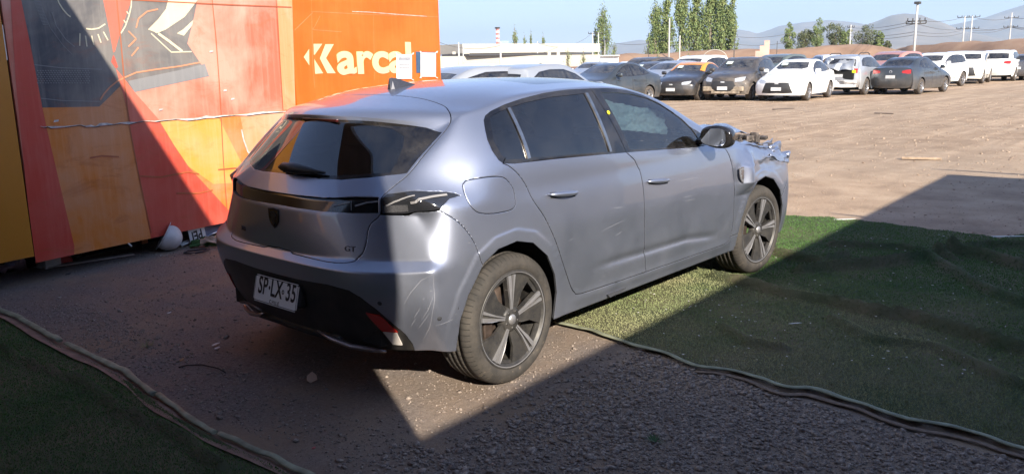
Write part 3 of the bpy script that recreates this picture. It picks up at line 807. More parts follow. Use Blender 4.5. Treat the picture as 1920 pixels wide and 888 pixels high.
# rear wiper
m=MB(); m.sm=True
base=Vector((-.605,.03,1.045))
arm=[(-.612,.045,1.050),(-.618,.0,1.055),(-.612,-.08,1.052),(-.598,-.16,1.047),(-.585,-.22,1.043),(-.575,-.262,1.040)]
m.tube(arm,[.008,.022,.026,.018,.009,.006],8,True)
m.tube([(-.600,.03,1.03),(-.59,-.10,1.032),(-.575,-.20,1.030)],.006,6)
m.build('rear_wiper',BLACKP,parts['tailgate'])
# spoiler brake light
m=MB(); 
m.box((-.404,-.018,1.262),(.02,.27,.014),bev=.003); m.build('brake_light',plain('brake_lens',(.06,.012,.012),.15),parts['tailgate'])
m=MB(); p_=S(1141,211); n_=SF.normal(p_); m.lathe([(0,.002),(.011,.002),(.012,0)],(0,0,0),axis='z',seg=14); m.build('yellow_sticker',plain('sticker_yellow',(.75,.70,.02),.5),parts['front_door'],tf=frame_of(p_,n_))
# shark fin antenna
fin=[(.055,1.392),(.057,1.447),(.075,1.452),(.11,1.447),(.17,1.430),(.245,1.410),(.285,1.396)]
bm=bmesh.new(); V=[]
for x,z in fin:
    zb=1.390+.018*(x-.055)/.23; wd=.026*max(.12,min(1,(x-.03)/.05))*(1 if x<.2 else max(.1,(.29-x)/.09))
    tz=max(z-zb,.001); V.append([bm.verts.new((x,-wd,zb)),bm.verts.new((x,-wd*.35,zb+tz*.7)),bm.verts.new((x,0,z)),bm.verts.new((x,wd*.35,zb+tz*.7)),bm.verts.new((x,wd,zb))])
for a,b in zip(V[:-1],V[1:]):
    for i in range(4): bm.faces.new((a[i],b[i],b[i+1],a[i+1]))
bm.faces.new(V[0]); bmesh.ops.recalc_face_normals(bm,faces=bm.faces[:])
me=bpy.data.meshes.new('roof_antenna'); bm.to_mesh(me); bm.free(); me.materials.append(simple('antenna_grey',(.06,.062,.075),.25,.4))
for p in me.polygons: p.use_smooth=False
link(bpy.data.objects.new('roof_antenna',me),parts['body'])
# door handles
for x0,x1,z0,z1,dn in ((.262,.500,.897,.880,'rear_door'),(1.145,1.393,.857,.838,'front_door')):
    for s,far in ((-1,''),(1,'_far')):
        m=MB(); m.sm=True; pts=[];rs=[]
        for t in np.linspace(0,1,13):
            x=lerp(x0,x1,t); z=lerp(z0,z1,t)-.010
            pts.append((x,s*(.893+.026*math.sin(math.pi*min(1,max(0,t)))**.45),z)); rs.append(.004+.015*math.sin(math.pi*t)**.6)
        m.tube(pts,rs,10,True,flat=.75)
        m.build('handle',PAINT,parts[dn+far])
        m=MB(); q=[SF.snap(Vector((lerp(x0+.02,x1-.02,t),-.9,lerp(z0,z1,t)-.016))) for t in (0,.25,.5,.75,1)]
        if s<0:
            ribbon3(m,q,.030,.001); m.build('handle_shade',PAINT_IN,parts[dn])  # flat dark strip painted as the shade behind the handle, nothing is sunk
# door mirrors
MGL=plain('mirror_glass',(.75,.78,.80),.02,1.0)
for s,dn in ((-1,'front_door'),(1,'front_door_far')):
    c=Vector((1.82,s*.975,1.050))
    bm=bmesh.new(); bmesh.ops.create_uvsphere(bm,u_segments=24,v_segments=16,radius=1)
    for v in bm.verts:
        x,y,z=v.co; sx=math.copysign(abs(x)**.55,x); sy=math.copysign(abs(y)**.7,y); sz=math.copysign(abs(z)**.7,z)
        if sx<0: sx*=.42
        k=1-.18*max(0,sy if s<0 else -sy)
        v.co=Vector((c.x+.085*sx,c.y+.105*sy,c.z+.070*sz*k+.008*(y*-s)))
    me=bpy.data.meshes.new('mirror'); bm.to_mesh(me); bm.free(); me.materials.append(GLOSSB)
    for p in me.polygons: p.use_smooth=True
    mo=link(bpy.data.objects.new('mirror',me),parts[dn])
    m=MB(); pg=[]
    for a in np.linspace(0,2*math.pi,24,endpoint=False):
        y=math.copysign(abs(math.cos(a))**.7,math.cos(a)); z=math.copysign(abs(math.sin(a))**.75,math.sin(a))
        pg.append((c.x-.050,c.y+.080*y,c.z+.052*z*(1-.15*y*s*-1)))
    m.poly(pg); g=m.build('mirror_glass',MGL,mo,tf=Matrix.Translation((c.x-.050,c.y,c.z))@Matrix.Rotation(rad(11)*(-s),4,'Z')@Matrix.Translation((-c.x+.050,-c.y,-c.z)))
    m=MB(); m.box((1.83,s*.885,1.015),(.05,.09,.03),bev=.006); m.poly([(1.79,s*.872,.99),(1.93,s*.862,.985),(1.90,s*.835,1.055),(1.83,s*.85,1.03)]); m.build('mirror_foot',GLOSSB,mo)
# text helper
def text_obj(txt,size,mat,parent,mw,name='lettering',extrude=.001,sx=1.,bold=0,align='CENTER',space=1.):
    cu=bpy.data.curves.new('t','FONT'); cu.body=txt; cu.size=size; cu.extrude=extrude; cu.offset=bold; cu.align_x=align; cu.align_y='CENTER'; cu.space_character=space; cu.resolution_u=6
    o=bpy.data.objects.new('t',cu); COL.objects.link(o); dg=bpy.context.evaluated_depsgraph_get(); me=bpy.data.meshes.new_from_object(o.evaluated_get(dg))
    bpy.data.objects.remove(o); bpy.data.curves.remove(cu)
    me.transform(Matrix.Diagonal((sx,1,1,1))); me.transform(mw); me.materials.clear(); me.materials.append(mat)
    return link(bpy.data.objects.new(name,me),parent)
def frame(o,xdir,ydir):
    x=Vector(xdir).normalized(); y=Vector(ydir); y=(y-x*y.dot(x)).normalized(); z=x.cross(y)
    return Matrix(((x.x,y.x,z.x,o[0]),(x.y,y.y,z.y,o[1]),(x.z,y.z,z.z,o[2]),(0,0,0,1)))
# licence plate
PLW=simple('plate_white',(.72,.72,.70),.45,0,.06,8); BLK=plain('print_black',(.012,.012,.012),.5)
pu=Vector((.2434,0,1)).normalized(); py_=Vector((0,-1,0)); pc=Vector((-.7241+.2434*.065,0,.3941+.065)); pn=py_.cross(pu)
if pn.x>0: pn=-pn
MW=frame(pc+pn*.006,py_,pu)
bm=bmesh.new(); bmesh.ops.create_cube(bm,size=1)
for v in bm.verts: v.co=Vector((v.co.x*.36,v.co.y*.13,v.co.z*.003))
bmesh.ops.bevel(bm,geom=[e for e in bm.edges if abs(e.verts[0].co.z-e.verts[1].co.z)>.001],offset=.010,segments=4,affect='EDGES')
bm.transform(MW); me=bpy.data.meshes.new('number_plate'); bm.to_mesh(me); bm.free(); me.materials.append(PLW)
plate=link(bpy.data.objects.new('number_plate',me),parts['rear_bumper'])
for tx,cx,sz,dy in (('SP',-.108,.118,.014),('LX',.006,.118,.014),('35',.125,.118,.014)):
    text_obj(tx,sz,BLK,plate,MW@Matrix.Translation((cx,dy,.0026)),extrude=.0006,sx=.66,bold=.0018,space=1.08)
text_obj('•',.07,BLK,plate,MW@Matrix.Translation((-.052,.012,.0026)),extrude=.0006,sx=.6,bold=.001)
m=MB()
for a in np.linspace(0,2*math.pi,12,endpoint=False): pass
ring=[(.062+.010*math.cos(a),.012+.011*math.sin(a)) for a in np.linspace(0,2*math.pi,13)]; rin=[(.062+.005*math.cos(a),.012+.006*math.sin(a)) for a in np.linspace(0,2*math.pi,13)]
for i in range(12): m.quad((ring[i][0],ring[i][1],.0028),(ring[i+1][0],ring[i+1][1],.0028),(rin[i+1][0],rin[i+1][1],.0028),(rin[i][0],rin[i][1],.0028))
o=m.build('plate_stamp',BLK,plate,tf=MW)
text_obj('CHILE',.024,BLK,plate,MW@Matrix.Translation((0,-.049,.0026)),extrude=.0005,sx=.9,space=1.5)
m=MB()
for a,b in (((-.176,-.061),(.176,-.058)),((-.176,.058),(.176,.061)),((-.176,-.061),(-.173,.061)),((.173,-.061),(.176,.061))): m.quad((a[0],a[1],.0022),(b[0],a[1],.0022),(b[0],b[1],.0022),(a[0],b[1],.0022))
m.build('plate_rim',BLK,plate,tf=MW)
m=MB(); m.box((-.675,0,.46),(.055,.34,.12),bev=.015,rot=Matrix.Rotation(.238,3,'Y')); m.build('plate_mount',BLACKP,parts['rear_bumper'])
# badges
def surf_frame(pt,up=(0,0,1)):
    p=SF.snap(Vector(pt)); n=SF.normal(p); x=Vector(up).cross(n).normalized(); return frame(p+n*.0015,x,n.cross(x))
BADGE=plain('badge_metal',(.45,.45,.46),.2,1.0); BADGET=plain('badge_grey_dark',(.11,.11,.13),.3,.6); BADGED=plain('badge_dark',(.02,.02,.02),.4,.0)
shield=[(-.5,.5),(-.25,.53),(0,.56),(.25,.53),(.5,.5),(.5,.1),(.42,-.2),(.25,-.42),(0,-.6),(-.25,-.42),(-.42,-.2),(-.5,.1)]
head=[(-.15,.40),(.05,.42),(.22,.30),(.30,.12),(.16,.06),(.28,-.05),(.12,-.12),(.16,-.25),(0,-.40),(-.16,-.30),(-.28,-.12),(-.2,.0),(-.33,.12),(-.22,.22),(-.28,.33)]
def emblem(pt,sc_,outer,inner,parent,name):
    M=surf_frame(pt)
    if pt[0]>1: M=Matrix.Translation((0,-.022,0))@M
    m=MB(); m.mi=0; m.prism([(a*sc_,b*sc_,0) for a,b in shield],(0,0,.003)); m.mi=1; m.prism([(a*sc_*.86,b*sc_*.86,.0031) for a,b in shield],(0,0,.0008))
    m.mi=0; m.prism([(a*sc_*.95,b*sc_*.95,.0040) for a,b in head],(0,0,.0012)); m.build(name,[outer,inner],parent,tf=M)
emblem((-.69,0,.822),.085,BADGED,GLOSSB,parts['tailgate'],'emblem')
emblem((2.285,-.890,.757),.095,BADGE,plain('badge_grey',(.30,.31,.33),.4,.6),parts['wing'],'emblem')
text_obj('308',.036,BADGET,parts['tailgate'],surf_frame((-.66,.33,.727)),'badge',.002,1.1)
text_obj('GT',.034,BADGET,parts['tailgate'],surf_frame((-.63,-.48,.722)),'badge',.002,1.3)
# exhaust-style trim of the diffuser
DCH=simple('dark_chrome',(.34,.29,.29),.35,.8,.2,10)
for s in (-1,1):
    m=MB(); m.sm=True; m2=MB(); m2.sm=True
    up=[(-.648,-.215,.318),(-.628,-.35,.320),(-.605,-.46,.312),(-.565,-.56,.282),(-.535,-.605,.262)]
    m.tube([(x-.014,-y*s*-1 if s<0 else -y,z) for x,y,z in up],.0055,6)
    lo=[(-.648,-.225,.300),(-.630,-.30,.272),(-.605,-.42,.252),(-.56,-.54,.246),(-.54,-.59,.246)]
    m2.tube([(x-.002,y if s<0 else -y,z) for x,y,z in lo],[.004,.011,.013,.012,.006],6)
    m.build('bumper_trim',DCH,parts['rear_bumper']); m2.build('bumper_trim',DCH,parts['rear_bumper'])
m=MB(); m.box((-.57,0,.268),(.10,.7,.05),bev=.02); m.build('diffuser',BLACKP,parts['rear_bumper'])
# scratches and scuffs on paint
random.seed(4)
m=MB(); SCK=[]
for pts in ([(757,570),(770,548),(790,525),(810,515)],[(812,515),(815,560),(808,600)],[(790,600),(803,580),(812,555)],[(782,618),(796,600),(806,585)],[(776,596),(788,577)],[(770,612),(780,596)],
            [(1128,433),(1150,422),(1172,412)],[(1153,442),(1166,434)],[(1148,390),(1170,388)],[(1066,452),(1076,446)],[(815,610),(838,603),(852,596)],[(792,640),(806,612),(811,590)],[(1280,370),(1300,366)],[(1284,377),(1303,373)],[(1270,340),(1310,332)]):
    ribbon(m,pts,lambda t:.0013*math.sin(math.pi*min(1,max(0,t)))+.0004,.0008)
for k in range(38):
    px=random.choice([random.gauss(1120,60),random.gauss(900,60),random.gauss(800,20)]); py=random.gauss(515,30) if px>1000 else random.gauss(540,60)
    a=random.uniform(0,6.28); l=random.uniform(2,7)
    p=S(px,py); q=S(px+l*math.cos(a),py+l*math.sin(a)*.6)
    if p is None or q is None or p.z<.28 or p.x<-.6: continue
    inside=any((p.x-cx)**2+(p.z-.33)**2<.39**2 for cx in (0,2.675))
    if inside: continue
    ribbon3(m,[p,q],random.uniform(.0007,.0016),.0008)
tag(m.build('scratches',SCR,parts['body']),kind='stuff')
# crushed sheet metal, engine bits ----------------------------------------
def crumple(name,corners,nu,nv,amp,freq,seed,mat,parent,fold=0):
    a,b,c,d=[Vector(x) for x in corners]; V=[];F=[]
    nrm=(b-a).cross(d-a).normalized()
    for i in range(nu+1):
        for j in range(nv+1):
            u,v=i/nu,j/nv; p=a.lerp(b,u).lerp(d.lerp(c,u),v); q=p*freq+Vector((seed,seed*2,0))
            h=noise.noise(q)*.5+abs(noise.noise(q*2.1))*.8-.2+(.35*math.sin((u*.7+v*fold)*6.28+3*noise.noise(q*.5)) if fold else 0)
            V.append(p+nrm*h*amp+Vector((noise.noise(q+Vector((9,0,0))),noise.noise(q+Vector((0,9,0))),0))*amp*.5)
    for i in range(nu):
        for j in range(nv): n=i*(nv+1)+j; F.append((n,n+nv+1,n+nv+2,n+1))
    me=bpy.data.meshes.new(name); me.from_pydata(V,[],F); me.materials.append(mat)
    for p in me.polygons: p.use_smooth=True
    o=link(bpy.data.objects.new(name,me),parent); md=o.modifiers.new('t','SOLIDIFY'); md.thickness=.003; return o
crumple('crushed_wing_edge',((2.42,-.905,.850),(3.14,-.89,.775),(3.20,-.62,.90),(2.44,-.70,.95)),60,26,.055,4.5,3.,PAINT,parts['wing'],fold=2.2)
crumple('crushed_wing_edge',((2.80,-.90,.80),(3.24,-.86,.76),(3.26,-.68,.895),(2.80,-.74,.925)),44,20,.07,7,7.,PAINT,parts['wing'],fold=2.6)
crumple('torn_bracket',((3.12,-.88,.80),(3.24,-.84,.82),(3.25,-.82,.74),(3.14,-.86,.72)),8,8,.05,12,5.,GLOSSB,parts['wing'])
crumple('torn_liner',((3.02,-.87,.62),(3.10,-.87,.60),(3.12,-.80,.42),(3.03,-.82,.44)),8,12,.06,11,2.,BLACKP,parts['front_bumper'])
m=MB(); random.seed(8)
for k in range(40):
    m.box((random.uniform(2.25,3.1),random.uniform(-.78,-.5),random.uniform(.86,.97)-.03*0),(random.uniform(.03,.12),random.uniform(.02,.08),random.uniform(.02,.05)),rot=Matrix.Rotation(random.uniform(0,3),3,random.choice('XYZ')),bev=.004)
for k in range(8):
    x=random.uniform(2.2,2.9); m.tube([(x,-.75,.93),(x+.1,-.70,.98),(x+.25,-.66,.95),(x+.3,-.5,.9)],.008,6)
m.build('engine_parts',simple('engine_mixed',(.10,.085,.075),.6,.3,.9,30),parts['body'])
crumple('bonnet_edge',((2.12,-.74,1.035),(2.98,-.66,.985),(2.98,-.40,1.03),(2.12,-.50,1.065)),40,10,.03,3.5,11.,PAINT,parts['bonnet'],fold=.6)
m=MB(); m.prism([(2.10,-.755,1.015),(2.62,-.72,.985),(2.95,-.675,.965),(2.95,-.60,.965),(2.10,-.66,1.015)],(0,0,-.018)); m.build('scuttle_panel',GLOSSB,parts['body'])
# side sill lip hanging loose
m=MB(); m.prism([(.79,-.885,.262),(.80,-.893,.246),(.86,-.889,.248),(.97,-.882,.258),(.97,-.882,.262)],(0,.02,0)); m.build('loose_sill_trim',PAINT_IN,parts['body'])
# parking sensor, tow cover
for pt in ((-.62,-.655,.50),(-.45,-.85,.43)):
    M=surf_frame(pt); m=MB(); m.lathe([(0,.0006),(.010,.0006),(.011,-.001)],(0,0,0),axis='z',seg=16); m.build('parking_sensor',PAINT_IN,parts['rear_bumper'],tf=M)
# interior -----------------------------------------------------------------
SEAT=simple('seat_cloth',(.035,.035,.04),.85,0,.4,30); HEADL=simple('headliner',(.35,.34,.32),.9)
def seat(x,y,back=.68,bench=False,wd=.50):
    s=empty('x'); bpy.data.objects.remove(s)
    m=MB(); m.box((x,y,.50),(.52,wd,.16),bev=.05); bk=m.build('seat',SEAT,car,smooth=True)
    m=MB(); m.box((x-.30,y,.80),(.14,wd-.02,.60),bev=.05,rot=Matrix.Rotation(-.22,3,'Y')); m.build('backrest',SEAT,bk,smooth=True)
    for yy in ([y] if not bench else [y-.38,y,y+.38]):
        m=MB(); m.box((x-.385,yy,1.16),(.10,.26,.17),bev=.04,rot=Matrix.Rotation(-.15,3,'Y')); m.tube([(x-.37,yy-.05,1.0),(x-.38,yy-.05,1.14)],.007,6); m.tube([(x-.37,yy+.05,1.0),(x-.38,yy+.05,1.14)],.007,6); m.build('headrest',SEAT,bk,smooth=True)
seat(1.35,-.37); seat(1.35,.37); seat(.50,0,bench=True,wd=1.25)
m=MB(); m.box((2.05,0,.86),(.35,1.35,.20),bev=.06); m.build('dashboard',SEAT,car)
m=MB(); pts=[(1.80+.05*math.sin(a),.37+.18*math.cos(a),.90+.18*math.sin(a)) for a in np.linspace(0,2*math.pi,25)]; m.tube(pts,.014,8); m.box((1.83,.37,.90),(.05,.30,.06),bev=.01); m.build('steering_wheel',SEAT,car)
BAG=NT('airbag_cloth'); _c=BAG.coord('Object'); BAG.set(Base_Color=BAG.ramp(BAG.noise(_c,5,3),[(.4,(.40,.43,.40)),(.7,(.62,.66,.60))]),Roughness=.9); BAG=BAG.m
crumple('side_airbag',((1.02,-.655,1.31),(1.66,-.69,1.20),(1.62,-.74,1.07),(1.10,-.72,1.13)),90,40,.022,22,1.,BAG,car,fold=2.5)
crumple('side_airbag',((1.02,.665,1.31),(1.90,.66,1.16),(1.90,.74,1.02),(1.05,.74,1.06)),40,16,.04,9,4.,BAG,car,fold=1)
m=MB(); m.box((.75,0,1.345),(1.0,1.0,.01)); m.build('headliner',HEADL,car)
m=MB(); m.box((1.55,0,1.29),(.03,.24,.07),bev=.012); m.build('interior_mirror',GLOSSB,car)
# ---------------------------------------------------------------- near ground, turf, gravel
random.seed(11); rng=np.random.default_rng(5)
def vnoise(x,y,s,seed=0): return np.array([noise.noise(Vector((a*s+seed,b*s-seed,seed*.37))) for a,b in zip(x,y)])
t=NT('dirt_ground'); c=t.coord('Object')
big=t.noise(c,.16,6,.6,.3); mid=t.noise(c,1.6,7,.65,.2); fine=t.noise(c,26,6,.75); vf=t.noise(c,140,4,.8)
dirt=t.ramp(mid,[(.34,(.30,.205,.135)),(.48,(.44,.31,.205)),(.66,(.55,.41,.285))])
peb=t.ramp(vf,[(.42,0.0),(.62,1.0)])
dirt=t.mix(t.math('MULTIPLY',peb,.45),dirt,(.40,.34,.29)); dirt=t.mix(t.math('MULTIPLY',t.ramp(fine,[(.55,0.0),(.75,1.0)]),.6),dirt,(.14,.105,.085))
sep=t.n('SeparateXYZ'); t.l(c,sep.inputs[0])
near=t.n('MapRange',n1=2.2,n2=5.5,n3=1.0,n4=0.0); t.l(sep.outputs[0],near.inputs[0]); near.clamp=True
grav=t.ramp(t.noise(c,75,5,.8),[(.30,(.07,.058,.056)),(.5,(.19,.16,.15)),(.75,(.34,.30,.28))])
gm=t.math('MULTIPLY',t.ramp(t.noise(c,1.1,4,.6,.2),[(.36,0.1),(.56,.95)]),near.outputs[0])
brown=t.mix(near.outputs[0],dirt,t.mix(.55,dirt,(.16,.11,.08)))
col=t.mix(gm,brown,grav)
# faint wheel tracks out on the lot
c2=t.coord('Object',(.035,.62,1),(0,0,.42)); trk=t.ramp(t.noise(c2,2.2,5,.6,.15),[(.40,1.0),(.49,0.0),(.51,0.0),(.6,1.0)])
far=t.n('MapRange',n1=6,n2=11,n3=0.0,n4=1.0); t.l(sep.outputs[0],far.inputs[0]); far.clamp=True
col=t.mix(t.math('MULTIPLY',t.math('SUBTRACT',1,trk),t.math('MULTIPLY',far.outputs[0],.35)),col,(.17,.12,.085))
col=t.mix(t.ramp(big,[(.42,0.0),(.70,.4)]),col,(.42,.34,.26))
h=t.math('ADD',t.math('MULTIPLY',fine,.6),t.math('MULTIPLY',vf,.4))
t.set(Base_Color=col,Roughness=.95,Specular_IOR_Level=.15,Normal=t.bump(h,.8,.03)); GROUND=t.m
def axis_vals(lo,hi,step,ext):
    a=list(np.arange(lo,hi+1e-6,step)); s=step; v=hi
    while v<ext: s*=1.25; v+=s; a.append(v)
    s=step; v=lo
    while v>-ext: s*=1.25; v-=s; a.insert(0,v)
    return np.array(a)
gx=axis_vals(-4,9,.14,26000); gy=axis_vals(-6,6,.14,26000)
X,Y=np.meshgrid(gx,gy,indexing='ij'); fx,fy=X.ravel(),Y.ravel()
nz=np.where((abs(fx)<14)&(abs(fy)<14),1,0)
Z=np.zeros(len(fx)); ii=np.where(nz>0)[0]; Z[ii]=-.004+.010*vnoise(fx[ii],fy[ii],.9)+.004*vnoise(fx[ii],fy[ii],3.1,5)
for cx in (0,2.675):
    for cy in (-.78,.78): Z*=1-np.exp(-(((fx-cx)/.35)**2+((fy-cy)/.3)**2))
ny=len(gy); I,J=np.meshgrid(np.arange(len(gx)-1),np.arange(ny-1),indexing='ij'); n0=(I*ny+J).ravel()
gobj=npmesh('ground',np.stack([fx,fy,Z],1),np.stack([n0,n0+ny,n0+ny+1,n0+1],1),GROUND,None,True); tag(gobj,kind='structure')
_Z2=Z.reshape(len(gx),ny)
def gzn(x,y):
    i=np.clip(np.searchsorted(gx,x)-1,0,len(gx)-2); j=np.clip(np.searchsorted(gy,y)-1,0,ny-2); u=(x-gx[i])/(gx[i+1]-gx[i]); v=(y-gy[j])/(gy[j+1]-gy[j])
    return _Z2[i,j]*(1-u)*(1-v)+_Z2[i+1,j]*u*(1-v)+_Z2[i,j+1]*(1-u)*v+_Z2[i+1,j+1]*u*v
# stones
def stone_field(name,P,R,mat,flat=.6,kind='stuff'):
    bm=bmesh.new(); bmesh.ops.create_icosphere(bm,subdivisions=1,radius=1); base=np.array([v.co[:] for v in bm.verts]); fc=np.array([[v.index for v in f.verts] for f in bm.faces]); bm.free()
    n=len(P); k=len(base); V=np.empty((n,k,3))
    for i0 in range(0,n,4000):
        m=min(4000,n-i0); b=base[None]*(1+rng.uniform(-.28,.28,(m,k,1))); sc3=rng.uniform(.6,1.25,(m,1,3)); sc3[:,:,2]*=flat; b=b*sc3
        a=rng.uniform(0,6.28,m); ca,sa=np.cos(a)[:,None],np.sin(a)[:,None]; x=b[:,:,0]*ca-b[:,:,1]*sa; y=b[:,:,0]*sa+b[:,:,1]*ca; tl=rng.uniform(-.4,.4,(m,1)); z=b[:,:,2]+x*tl
        V[i0:i0+m]=np.stack([x,y,z],2)*R[i0:i0+m,None,None]+P[i0:i0+m,None,:]
    F=(fc[None]+(np.arange(n)*k)[:,None,None]).reshape(-1,3)
    o=npmesh(name,V.reshape(-1,3),F,mat,None,False); tag(o,kind=kind); return o
t=NT('gravel_stones'); c=t.coord('Object'); t.set(Base_Color=t.ramp(t.noise(c,48,2,.9),[(.28,(.085,.065,.055)),(.43,(.185,.148,.125)),(.57,(.29,.238,.20)),(.72,(.42,.355,.30))]),Roughness=.9,Normal=t.bump(t.noise(c,300,3),.4,.002)); STONE=t.m
def in_turf(x,y):
    ed=np.interp(y,[-4.9,-2.92,-2.7,-2.26,-1.74,-1.11,-.47,.5],[.60,.62,.62,.67,.73,.77,.84,.86])
    return ((x>ed-.02)&(x<5.0)&(y<.6))|(x<-1.13)
N=120000; px_=rng.uniform(-1.25,.95,N); pyy=rng.uniform(-2.95,4.2,N)
dens=np.clip(.62+.8*vnoise(px_,pyy,1.1,3.3)+.35*np.clip((-.9-pyy)/.6,-1,1),.10,1)
dens*=np.where((pyy>-1.15)&(px_<.8)&(px_>-.75),.22,1)
ok=(rng.uniform(0,1,N)<dens)&~in_turf(px_,pyy); px_,pyy=px_[ok],pyy[ok]; m_=min(len(px_),48000); px_,pyy=px_[:m_],pyy[:m_]
R=np.exp(rng.normal(math.log(.0046),.48,m_)); R*=np.where(pyy<-1.0,1.25,.85); R=np.clip(R,.003,.021)
stone_field('gravel',np.stack([px_,pyy,gzn(px_,pyy)+R*.22],1),R,STONE)
t=NT('lot_stones'); c=t.coord('Object'); t.set(Base_Color=t.ramp(t.noise(c,20,2,.9),[(.35,(.20,.14,.10)),(.5,(.33,.25,.18)),(.68,(.46,.37,.29))]),Roughness=.95); LSTONE=t.m
N=14000; r_=rng.uniform(0,1,N)**1.4*26+5.1; th=rng.uniform(-.25,.85,N); lx=CAM.x+ (r_+3)*np.cos(th); ly=CAM.y+(r_+3)*np.sin(th)
ok=~in_turf(lx,ly)&(ly<lx*.45+3)&(lx>5.1); lx,ly=lx[ok],ly[ok]; R=np.clip(np.exp(rng.normal(math.log(.0075),.42,len(lx))),.003,.024)*np.clip((lx)/9,.7,1.5)
stone_field('lot_stones',np.stack([lx,ly,gzn(lx,ly)+R*.15],1),R,LSTONE)
# turf ---------------------------------------------------------------------
def gp(lst): return [gnd(*p) for p in lst]
RIDGES=[([(1336,520.6),(1408,538.6),(1480,560),(1552,571),(1642,592.7),(1707,600),(1805,628.7),(1920,665)],.042,.055),
        ([(1430,474),(1487,488),(1534,499),(1585,484.5)],.040,.06),
        ([(1502,513),(1624,502.6),(1750,484.5),(1779,475.5),(1841,484.5),(1920,506)],.045,.07),
        ([(1750,490),(1822.7,535),(1877,560),(1920,578)],.035,.06),
        ([(1560,462),(1640,468),(1696,470),(1786,488)],.030,.06),
        ([(1779,475),(1841,466.5),(1920,466.5)],.035,.08),
        ([(1354,618),(1408,647),(1462,654)],.020,.06),
        ([(1560,600),(1640,640),(1760,655),(1900,720)],.022,.07),
        ([(0,655),(65,690),(150,720),(220,770),(290,800),(360,845),(420,888)],.028,.035)]
RG=[([(p.x,p.y) for p in gp(l)],a,w) for l,a,w in RIDGES]
def turf_h(x,y):
    h=.010+.012*vnoise(x,y,.8,2.)+.006*vnoise(x,y,2.7,4.)
    wob=.03*vnoise(x,y,2.2,9.)
    for pl,a,w in RG:
        d=pl_dist(x+wob,y+wob,pl); h=h+1.75*a*np.exp(-(d/(w*.58))**2)*(1+.25*np.clip(wob/.03,-1,1))
    for cx in (0,2.675): h*=1-np.exp(-(((x-cx)/.28)**2+((y+.78)/.22)**2))*.9
    return np.maximum(h,.006)
EDGE_R=[(1040,607),(1100,622),(1160,641),(1200,656),(1245,667.5),(1312,692),(1372,699),(1425,714),(1477,731),(1522,733),(1575,750),(1624,765),(1687,787),(1744,799),(1790,806),(1837,821),(1920,849),(1990,868)]
EDGE_L=[(-90,545),(0,585),(30,597),(75,622),(112,645),(180,675),(235,703),(290,745),(370,798),(405,818),(470,845),(520,868),(560,888),(640,925)]
ER=[(p.x,p.y) for p in gp(EDGE_R)]; EL=[(p.x,p.y) for p in gp(EDGE_L)]
FAR=[(p.x,p.y) for p in gp([(1470,405),(1560,408),(1580,412),(1620,415),(1700,425),(1780,435),(1850,445),(1872,448),(1920,441)])]
er_y=np.array([p[1] for p in ER][::-1]); er_x=np.array([p[0] for p in ER][::-1])
el_y=np.array([p[1] for p in EL][::-1]); el_x=np.array([p[0] for p in EL][::-1])
fa=sorted([(p[1],p[0]) for p in FAR]); fa_y=np.array([a for a,b in fa]); fa_x=np.array([b for a,b in fa])
TB=NT('turf_backing'); c=TB.coord('Object'); TB.set(Base_Color=TB.ramp(TB.noise(c,1.6,5,.6),[(.35,(.030,.050,.018)),(.65,(.10,.085,.05))]),Roughness=1); TB=TB.m
t=NT('turf_blades'); c=t.coord('Object'); sep=t.n('SeparateXYZ'); t.l(c,sep.inputs[0])
g=t.ramp(t.noise(c,190,2,.9),[(.30,(.032,.085,.018)),(.5,(.068,.150,.034)),(.72,(.14,.235,.075))])
dn=t.noise(c,1.25,5,.6,.3); dx=t.n('MapRange',n1=.8,n2=4.2,n3=.34,n4=-.16); t.l(sep.outputs[0],dx.inputs[0])
dm=t.ramp(t.math('ADD',dn,dx.outputs[0]),[(.50,0.0),(.80,.85)])
lft=t.math('GREATER_THAN',sep.outputs[0],-.5); dm=t.math('MULTIPLY',dm,lft)
col=t.mix(dm,g,(.40,.375,.215))
pch=t.ramp(t.noise(c,.9,3,.5),[(.4,0.0),(.7,.5)]); col=t.mix(pch,col,(.075,.175,.038))
t.set(Base_Color=col,Roughness=.7,Specular_IOR_Level=.25); BLADE=t.m
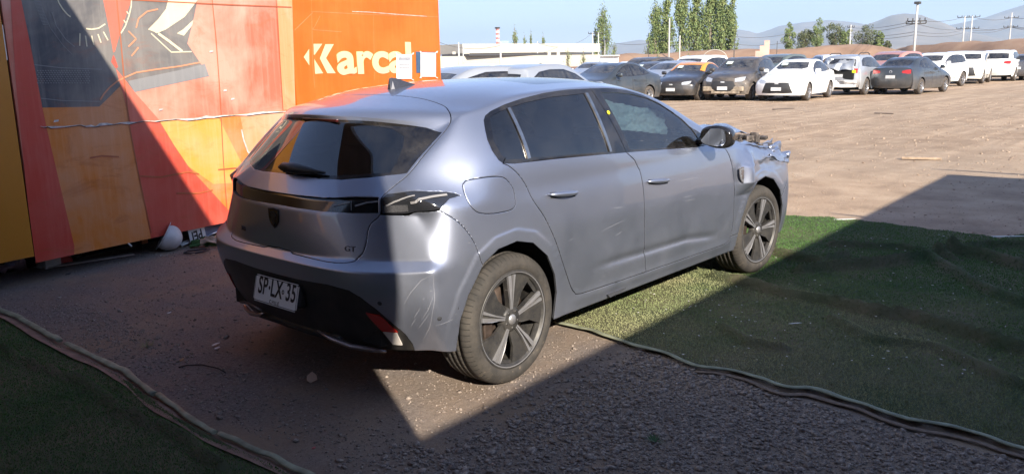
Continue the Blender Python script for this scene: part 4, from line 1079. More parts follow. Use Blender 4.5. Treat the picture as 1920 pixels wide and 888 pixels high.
def turf(name,inside,lo,hi,density,label):
    step=.03; ax=np.arange(lo[0],hi[0]+step,step); ay=np.arange(lo[1],hi[1]+step,step); X,Y=np.meshgrid(ax,ay,indexing='ij'); x,y=X.ravel(),Y.ravel(); z=turf_h(x,y)
    ny=len(ay); I,J=np.meshgrid(np.arange(len(ax)-1),np.arange(ny-1),indexing='ij'); n0=(I*ny+J).ravel(); F=np.stack([n0,n0+ny,n0+ny+1,n0+1],1)
    cx=x[F].mean(1); cy=y[F].mean(1); F=F[inside(cx,cy)]
    used=np.unique(F); mp=-np.ones(len(x),int); mp[used]=np.arange(len(used))
    base=npmesh(name+'_base',np.stack([x,y,z],1)[used],mp[F],TB,None,True); tag(base,kind='structure')
    A=(hi[0]-lo[0])*(hi[1]-lo[1]); n=int(A*density); bx=rng.uniform(lo[0],hi[0],n); by=rng.uniform(lo[1],hi[1],n)
    d=np.hypot(bx-CAM.x,by-CAM.y); keep=inside(bx,by)&(rng.uniform(0,1,n)<np.clip(3.6/d,.35,1)); bx,by,d=bx[keep],by[keep],d[keep]; n=len(bx)
    # bilinear height from the base grid
    zi=z.reshape(X.shape); fi=np.clip((bx-lo[0])/step,0,len(ax)-1.001); fj=np.clip((by-lo[1])/step,0,ny-1.001); i=fi.astype(int); j=fj.astype(int); u=fi-i; v=fj-j
    bz=zi[i,j]*(1-u)*(1-v)+zi[i+1,j]*u*(1-v)+zi[i,j+1]*(1-u)*v+zi[i+1,j+1]*u*v
    gxs=(zi[i+1,j]-zi[i,j])/step; gys=(zi[i,j+1]-zi[i,j])/step
    a=rng.uniform(0,6.28,n); L=rng.uniform(.006,.011,n); W=rng.uniform(.0013,.0023,n)*np.clip(d/3.5,1,2); ln=rng.uniform(.2,1.1,n); la=rng.uniform(0,6.28,n)
    nx,nyy,nz_=-gxs,-gys,np.ones(n); tip=np.stack([nx+ln*np.cos(la),nyy+ln*np.sin(la),nz_],1); tip/=np.linalg.norm(tip,axis=1)[:,None]
    B=np.stack([bx,by,bz-.001],1); s=np.stack([np.cos(a)*W,np.sin(a)*W,np.zeros(n)],1)
    V=np.empty((n,3,3)); V[:,0]=B-s; V[:,1]=B+s; V[:,2]=B+tip*L[:,None]
    o=npmesh(name,V.reshape(-1,3),np.arange(n*3).reshape(-1,3),BLADE,None,False); tag(o,label,'grass',kind='stuff'); return o
inR=lambda x,y:(x>np.interp(y,er_y,er_x)+.02)&(x<np.interp(y,fa_y,fa_x)+.02*np.sin(y*23))&(y<.62)&(y>-4.9)
inL=lambda x,y:(x<np.interp(y,el_y,el_x)-.035)
turf('artificial_grass',inR,(.5,-4.9),(5.4,.62),26000,'wrinkled green artificial grass mat under and right of the silver hatchback')
turf('artificial_grass',inL,(-2.7,-1.6),(-1.05,3.1),30000,'dark green artificial grass mat in the shade at the lower left')
HEM=simple('mat_hem',(.22,.235,.165),.7,0,.35,14); HEMB=simple('mat_backing_edge',(.16,.115,.085),.8,0,.3,40)
def hem(name,pts,r,mat,z,label,parent=None,flat=.38,amp=.011):
    P=resample([(x,y,z) for x,y in pts],.03,True); m=MB(); L=[];rs=[]
    for i,p in enumerate(P):
        n_=noise.noise(Vector((p.x*6,p.y*6,1))); L.append(Vector((p.x+n_*amp,p.y,z+r*flat*.6+amp*abs(n_)))); rs.append(r*(1+.35*noise.noise(Vector((p.y*5,2,p.x)))))
    m.tube(L,rs,8,True,flat=flat); o=m.build(name,mat,parent); 
    if label: tag(o,label,'mat edge')
    return o
hem('mat_edge',ER,.017,HEM,.012,'pale rolled hem along the near edge of the right grass mat')
hem('mat_edge',[(x-.055-.012*math.sin(y*9),y) for x,y in ER[5:]],.016,HEMB,.0,'brown perforated backing strip showing below the rolled hem of the right mat',flat=.25)
hem('mat_edge',EL[:5],.020,HEM,.012,'pale hem segment of the left mat nearest the orange container',flat=.5)
hem('mat_edge',[(a-.0,b) for a,b in [( (EL[4][0]*.85+EL[5][0]*.15)+.01,(EL[4][1]*.85+EL[5][1]*.15)),EL[5],EL[6],EL[7]]],.018,HEM,.012,'second hem segment of the left mat, ending at a black strap',flat=.5)
hem('mat_edge',[(EL[7][0]+.012,EL[7][1]-.01),EL[8],EL[9]],.016,HEM,.012,'short third hem segment of the left mat between two dark breaks',flat=.5)
hem('mat_edge',[(EL[9][0]+.008,EL[9][1]-.02),EL[10],EL[11],EL[12],EL[13]],.015,HEM,.012,'hem segment of the left mat nearest the camera at the bottom edge',flat=.5)
m=MB(); P=resample([(x-.045,y,.004) for x,y in EL],.04,True)
for p,q in zip(P[:-1],P[1:]):
    w1=.030+.018*noise.noise(Vector((p.y*3,0,0))); w2=.030+.018*noise.noise(Vector((q.y*3,0,0))); m.quad((p.x+w1,p.y,.006),(q.x+w2,q.y,.006),(q.x-w2,q.y,.020),(p.x-w1,p.y,.020))
tag(m.build('mat_underside',simple('bare_backing',(.20,.13,.10),.9,0,.35,12)),'bare brown strip of matting inside the left hem','mat strip')
# litter on the dirt
def flake(px,py,size,mat,label,cat,name,ang=0,tilt=.1,asp=.6,z=.006,th=.003):
    g_=gnd(px,py); pts=[]
    for k in range(6):
        a=k/6*6.283+random.uniform(-.3,.3); r=size*random.uniform(.75,1.1); x,y=r*math.cos(a),r*asp*math.sin(a); pts.append(Vector((x*math.cos(ang)-y*math.sin(ang),x*math.sin(ang)+y*math.cos(ang),x*tilt)))
    m=MB(); m.prism([g_+p+Vector((0,0,z)) for p in pts],(0,0,th)); return tag(m.build(name,mat),label,cat)
PAPER=simple('litter_paper',(.62,.60,.58),.8); CARD=simple('litter_card',(.50,.36,.27),.85); LEAF=simple('dry_leaf',(.30,.19,.09),.8)
flake(585,712,.035,CARD,'tan cardboard scrap standing on dark gravel below the number plate','scrap','cardboard_scrap',.9,.5,.8,.014)
flake(405,647,.026,PAPER,'pair of white paper scraps on gravel left of the bumper, upper piece','scrap','paper_scrap',.2)
flake(408,654,.020,PAPER,'small white paper scrap just below the larger white one left of the bumper','scrap','paper_scrap',.1)
flake(317,588,.016,PAPER,'tiny white scrap on the gravel far left of the number plate','scrap','paper_scrap')
flake(341,676,.018,LEAF,'pale brown leaf beside the thin twig on dark gravel','leaf','dry_leaf',.4)
flake(487,698,.014,LEAF,'small tan leaf between the twig and the cardboard scrap','leaf','dry_leaf',.8)
flake(588,842,.010,simple('pink_wrap',(.5,.12,.12),.6),'tiny pink wrapper at the bottom of the gravel','wrapper','wrapper')
flake(1508,486,.045,PAPER,'thin pale strip lying on grass mat right of the front wheel','scrap','paper_scrap',-.7,.05,.15,.035)
flake(1490,617,.045,PAPER,'thin white straw-like strip in the middle of the right grass mat','scrap','paper_scrap',-.75,.02,.12,.035)
flake(1585,413,.10,simple('white_film',(.75,.76,.72),.5),'white crumpled film at the far edge of the grass mat','film','plastic_film',-.9,.02,.18,.01)
flake(1880,446,.22,simple('grey_film',(.55,.56,.52),.5),'pale strip along the far right edge of the grass mat','film','plastic_film',-.95,.02,.08,.012)
random.seed(3)
m=MB()
for k in range(150):
    px=random.uniform(1150,1915); py=random.uniform(430+ (0 if px>1450 else 100),700)
    q=gnd(px,py,.03)
    if not inR(np.array([q.x]),np.array([q.y]))[0]: continue
    s_=random.uniform(.003,.009); z=float(turf_h(np.array([q.x]),np.array([q.y]))[0])+.018; a=random.uniform(0,3)
    m.prism([(q.x+s_*math.cos(a),q.y+s_*math.sin(a),z),(q.x-s_*math.sin(a)*.6,q.y+s_*math.cos(a)*.6,z),(q.x-s_*math.cos(a),q.y-s_*math.sin(a),z),(q.x+s_*.4*math.sin(a),q.y-s_*.4*math.cos(a),z)],(0,0,.002))
tag(m.build('litter_specks',PAPER),'pale leaf and paper specks scattered over the right grass mat','litter',kind='stuff')
m=MB(); tw=[gnd(335,688,.006),gnd(350,684,.008),gnd(380,683,.008),gnd(410,690,.010),gnd(423,698,.006)]; m.tube(tw,.0035,6); tag(m.build('twig',simple('twig_dark',(.04,.03,.025),.8)),'thin dark bent twig on gravel left of the rear bumper','twig')
m=MB(); p0=gnd(275,650)
for k in range(26):
    a=random.uniform(0,6.28); l=random.uniform(.03,.085); r=random.uniform(0,.03); b=p0+Vector((r*math.cos(a),r*math.sin(a),0)); e=b+Vector((l*.6*math.cos(a),l*.6*math.sin(a),l*random.uniform(.3,1))); w=Vector((-math.sin(a),math.cos(a),0))*.003
    m.poly([b-w,b+w,e])
tag(m.build('weed',simple('weed_dry',(.22,.20,.10),.8)),'small dry weed tuft growing in the gravel at left','weed')
m=MB(); p0=gnd(1228,828)
for k in range(30):
    a=random.uniform(0,6.28); l=random.uniform(.015,.04); r=random.uniform(0,.03); b=p0+Vector((r*math.cos(a),r*math.sin(a),0)); e=b+Vector((l*math.cos(a),l*math.sin(a),l*.6)); w=Vector((-math.sin(a),math.cos(a),0))*.004
    m.poly([b-w,b+w,e])
tag(m.build('weed',simple('weed_green',(.04,.09,.03),.8)),'tiny green weed in the coarse gravel at lower centre right','weed')
# things lying on the lot
def plank(a,b,w,th,mat,label,name='plank',cat='board'):
    a,b=gnd(*a),gnd(*b); d=(b-a); c_=(a+b)/2; m=MB(); m.box((c_.x,c_.y,th/2+.004),(d.length,w,th),rz=math.atan2(d.y,d.x),bev=min(.004,th*.3)); return tag(m.build(name,mat),label,cat)
WOOD=simple('weathered_wood',(.36,.27,.19),.8,0,.3,14)
plank((1690,298),(1765,300),.10,.035,WOOD,'short tan wooden board lying alone on the open dirt lot')
plank((80,504),(250,478),.07,.012,simple('grey_lath',(.34,.29,.26),.8),'thin grey-brown lath on the gravel under the orange container')
DSTK=simple('dark_stick',(.10,.075,.06),.8)
plank((1450,206),(1488,204),.10,.02,DSTK,'dark flat strip on the dirt nearest the white sedan')
plank((1640,213),(1675,214),.08,.02,DSTK,'thin dark strip on the dirt below the dark sedan')
# ---------------------------------------------------------------- orange container with its painted front
Bo=Vector((-.68,3.18,0)); Ud=Vector((.9857,.1685,0)); Nd=Vector((.1685,-.9857,0))   # along the wall, and out of it towards the car
def wallp(px,py,off=0):
    d=pray(px,py); t=((Bo+Nd*off-CAM).dot(Nd))/d.dot(Nd); q=CAM+d*t-Bo; return q.dot(Ud),q.z
def W3(u,z,off=0): return Bo+Ud*u+Nd*off+Vector((0,0,z))
def wallmat(name,col_,pale_,amt=.5,rough=.38,rust=.5,streak=.3):
    col=tuple(x*.80 for x in col_); pale=tuple(x*.78 for x in pale_)
    t=NT(name); c=t.coord('Object'); n1=t.noise(c,1.3,5,.6,.4); st=t.noise(t.coord('Object',(14,14,.8)),1.5,7,.75)
    b=t.mix(t.math('MULTIPLY',t.ramp(n1,[(.42,0.0),(.62,1.0)]),amt),col,pale)
    b=t.mix(t.math('MULTIPLY',t.ramp(st,[(.48,0.0),(.75,1.0)]),streak),b,tuple(min(1,x*1.2+.03) for x in pale))
    r=t.math('MULTIPLY',t.ramp(t.noise(t.coord('Object',(1,1,2.6)),1.9,9,.76,.9),[(.54,0.0),(.70,1.0)]),rust); b=t.mix(r,b,(.36,.09,.02))
    d=t.ramp(t.noise(c,22,5,.8),[(.68,0.0),(.74,1.0)]); b=t.mix(t.math('MULTIPLY',d,.35),b,tuple(x*.45 for x in col))
    t.set(Base_Color=b,Roughness=rough,Normal=t.bump(t.noise(c,2.0,3),.25,.03)); return t.m
W_RED=wallmat('paint_red',(.68,.075,.045),(.70,.19,.14),.5)
W_PINK=wallmat('paint_pale_red',(.66,.17,.10),(.80,.43,.33),.85,rust=.45)  # pale red with paler mottling
W_ORG=wallmat('paint_orange_mottled',(.80,.24,.03),(.78,.42,.26),.55)
W_YEL=wallmat('paint_yellow_orange',(.80,.22,.03),(.80,.38,.24),.6)
W_ORD=wallmat('paint_deep_orange',(.62,.24,.02),(.66,.27,.03),.4,rust=.2,streak=.1)
W_ORC=wallmat('paint_bright_orange',(.74,.135,.008),(.76,.21,.03),.5,rust=.25,streak=.25)
W_GRY=wallmat('paint_dial_grey',(.060,.066,.085),(.30,.275,.25),.8,rust=.30,streak=.45)
W_CRM=wallmat('paint_cream',(.80,.70,.46),(.85,.78,.60),.5,rust=.1)
W_LIN=wallmat('paint_line_orange',(.70,.24,.10),(.78,.42,.28),.5,rust=.1)
PRIM=simple('torn_metal',(.55,.50,.48),.6,.0,.45,18); WDARK=plain('container_gap',(.012,.010,.010),.9)
cont=empty('shipping_container',tuple(Bo)); tag(cont,'red and orange steel container with faded dial artwork, behind the silver hatchback','container')
inv=Matrix.Translation(-Bo)
def wbuild(m,name,mats,parent=None,smooth=None): 
    o=m.build(name,mats,parent or cont,smooth); o.matrix_parent_inverse=Matrix.Translation(-Bo); return o
TOPZ=2.75
m=MB()
cc=W3(2.55,(TOPZ+.15)/2,-1.24); m.box(tuple(cc),(5.06,2.4,TOPZ-.17),rz=math.atan2(Ud.y,Ud.x)); wbuild(m,'container_body',WDARK)
def sheet(m,pts,off,mi):
    """polygon given in picture points on the wall plane"""
    m.mi=mi; m.poly([W3(*wallp(*p),off) for p in pts])
def sheetuz(m,pts,off,mi): m.mi=mi; m.poly([W3(u,z,off) for u,z in pts])
u_gap=wallp(548,100)[0]
zs=.15
m=MB()
# steel sheet itself
m.mi=0; P_=[(0.0,zs),(u_gap-.012,zs),(u_gap-.012,TOPZ),(0.0,TOPZ)]; m.prism([W3(u,z,0) for u,z in P_],-Nd*.02)
L=.0015
sheet(m,[(14,-80),(28,-80),(39.5,0),(88,243),(139,460),(139,477),(67,492.5),(52,380),(30,160)],L,1)
sheet(m,[(88,243),(186,200),(211,176),(232,150),(243,240),(283,446.5),(139,477),(139,460)],L,2)
sheet(m,[(79,202),(186,200),(88,243)],L,2)
sheet(m,[(220,132),(254,175),(299,228),(326,272),(353,312),(434,400),(450,411),(283,446.5),(243,240),(232,150)],L,1)
sheet(m,[(299,228),(545,205),(560,388),(450,411),(434,400),(353,312),(326,272)],L,3)
sheet(m,[(300,228),(345,225),(410,222),(470,340),(400,345),(353,312),(326,272)],2*L,8)
sheet(m,[(450,219),(547,210),(556,330),(475,335)],2*L,9)
sheet(m,[(28,-80),(375,-80),(370,0),(363,35),(351,82),(392,143),(330,156),(252,173),(235,152),(211,176),(186,200),(79,202),(60,100),(39.5,0)],L,4)
sheet(m,[(252,173),(392,143),(384,120),(330,133),(240,152)],1.5*L,10)
sheet(m,[(185,-80),(250,-80),(246,0),(225,61),(215,97),(212,99),(205,58),(193,0)],2*L,5)
sheet(m,[(212,103),(208,116),(217,129),(221,126),(215,108)],2*L,1)
sheet(m,[(217,129),(232,147),(252,173),(300,227),(246,232)],2*L,5)
sheet(m,[(516,-80),(545,-80),(554,205),(530,208)],L,9)
def stroke(m,pts,w,off,mi,closed=False):
    m.mi=mi; P=[wallp(*p) for p in pts]
    for (a,b),(c,d) in zip(P[:-1],P[1:]):
        dx,dz=c-a,d-b; l=math.hypot(dx,dz)
        if l<1e-6: continue
        nx,nz_=-dz/l*w/2,dx/l*w/2; m.poly([W3(a+nx,b+nz_,off),W3(c+nx,d+nz_,off),W3(c-nx,d-nz_,off),W3(a-nx,b-nz_,off)])
s_=3.415
z1=lambda L_:[(x/s_,y/s_) for x,y in L_]
for a in ([(360,-20),(375,20),(400,60),(430,95),(450,110)],[(550,185),(585,190),(630,182),(672,155)],[(840,-20),(838,40),(825,100),(800,170),(772,215)],[(510,215),(508,295)],[(545,230),(555,300)],[(585,230),(598,290)],[(625,220),(645,275)],[(660,205),(690,260)],[(808,75),(822,92)],[(790,130),(802,148)]):
    stroke(m,z1(a),.010,3*L,6)
for a in ([(640,640),(665,600),(700,560),(750,520),(790,500),(870,465),(1000,445),(1150,425),(1280,400)],[(820,200),(870,250),(820,300)],[(840,360),(885,305)],[(870,180),(885,120),(940,75),(1010,60)]): stroke(m,z1(a),.012,3*L,7)
sheet(m,z1([(1085,-40),(1270,-60),(1265,0),(1180,110),(1060,190),(1000,215),(985,205),(945,190),(1010,125),(1060,60)]),3*L,6)
stroke(m,z1([(965,215),(1030,275),(1095,335),(1225,332)]),.010,3*L,6)
stroke(m,z1([(1010,215),(1080,265),(1165,330)]),.022,4*L,6)
sheet(m,z1([(1130,215),(1170,190),(1235,130),(1228,165),(1175,230)]),3*L,6)
stroke(m,z1([(330,80),(360,170),(420,255),(475,300)]),.006,3*L,10)
stroke(m,z1([(270,60),(320,180),(400,290),(460,350)]),.004,3*L,10)
stroke(m,z1([(215,415),(390,435),(650,445)]),.006,3*L,10); stroke(m,z1([(260,630),(400,645),(635,650)]),.006,3*L,10)
for k in range(22): stroke(m,z1([(200+k*3.4,-30+k*9),(245+k*3.0,-33+k*9)]),.004,3*L,10)
for i in range(20):
    for j in range(7):
        x=235+i*17+(j%2)*8; y=452+j*13
        if x>590: continue
        stroke(m,z1([(x,y),(x+9,y+3)]),.007,3*L,10)
# folds, seams, torn joint
for a in ([(213,-60),(220,20),(226,80),(232,150),(243,240),(258,320),(283,437)],[(393,-60),(397,0),(404,70),(410,150),(414,215)],[(414,222),(418,300),(425,395)],[(514,-60),(517,0),(524,110),(530,208)]): stroke(m,a,.010,4*L,11)
stroke(m,[(218,-2),(300,3),(420,9),(546,14)],.010,4*L,11)
random.seed(21)
tear=[(75,237),(82,238.5),(88,237.5),(95,238),(120,237),(150,234),(160,236.5),(170,235),(178,237),(186,233),(200,232),(212,233),(225,230),(240,230),(255,229.5),(270,227),(290,227.5),(310,225),(330,223),(350,223.5),(370,222),(385,219),(400,219.5),(418,217),(440,216),(462,214.5),(490,211),(530,209),(547,209)]
up=[];dn=[]
for i,(x,y) in enumerate(tear):
    w=.003+.013*random.random()**2*(1 if i>2 else .3); u,z=wallp(x,y); z+=random.uniform(-.002,.002); up.append((u,z+w*.5)); dn.append((u,z-w))
for i in range(len(up)-1): sheetuz(m,[up[i],up[i+1],dn[i+1],dn[i]],5*L,12)
for i in range(len(up)-1):
    u,z=dn[i]; u2,z2=dn[i+1]; sheetuz(m,[(u,z+.002),(u2,z2+.002),(u2,z2-.003),(u,z-.003)],6*L,13 if i%3 else 11)
for a in ([(452,243),(456,262),(464,285),(471,289)],): stroke(m,a,.016,5*L,12)
for q in ((421,170),(435,186),(395,97),(300,206),(104,227)): 
    u,z=wallp(*q); sheetuz(m,[(u-.02,z-.008),(u+.018,z-.004),(u+.022,z+.010),(u-.012,z+.008)],5*L,12)
for a in ([(262,330),(300,332),(352,322),(372,326)],[(330,362),(372,362),(398,356)],[(168,296),(190,292),(222,294)],[(408,318),(452,314)]): stroke(m,a,.012,5*L,14)
art=wbuild(m,'art_panel',[W_PINK,W_RED,W_ORG,W_YEL,W_GRY,wallmat('paint_red_wedge',(.78,.16,.10),(.80,.25,.18),.4,rust=.1),W_CRM,W_LIN,wallmat('paint_yellow',(.82,.37,.04),(.84,.50,.30),.5,rust=.3),wallmat('paint_pale_orange',(.80,.34,.15),(.84,.50,.36),.6),wallmat('paint_dial_light',(.24,.24,.25),(.38,.37,.36),.5,rust=0),wallmat('paint_seam',(.42,.10,.04),(.55,.20,.10),.5),PRIM,WDARK,wallmat('paint_rust_band',(.46,.11,.04),(.58,.20,.10),.6,rust=.8)])
m=MB(); u1=5.10
m.prism([W3(u,z,0) for u,z in ((u_gap+.012,zs+.02),(u1,zs+.02),(u1,TOPZ),(u_gap+.012,TOPZ))],-Nd*.02)
m.mi=1
for a in ([(586,55),(590,50),(600,30)],[(586,56),(640,60)],[(583,22),(700,28),(822,32)],[(583,-40),(586,120),(590,165)],[(700,20),(702,150)]): stroke(m,a,.006,.002,1)
stroke(m,[(552,57),(586,24)],.008,.002,1)
m.mi=2
for a in ([(660,22),(690,23),(740,27),(800,31)],): stroke(m,a,.005,.003,2)
org=wbuild(m,'orange_panel',[W_ORC,wallmat('paint_seam_orange',(.62,.20,.05),(.75,.38,.18),.5),PRIM])
# logo lettering
m=MB(); z3=lambda L_:[(380+x/s_,y/s_) for x,y in L_]
for poly_ in ([(645,366),(680,314),(681,420)],[(708,282),(764,282),(716,352),(710,352)],[(712,378),(770,470),(718,474)],[(784,284),(838,284),(788,373),(850,470),(796,470),(748,375)]): sheet(m,z3(poly_),.004,0)
LOGO=simple('logo_cream',(.62,.52,.30),.5,0,.06,8)
m.build('logo_letter',LOGO,org)
bl=Vector(wallp(380+862/s_,137.8)+(0,)); br=Vector(wallp(380+1338/s_,137.5)+(0,)); xh=wallp(380+1000/s_,320/s_)[1]-wallp(380+1000/s_,470/s_)[1]
cu_=bpy.data.curves.new('t','FONT'); cu_.body='arcal'; cu_.size=1; cu_.extrude=.004; cu_.offset=.030; cu_.resolution_u=8
o=bpy.data.objects.new('t',cu_); COL.objects.link(o); dg=bpy.context.evaluated_depsgraph_get(); me=bpy.data.meshes.new_from_object(o.evaluated_get(dg)); bpy.data.objects.remove(o)
cc_=coords(me); mnx,mxx=cc_[:,0].min(),cc_[:,0].max(); 
xhe=.53
k_x=(br.x-bl.x)/(mxx-mnx); k_z=xh/xhe
Mx=Matrix(((Ud.x*k_x,0,Nd.x,0),(Ud.y*k_x,0,Nd.y,0),(0,k_z,0,0),(0,0,0,1)))
org0=W3(bl.x-mnx*k_x,bl.y,.003); me.transform(Matrix.Translation(org0)@Mx); me.materials.clear(); me.materials.append(LOGO)
lo_=link(bpy.data.objects.new('logo_lettering',me),org)
# taped notices
WP=plain('notice_paper',(.70,.70,.69),.7); NAVY=simple('notice_navy',(.05,.09,.16),.5); GREYP=simple('notice_print',(.30,.31,.34),.7,0,.3,90)
def notice(pxa,pya,pxb,pyb,label,printed):
    r=empty('notice',tuple(W3(*wallp((pxa+pxb)/2,pyb),.01))); tag(r,label,'notice')
    m=MB(); pts=[W3(*wallp(*q),.012) for q in ((pxa,pya),(pxb,pya+.5),(pxb,pyb),(pxa,pyb))]; m.prism([p-r.location for p in pts],Nd*.002); m.build('paper',WP,r)
    if printed:
        m=MB()
        for f0,f1,g0,g1 in ((.12,.88,.12,.26),(.15,.85,.38,.44),(.15,.85,.50,.56)):
            m.poly([W3(*wallp(pxa+(pxb-pxa)*a,pya+(pyb-pya)*b),.0155)-r.location for a,b in ((f0,g0),(f1,g0),(f1,g1),(f0,g1))])
        m.build('printing',GREYP,r)
    m=MB()
    for q,dx,dy in ((pxa,-2,-3),(pxb,2,-3),(pxa,-2,3),(pxb,2,3)):
        y=pya if dy<0 else pyb; m.poly([W3(*wallp(*e),.0165)-r.location for e in ((q-1.5,y),(q+dx,y+dy),(q+dx+2,y+dy),(q+2,y+1))])
    m.build('tape',plain('tape_white',(.7,.7,.66),.3),r)
    return r
notice(741.6,102,770.5,148,'white printed notice taped over the last letters of the logo',True)
m=MB(); sheet(m,[(779,97),(817,98),(817,136),(780,137)],.006,0); o=m.build('notice_board',NAVY); tag(o,'dark blue sign almost covered by the right-hand white notice','sign')
notice(787,99,815.5,144,'blank white notice taped over a dark blue sign at the container end',False)
# second container at the far left
cA=empty('shipping_container',tuple(W3(-.06,0,0))); tag(cA,'plain yellow-orange container cut by the left edge, next to the artwork container','container')
def wbA(m,name,mats): o=m.build(name,mats,cA); o.matrix_parent_inverse=Matrix.Translation(-cA.location); return o
m=MB(); m.prism([W3(u,z,.035) for u,z in ((-5,.20),(-.035,.20),(-.035,TOPZ),(-5,TOPZ))],-Nd*.03); wbA(m,'front_panel',W_ORD)
m=MB(); cc=W3(-2.55,(TOPZ+.2)/2,-1.24); m.box(tuple(cc),(4.9,2.4,TOPZ-.22),rz=math.atan2(Ud.y,Ud.x)); wbA(m,'container_body',WDARK)
m=MB(); m.box(tuple(W3(-.018,1.15,-.03)),(.012,.03,1.9),rz=math.atan2(Ud.y,Ud.x)); m.box(tuple(W3(-.022,1.72,.005)),(.012,.01,.24),rz=math.atan2(Ud.y,Ud.x)); wbA(m,'corner_seal',plain('seal_white',(.75,.75,.72),.5))
# blocks and junk under the container
def blk(px,py,size,mat,label,name,cat,depth=0):
    g_=gnd(px,py)+(-Nd)*depth; m=MB(); m.box((g_.x,g_.y,size[2]/2),size,rz=math.atan2(Ud.y,Ud.x)+.05,bev=.004); return tag(m.build(name,mat),label,cat)
blk(92,500,(.13,.13,.16),simple('post_white',(.50,.52,.52),.6),'white support post under the left corner of the artwork container','support_post','post')
blk(117,492,(.11,.11,.19),simple('post_red',(.42,.03,.02),.5),'red support block standing beside the white post','support_block','block')
blk(281,458,(.07,.10,.16),simple('post_rust',(.50,.14,.04),.6),'rusty orange support block behind the white helmet','support_block','block',.12)
blk(345,452,(.09,.1,.16),simple('post_rust2',(.42,.11,.04),.6),'rusty orange support block right of the white helmet','support_block','block',.12)
m=MB(); m.prism([W3(u,0,-.5) for u in (-3,5)]+[W3(u,.2,-.5) for u in (5,-3)],-Nd*.02); tag(m.build('shade_sheet',plain('shade_black',(.01,.01,.01),.9)),'black sheet added for the shade under the containers','board')  # black sheet stands in for the shade below the containers
# helmet
hg=gnd(322,470); hel=empty('helmet',(hg.x,hg.y+.05,.0)); tag(hel,'dirty white safety helmet lying on its side under the container','helmet')
bm=bmesh.new(); bmesh.ops.create_uvsphere(bm,u_segments=32,v_segments=20,radius=.115)
bmesh.ops.delete(bm,geom=[f for f in bm.faces if f.calc_center_median().z<-.03],context='FACES')
for v in bm.verts: v.co.x*=1.12; v.co.z*=1.05
_f=Vector((CAM_F.x,CAM_F.y,0)).normalized(); _z=(cr_*.75+_f*.30-Vector((0,0,1))*.50).normalized(); _x=Vector((0,0,1)).cross(_z).normalized(); _y=_z.cross(_x)
M_=Matrix(((_x.x,_y.x,_z.x,0),(_x.y,_y.y,_z.y,0),(_x.z,_y.z,_z.z,.115),(0,0,0,1)))
bm.transform(M_); me=bpy.data.meshes.new('helmet_shell'); bm.to_mesh(me); bm.free(); HW=simple('helmet_white',(.58,.56,.55),.45,0,.15,9); me.materials.append(HW)
for p in me.polygons: p.use_smooth=True
o=link(bpy.data.objects.new('helmet_shell',me),hel); md=o.modifiers.new('t','SOLIDIFY'); md.thickness=.004
m=MB(); m.lathe([(.118,-.03),(.138,-.034),(.137,-.038),(.116,-.036)],(0,0,0),'z',36); m.build('helmet_brim',HW,hel,tf=M_)
m=MB(); m.lathe([(.100,-.03),(.104,-.012),(.100,.0)],(0,0,0),'z',30); m.build('helmet_lining',plain('lining_black',(.01,.01,.012),.9),hel,tf=M_)
# plate with letters hanging upside down, papers, cloth
def wb(px,py,off=.0): u,z=wallp(px,py); return W3(u,z,off)
sg=empty('letter_sign',tuple(W3(*wallp(372,448),-.10))); tag(sg,'white sign with black letters lying upside down right of the helmet','sign')
su,sz=wallp(371,437); MS=Matrix(((Ud.x,0,Nd.x,0),(Ud.y,0,Nd.y,0),(0,1,0,0),(0,0,0,1)))
MSg=Matrix.Translation(W3(su,.085,-.03)-sg.location)@MS@Matrix.Rotation(rad(188),4,'Z')
m=MB(); m.prism([(-.10,-.065,0),(.07,-.065,0),(.07,.065,0),(-.10,.065,0)],(0,0,.004)); m.build('sign_board',simple('sign_white',(.60,.58,.58),.5),sg,tf=MSg)
text_obj('PEI',.12,BLK,sg,MSg@Matrix.Translation((-.01,0,.0052)),'lettering',.0006,.75,.003)
def junk(name,label,cat,px,py,pts,mat,z=.01,off=0):
    g_=gnd(px,py)-Nd*off; m=MB(); m.prism([g_+Vector((x*Ud.x-y*Nd.x,x*Ud.y-y*Nd.y,zz+z)) for x,y,zz in pts],(0,0,.006)); return tag(m.build(name,mat),label,cat)
junk('paper_stack','white and blue papers under the container next to the letter sign','papers',402,444,[(-.12,0,.0),(.14,.0,.05),(.16,.12,.12),(-.08,.10,.10)],simple('papers_blue',(.38,.42,.62),.6,0,.4,12))
junk('paper_sheet','white sheet on the ground right of the white helmet','papers',352,461,[(-.06,0,0),(.10,.02,.02),(.12,.08,.03),(-.04,.06,.01)],WP)
crumple('cloth',(tuple(gnd(357,464,.01)),tuple(gnd(415,458,.01)),tuple(gnd(418,446,.05)),tuple(gnd(362,450,.06))),24,14,.05,10,3.,simple('cloth_green',(.05,.12,.035),.9,0,.4,8),None,fold=2)
tag(bpy.data.objects['cloth'],'crumpled dark green cloth beside the letter sign','cloth')
crumple('cloth',(tuple(gnd(375,456,.05)),tuple(gnd(412,454,.05)),tuple(gnd(416,442,.09)),tuple(gnd(380,444,.09))),20,10,.04,10,6.,simple('cloth_beige',(.45,.33,.24),.9,0,.3,8),None,fold=1)
tag([o for o in bpy.data.objects if o.name.startswith('cloth')][-1],'beige and red crumpled cloth on top of the green cloth','cloth')
m=MB(); m.tube([gnd(345,474,.008),gnd(360,475,.01),gnd(380,472,.012),gnd(393,466,.012),gnd(372,468,.01),gnd(352,470,.008),gnd(345,474,.008)],.007,6); tag(m.build('strap',simple('strap_dark',(.03,.025,.03),.8)),'dark looped strap on the dirt in front of the green cloth','strap')
crumple('plastic_bag',(tuple(gnd(-30,520,.0)),tuple(gnd(50,500,.0)),tuple(gnd(48,486,.15)),tuple(gnd(-30,500,.15))),24,12,.06,9,2.,simple('bag_mauve',(.28,.20,.24),.5,0,.5,9),None,fold=2)
tag(bpy.data.objects['plastic_bag'],'crumpled mauve plastic bag under the left container','bag')
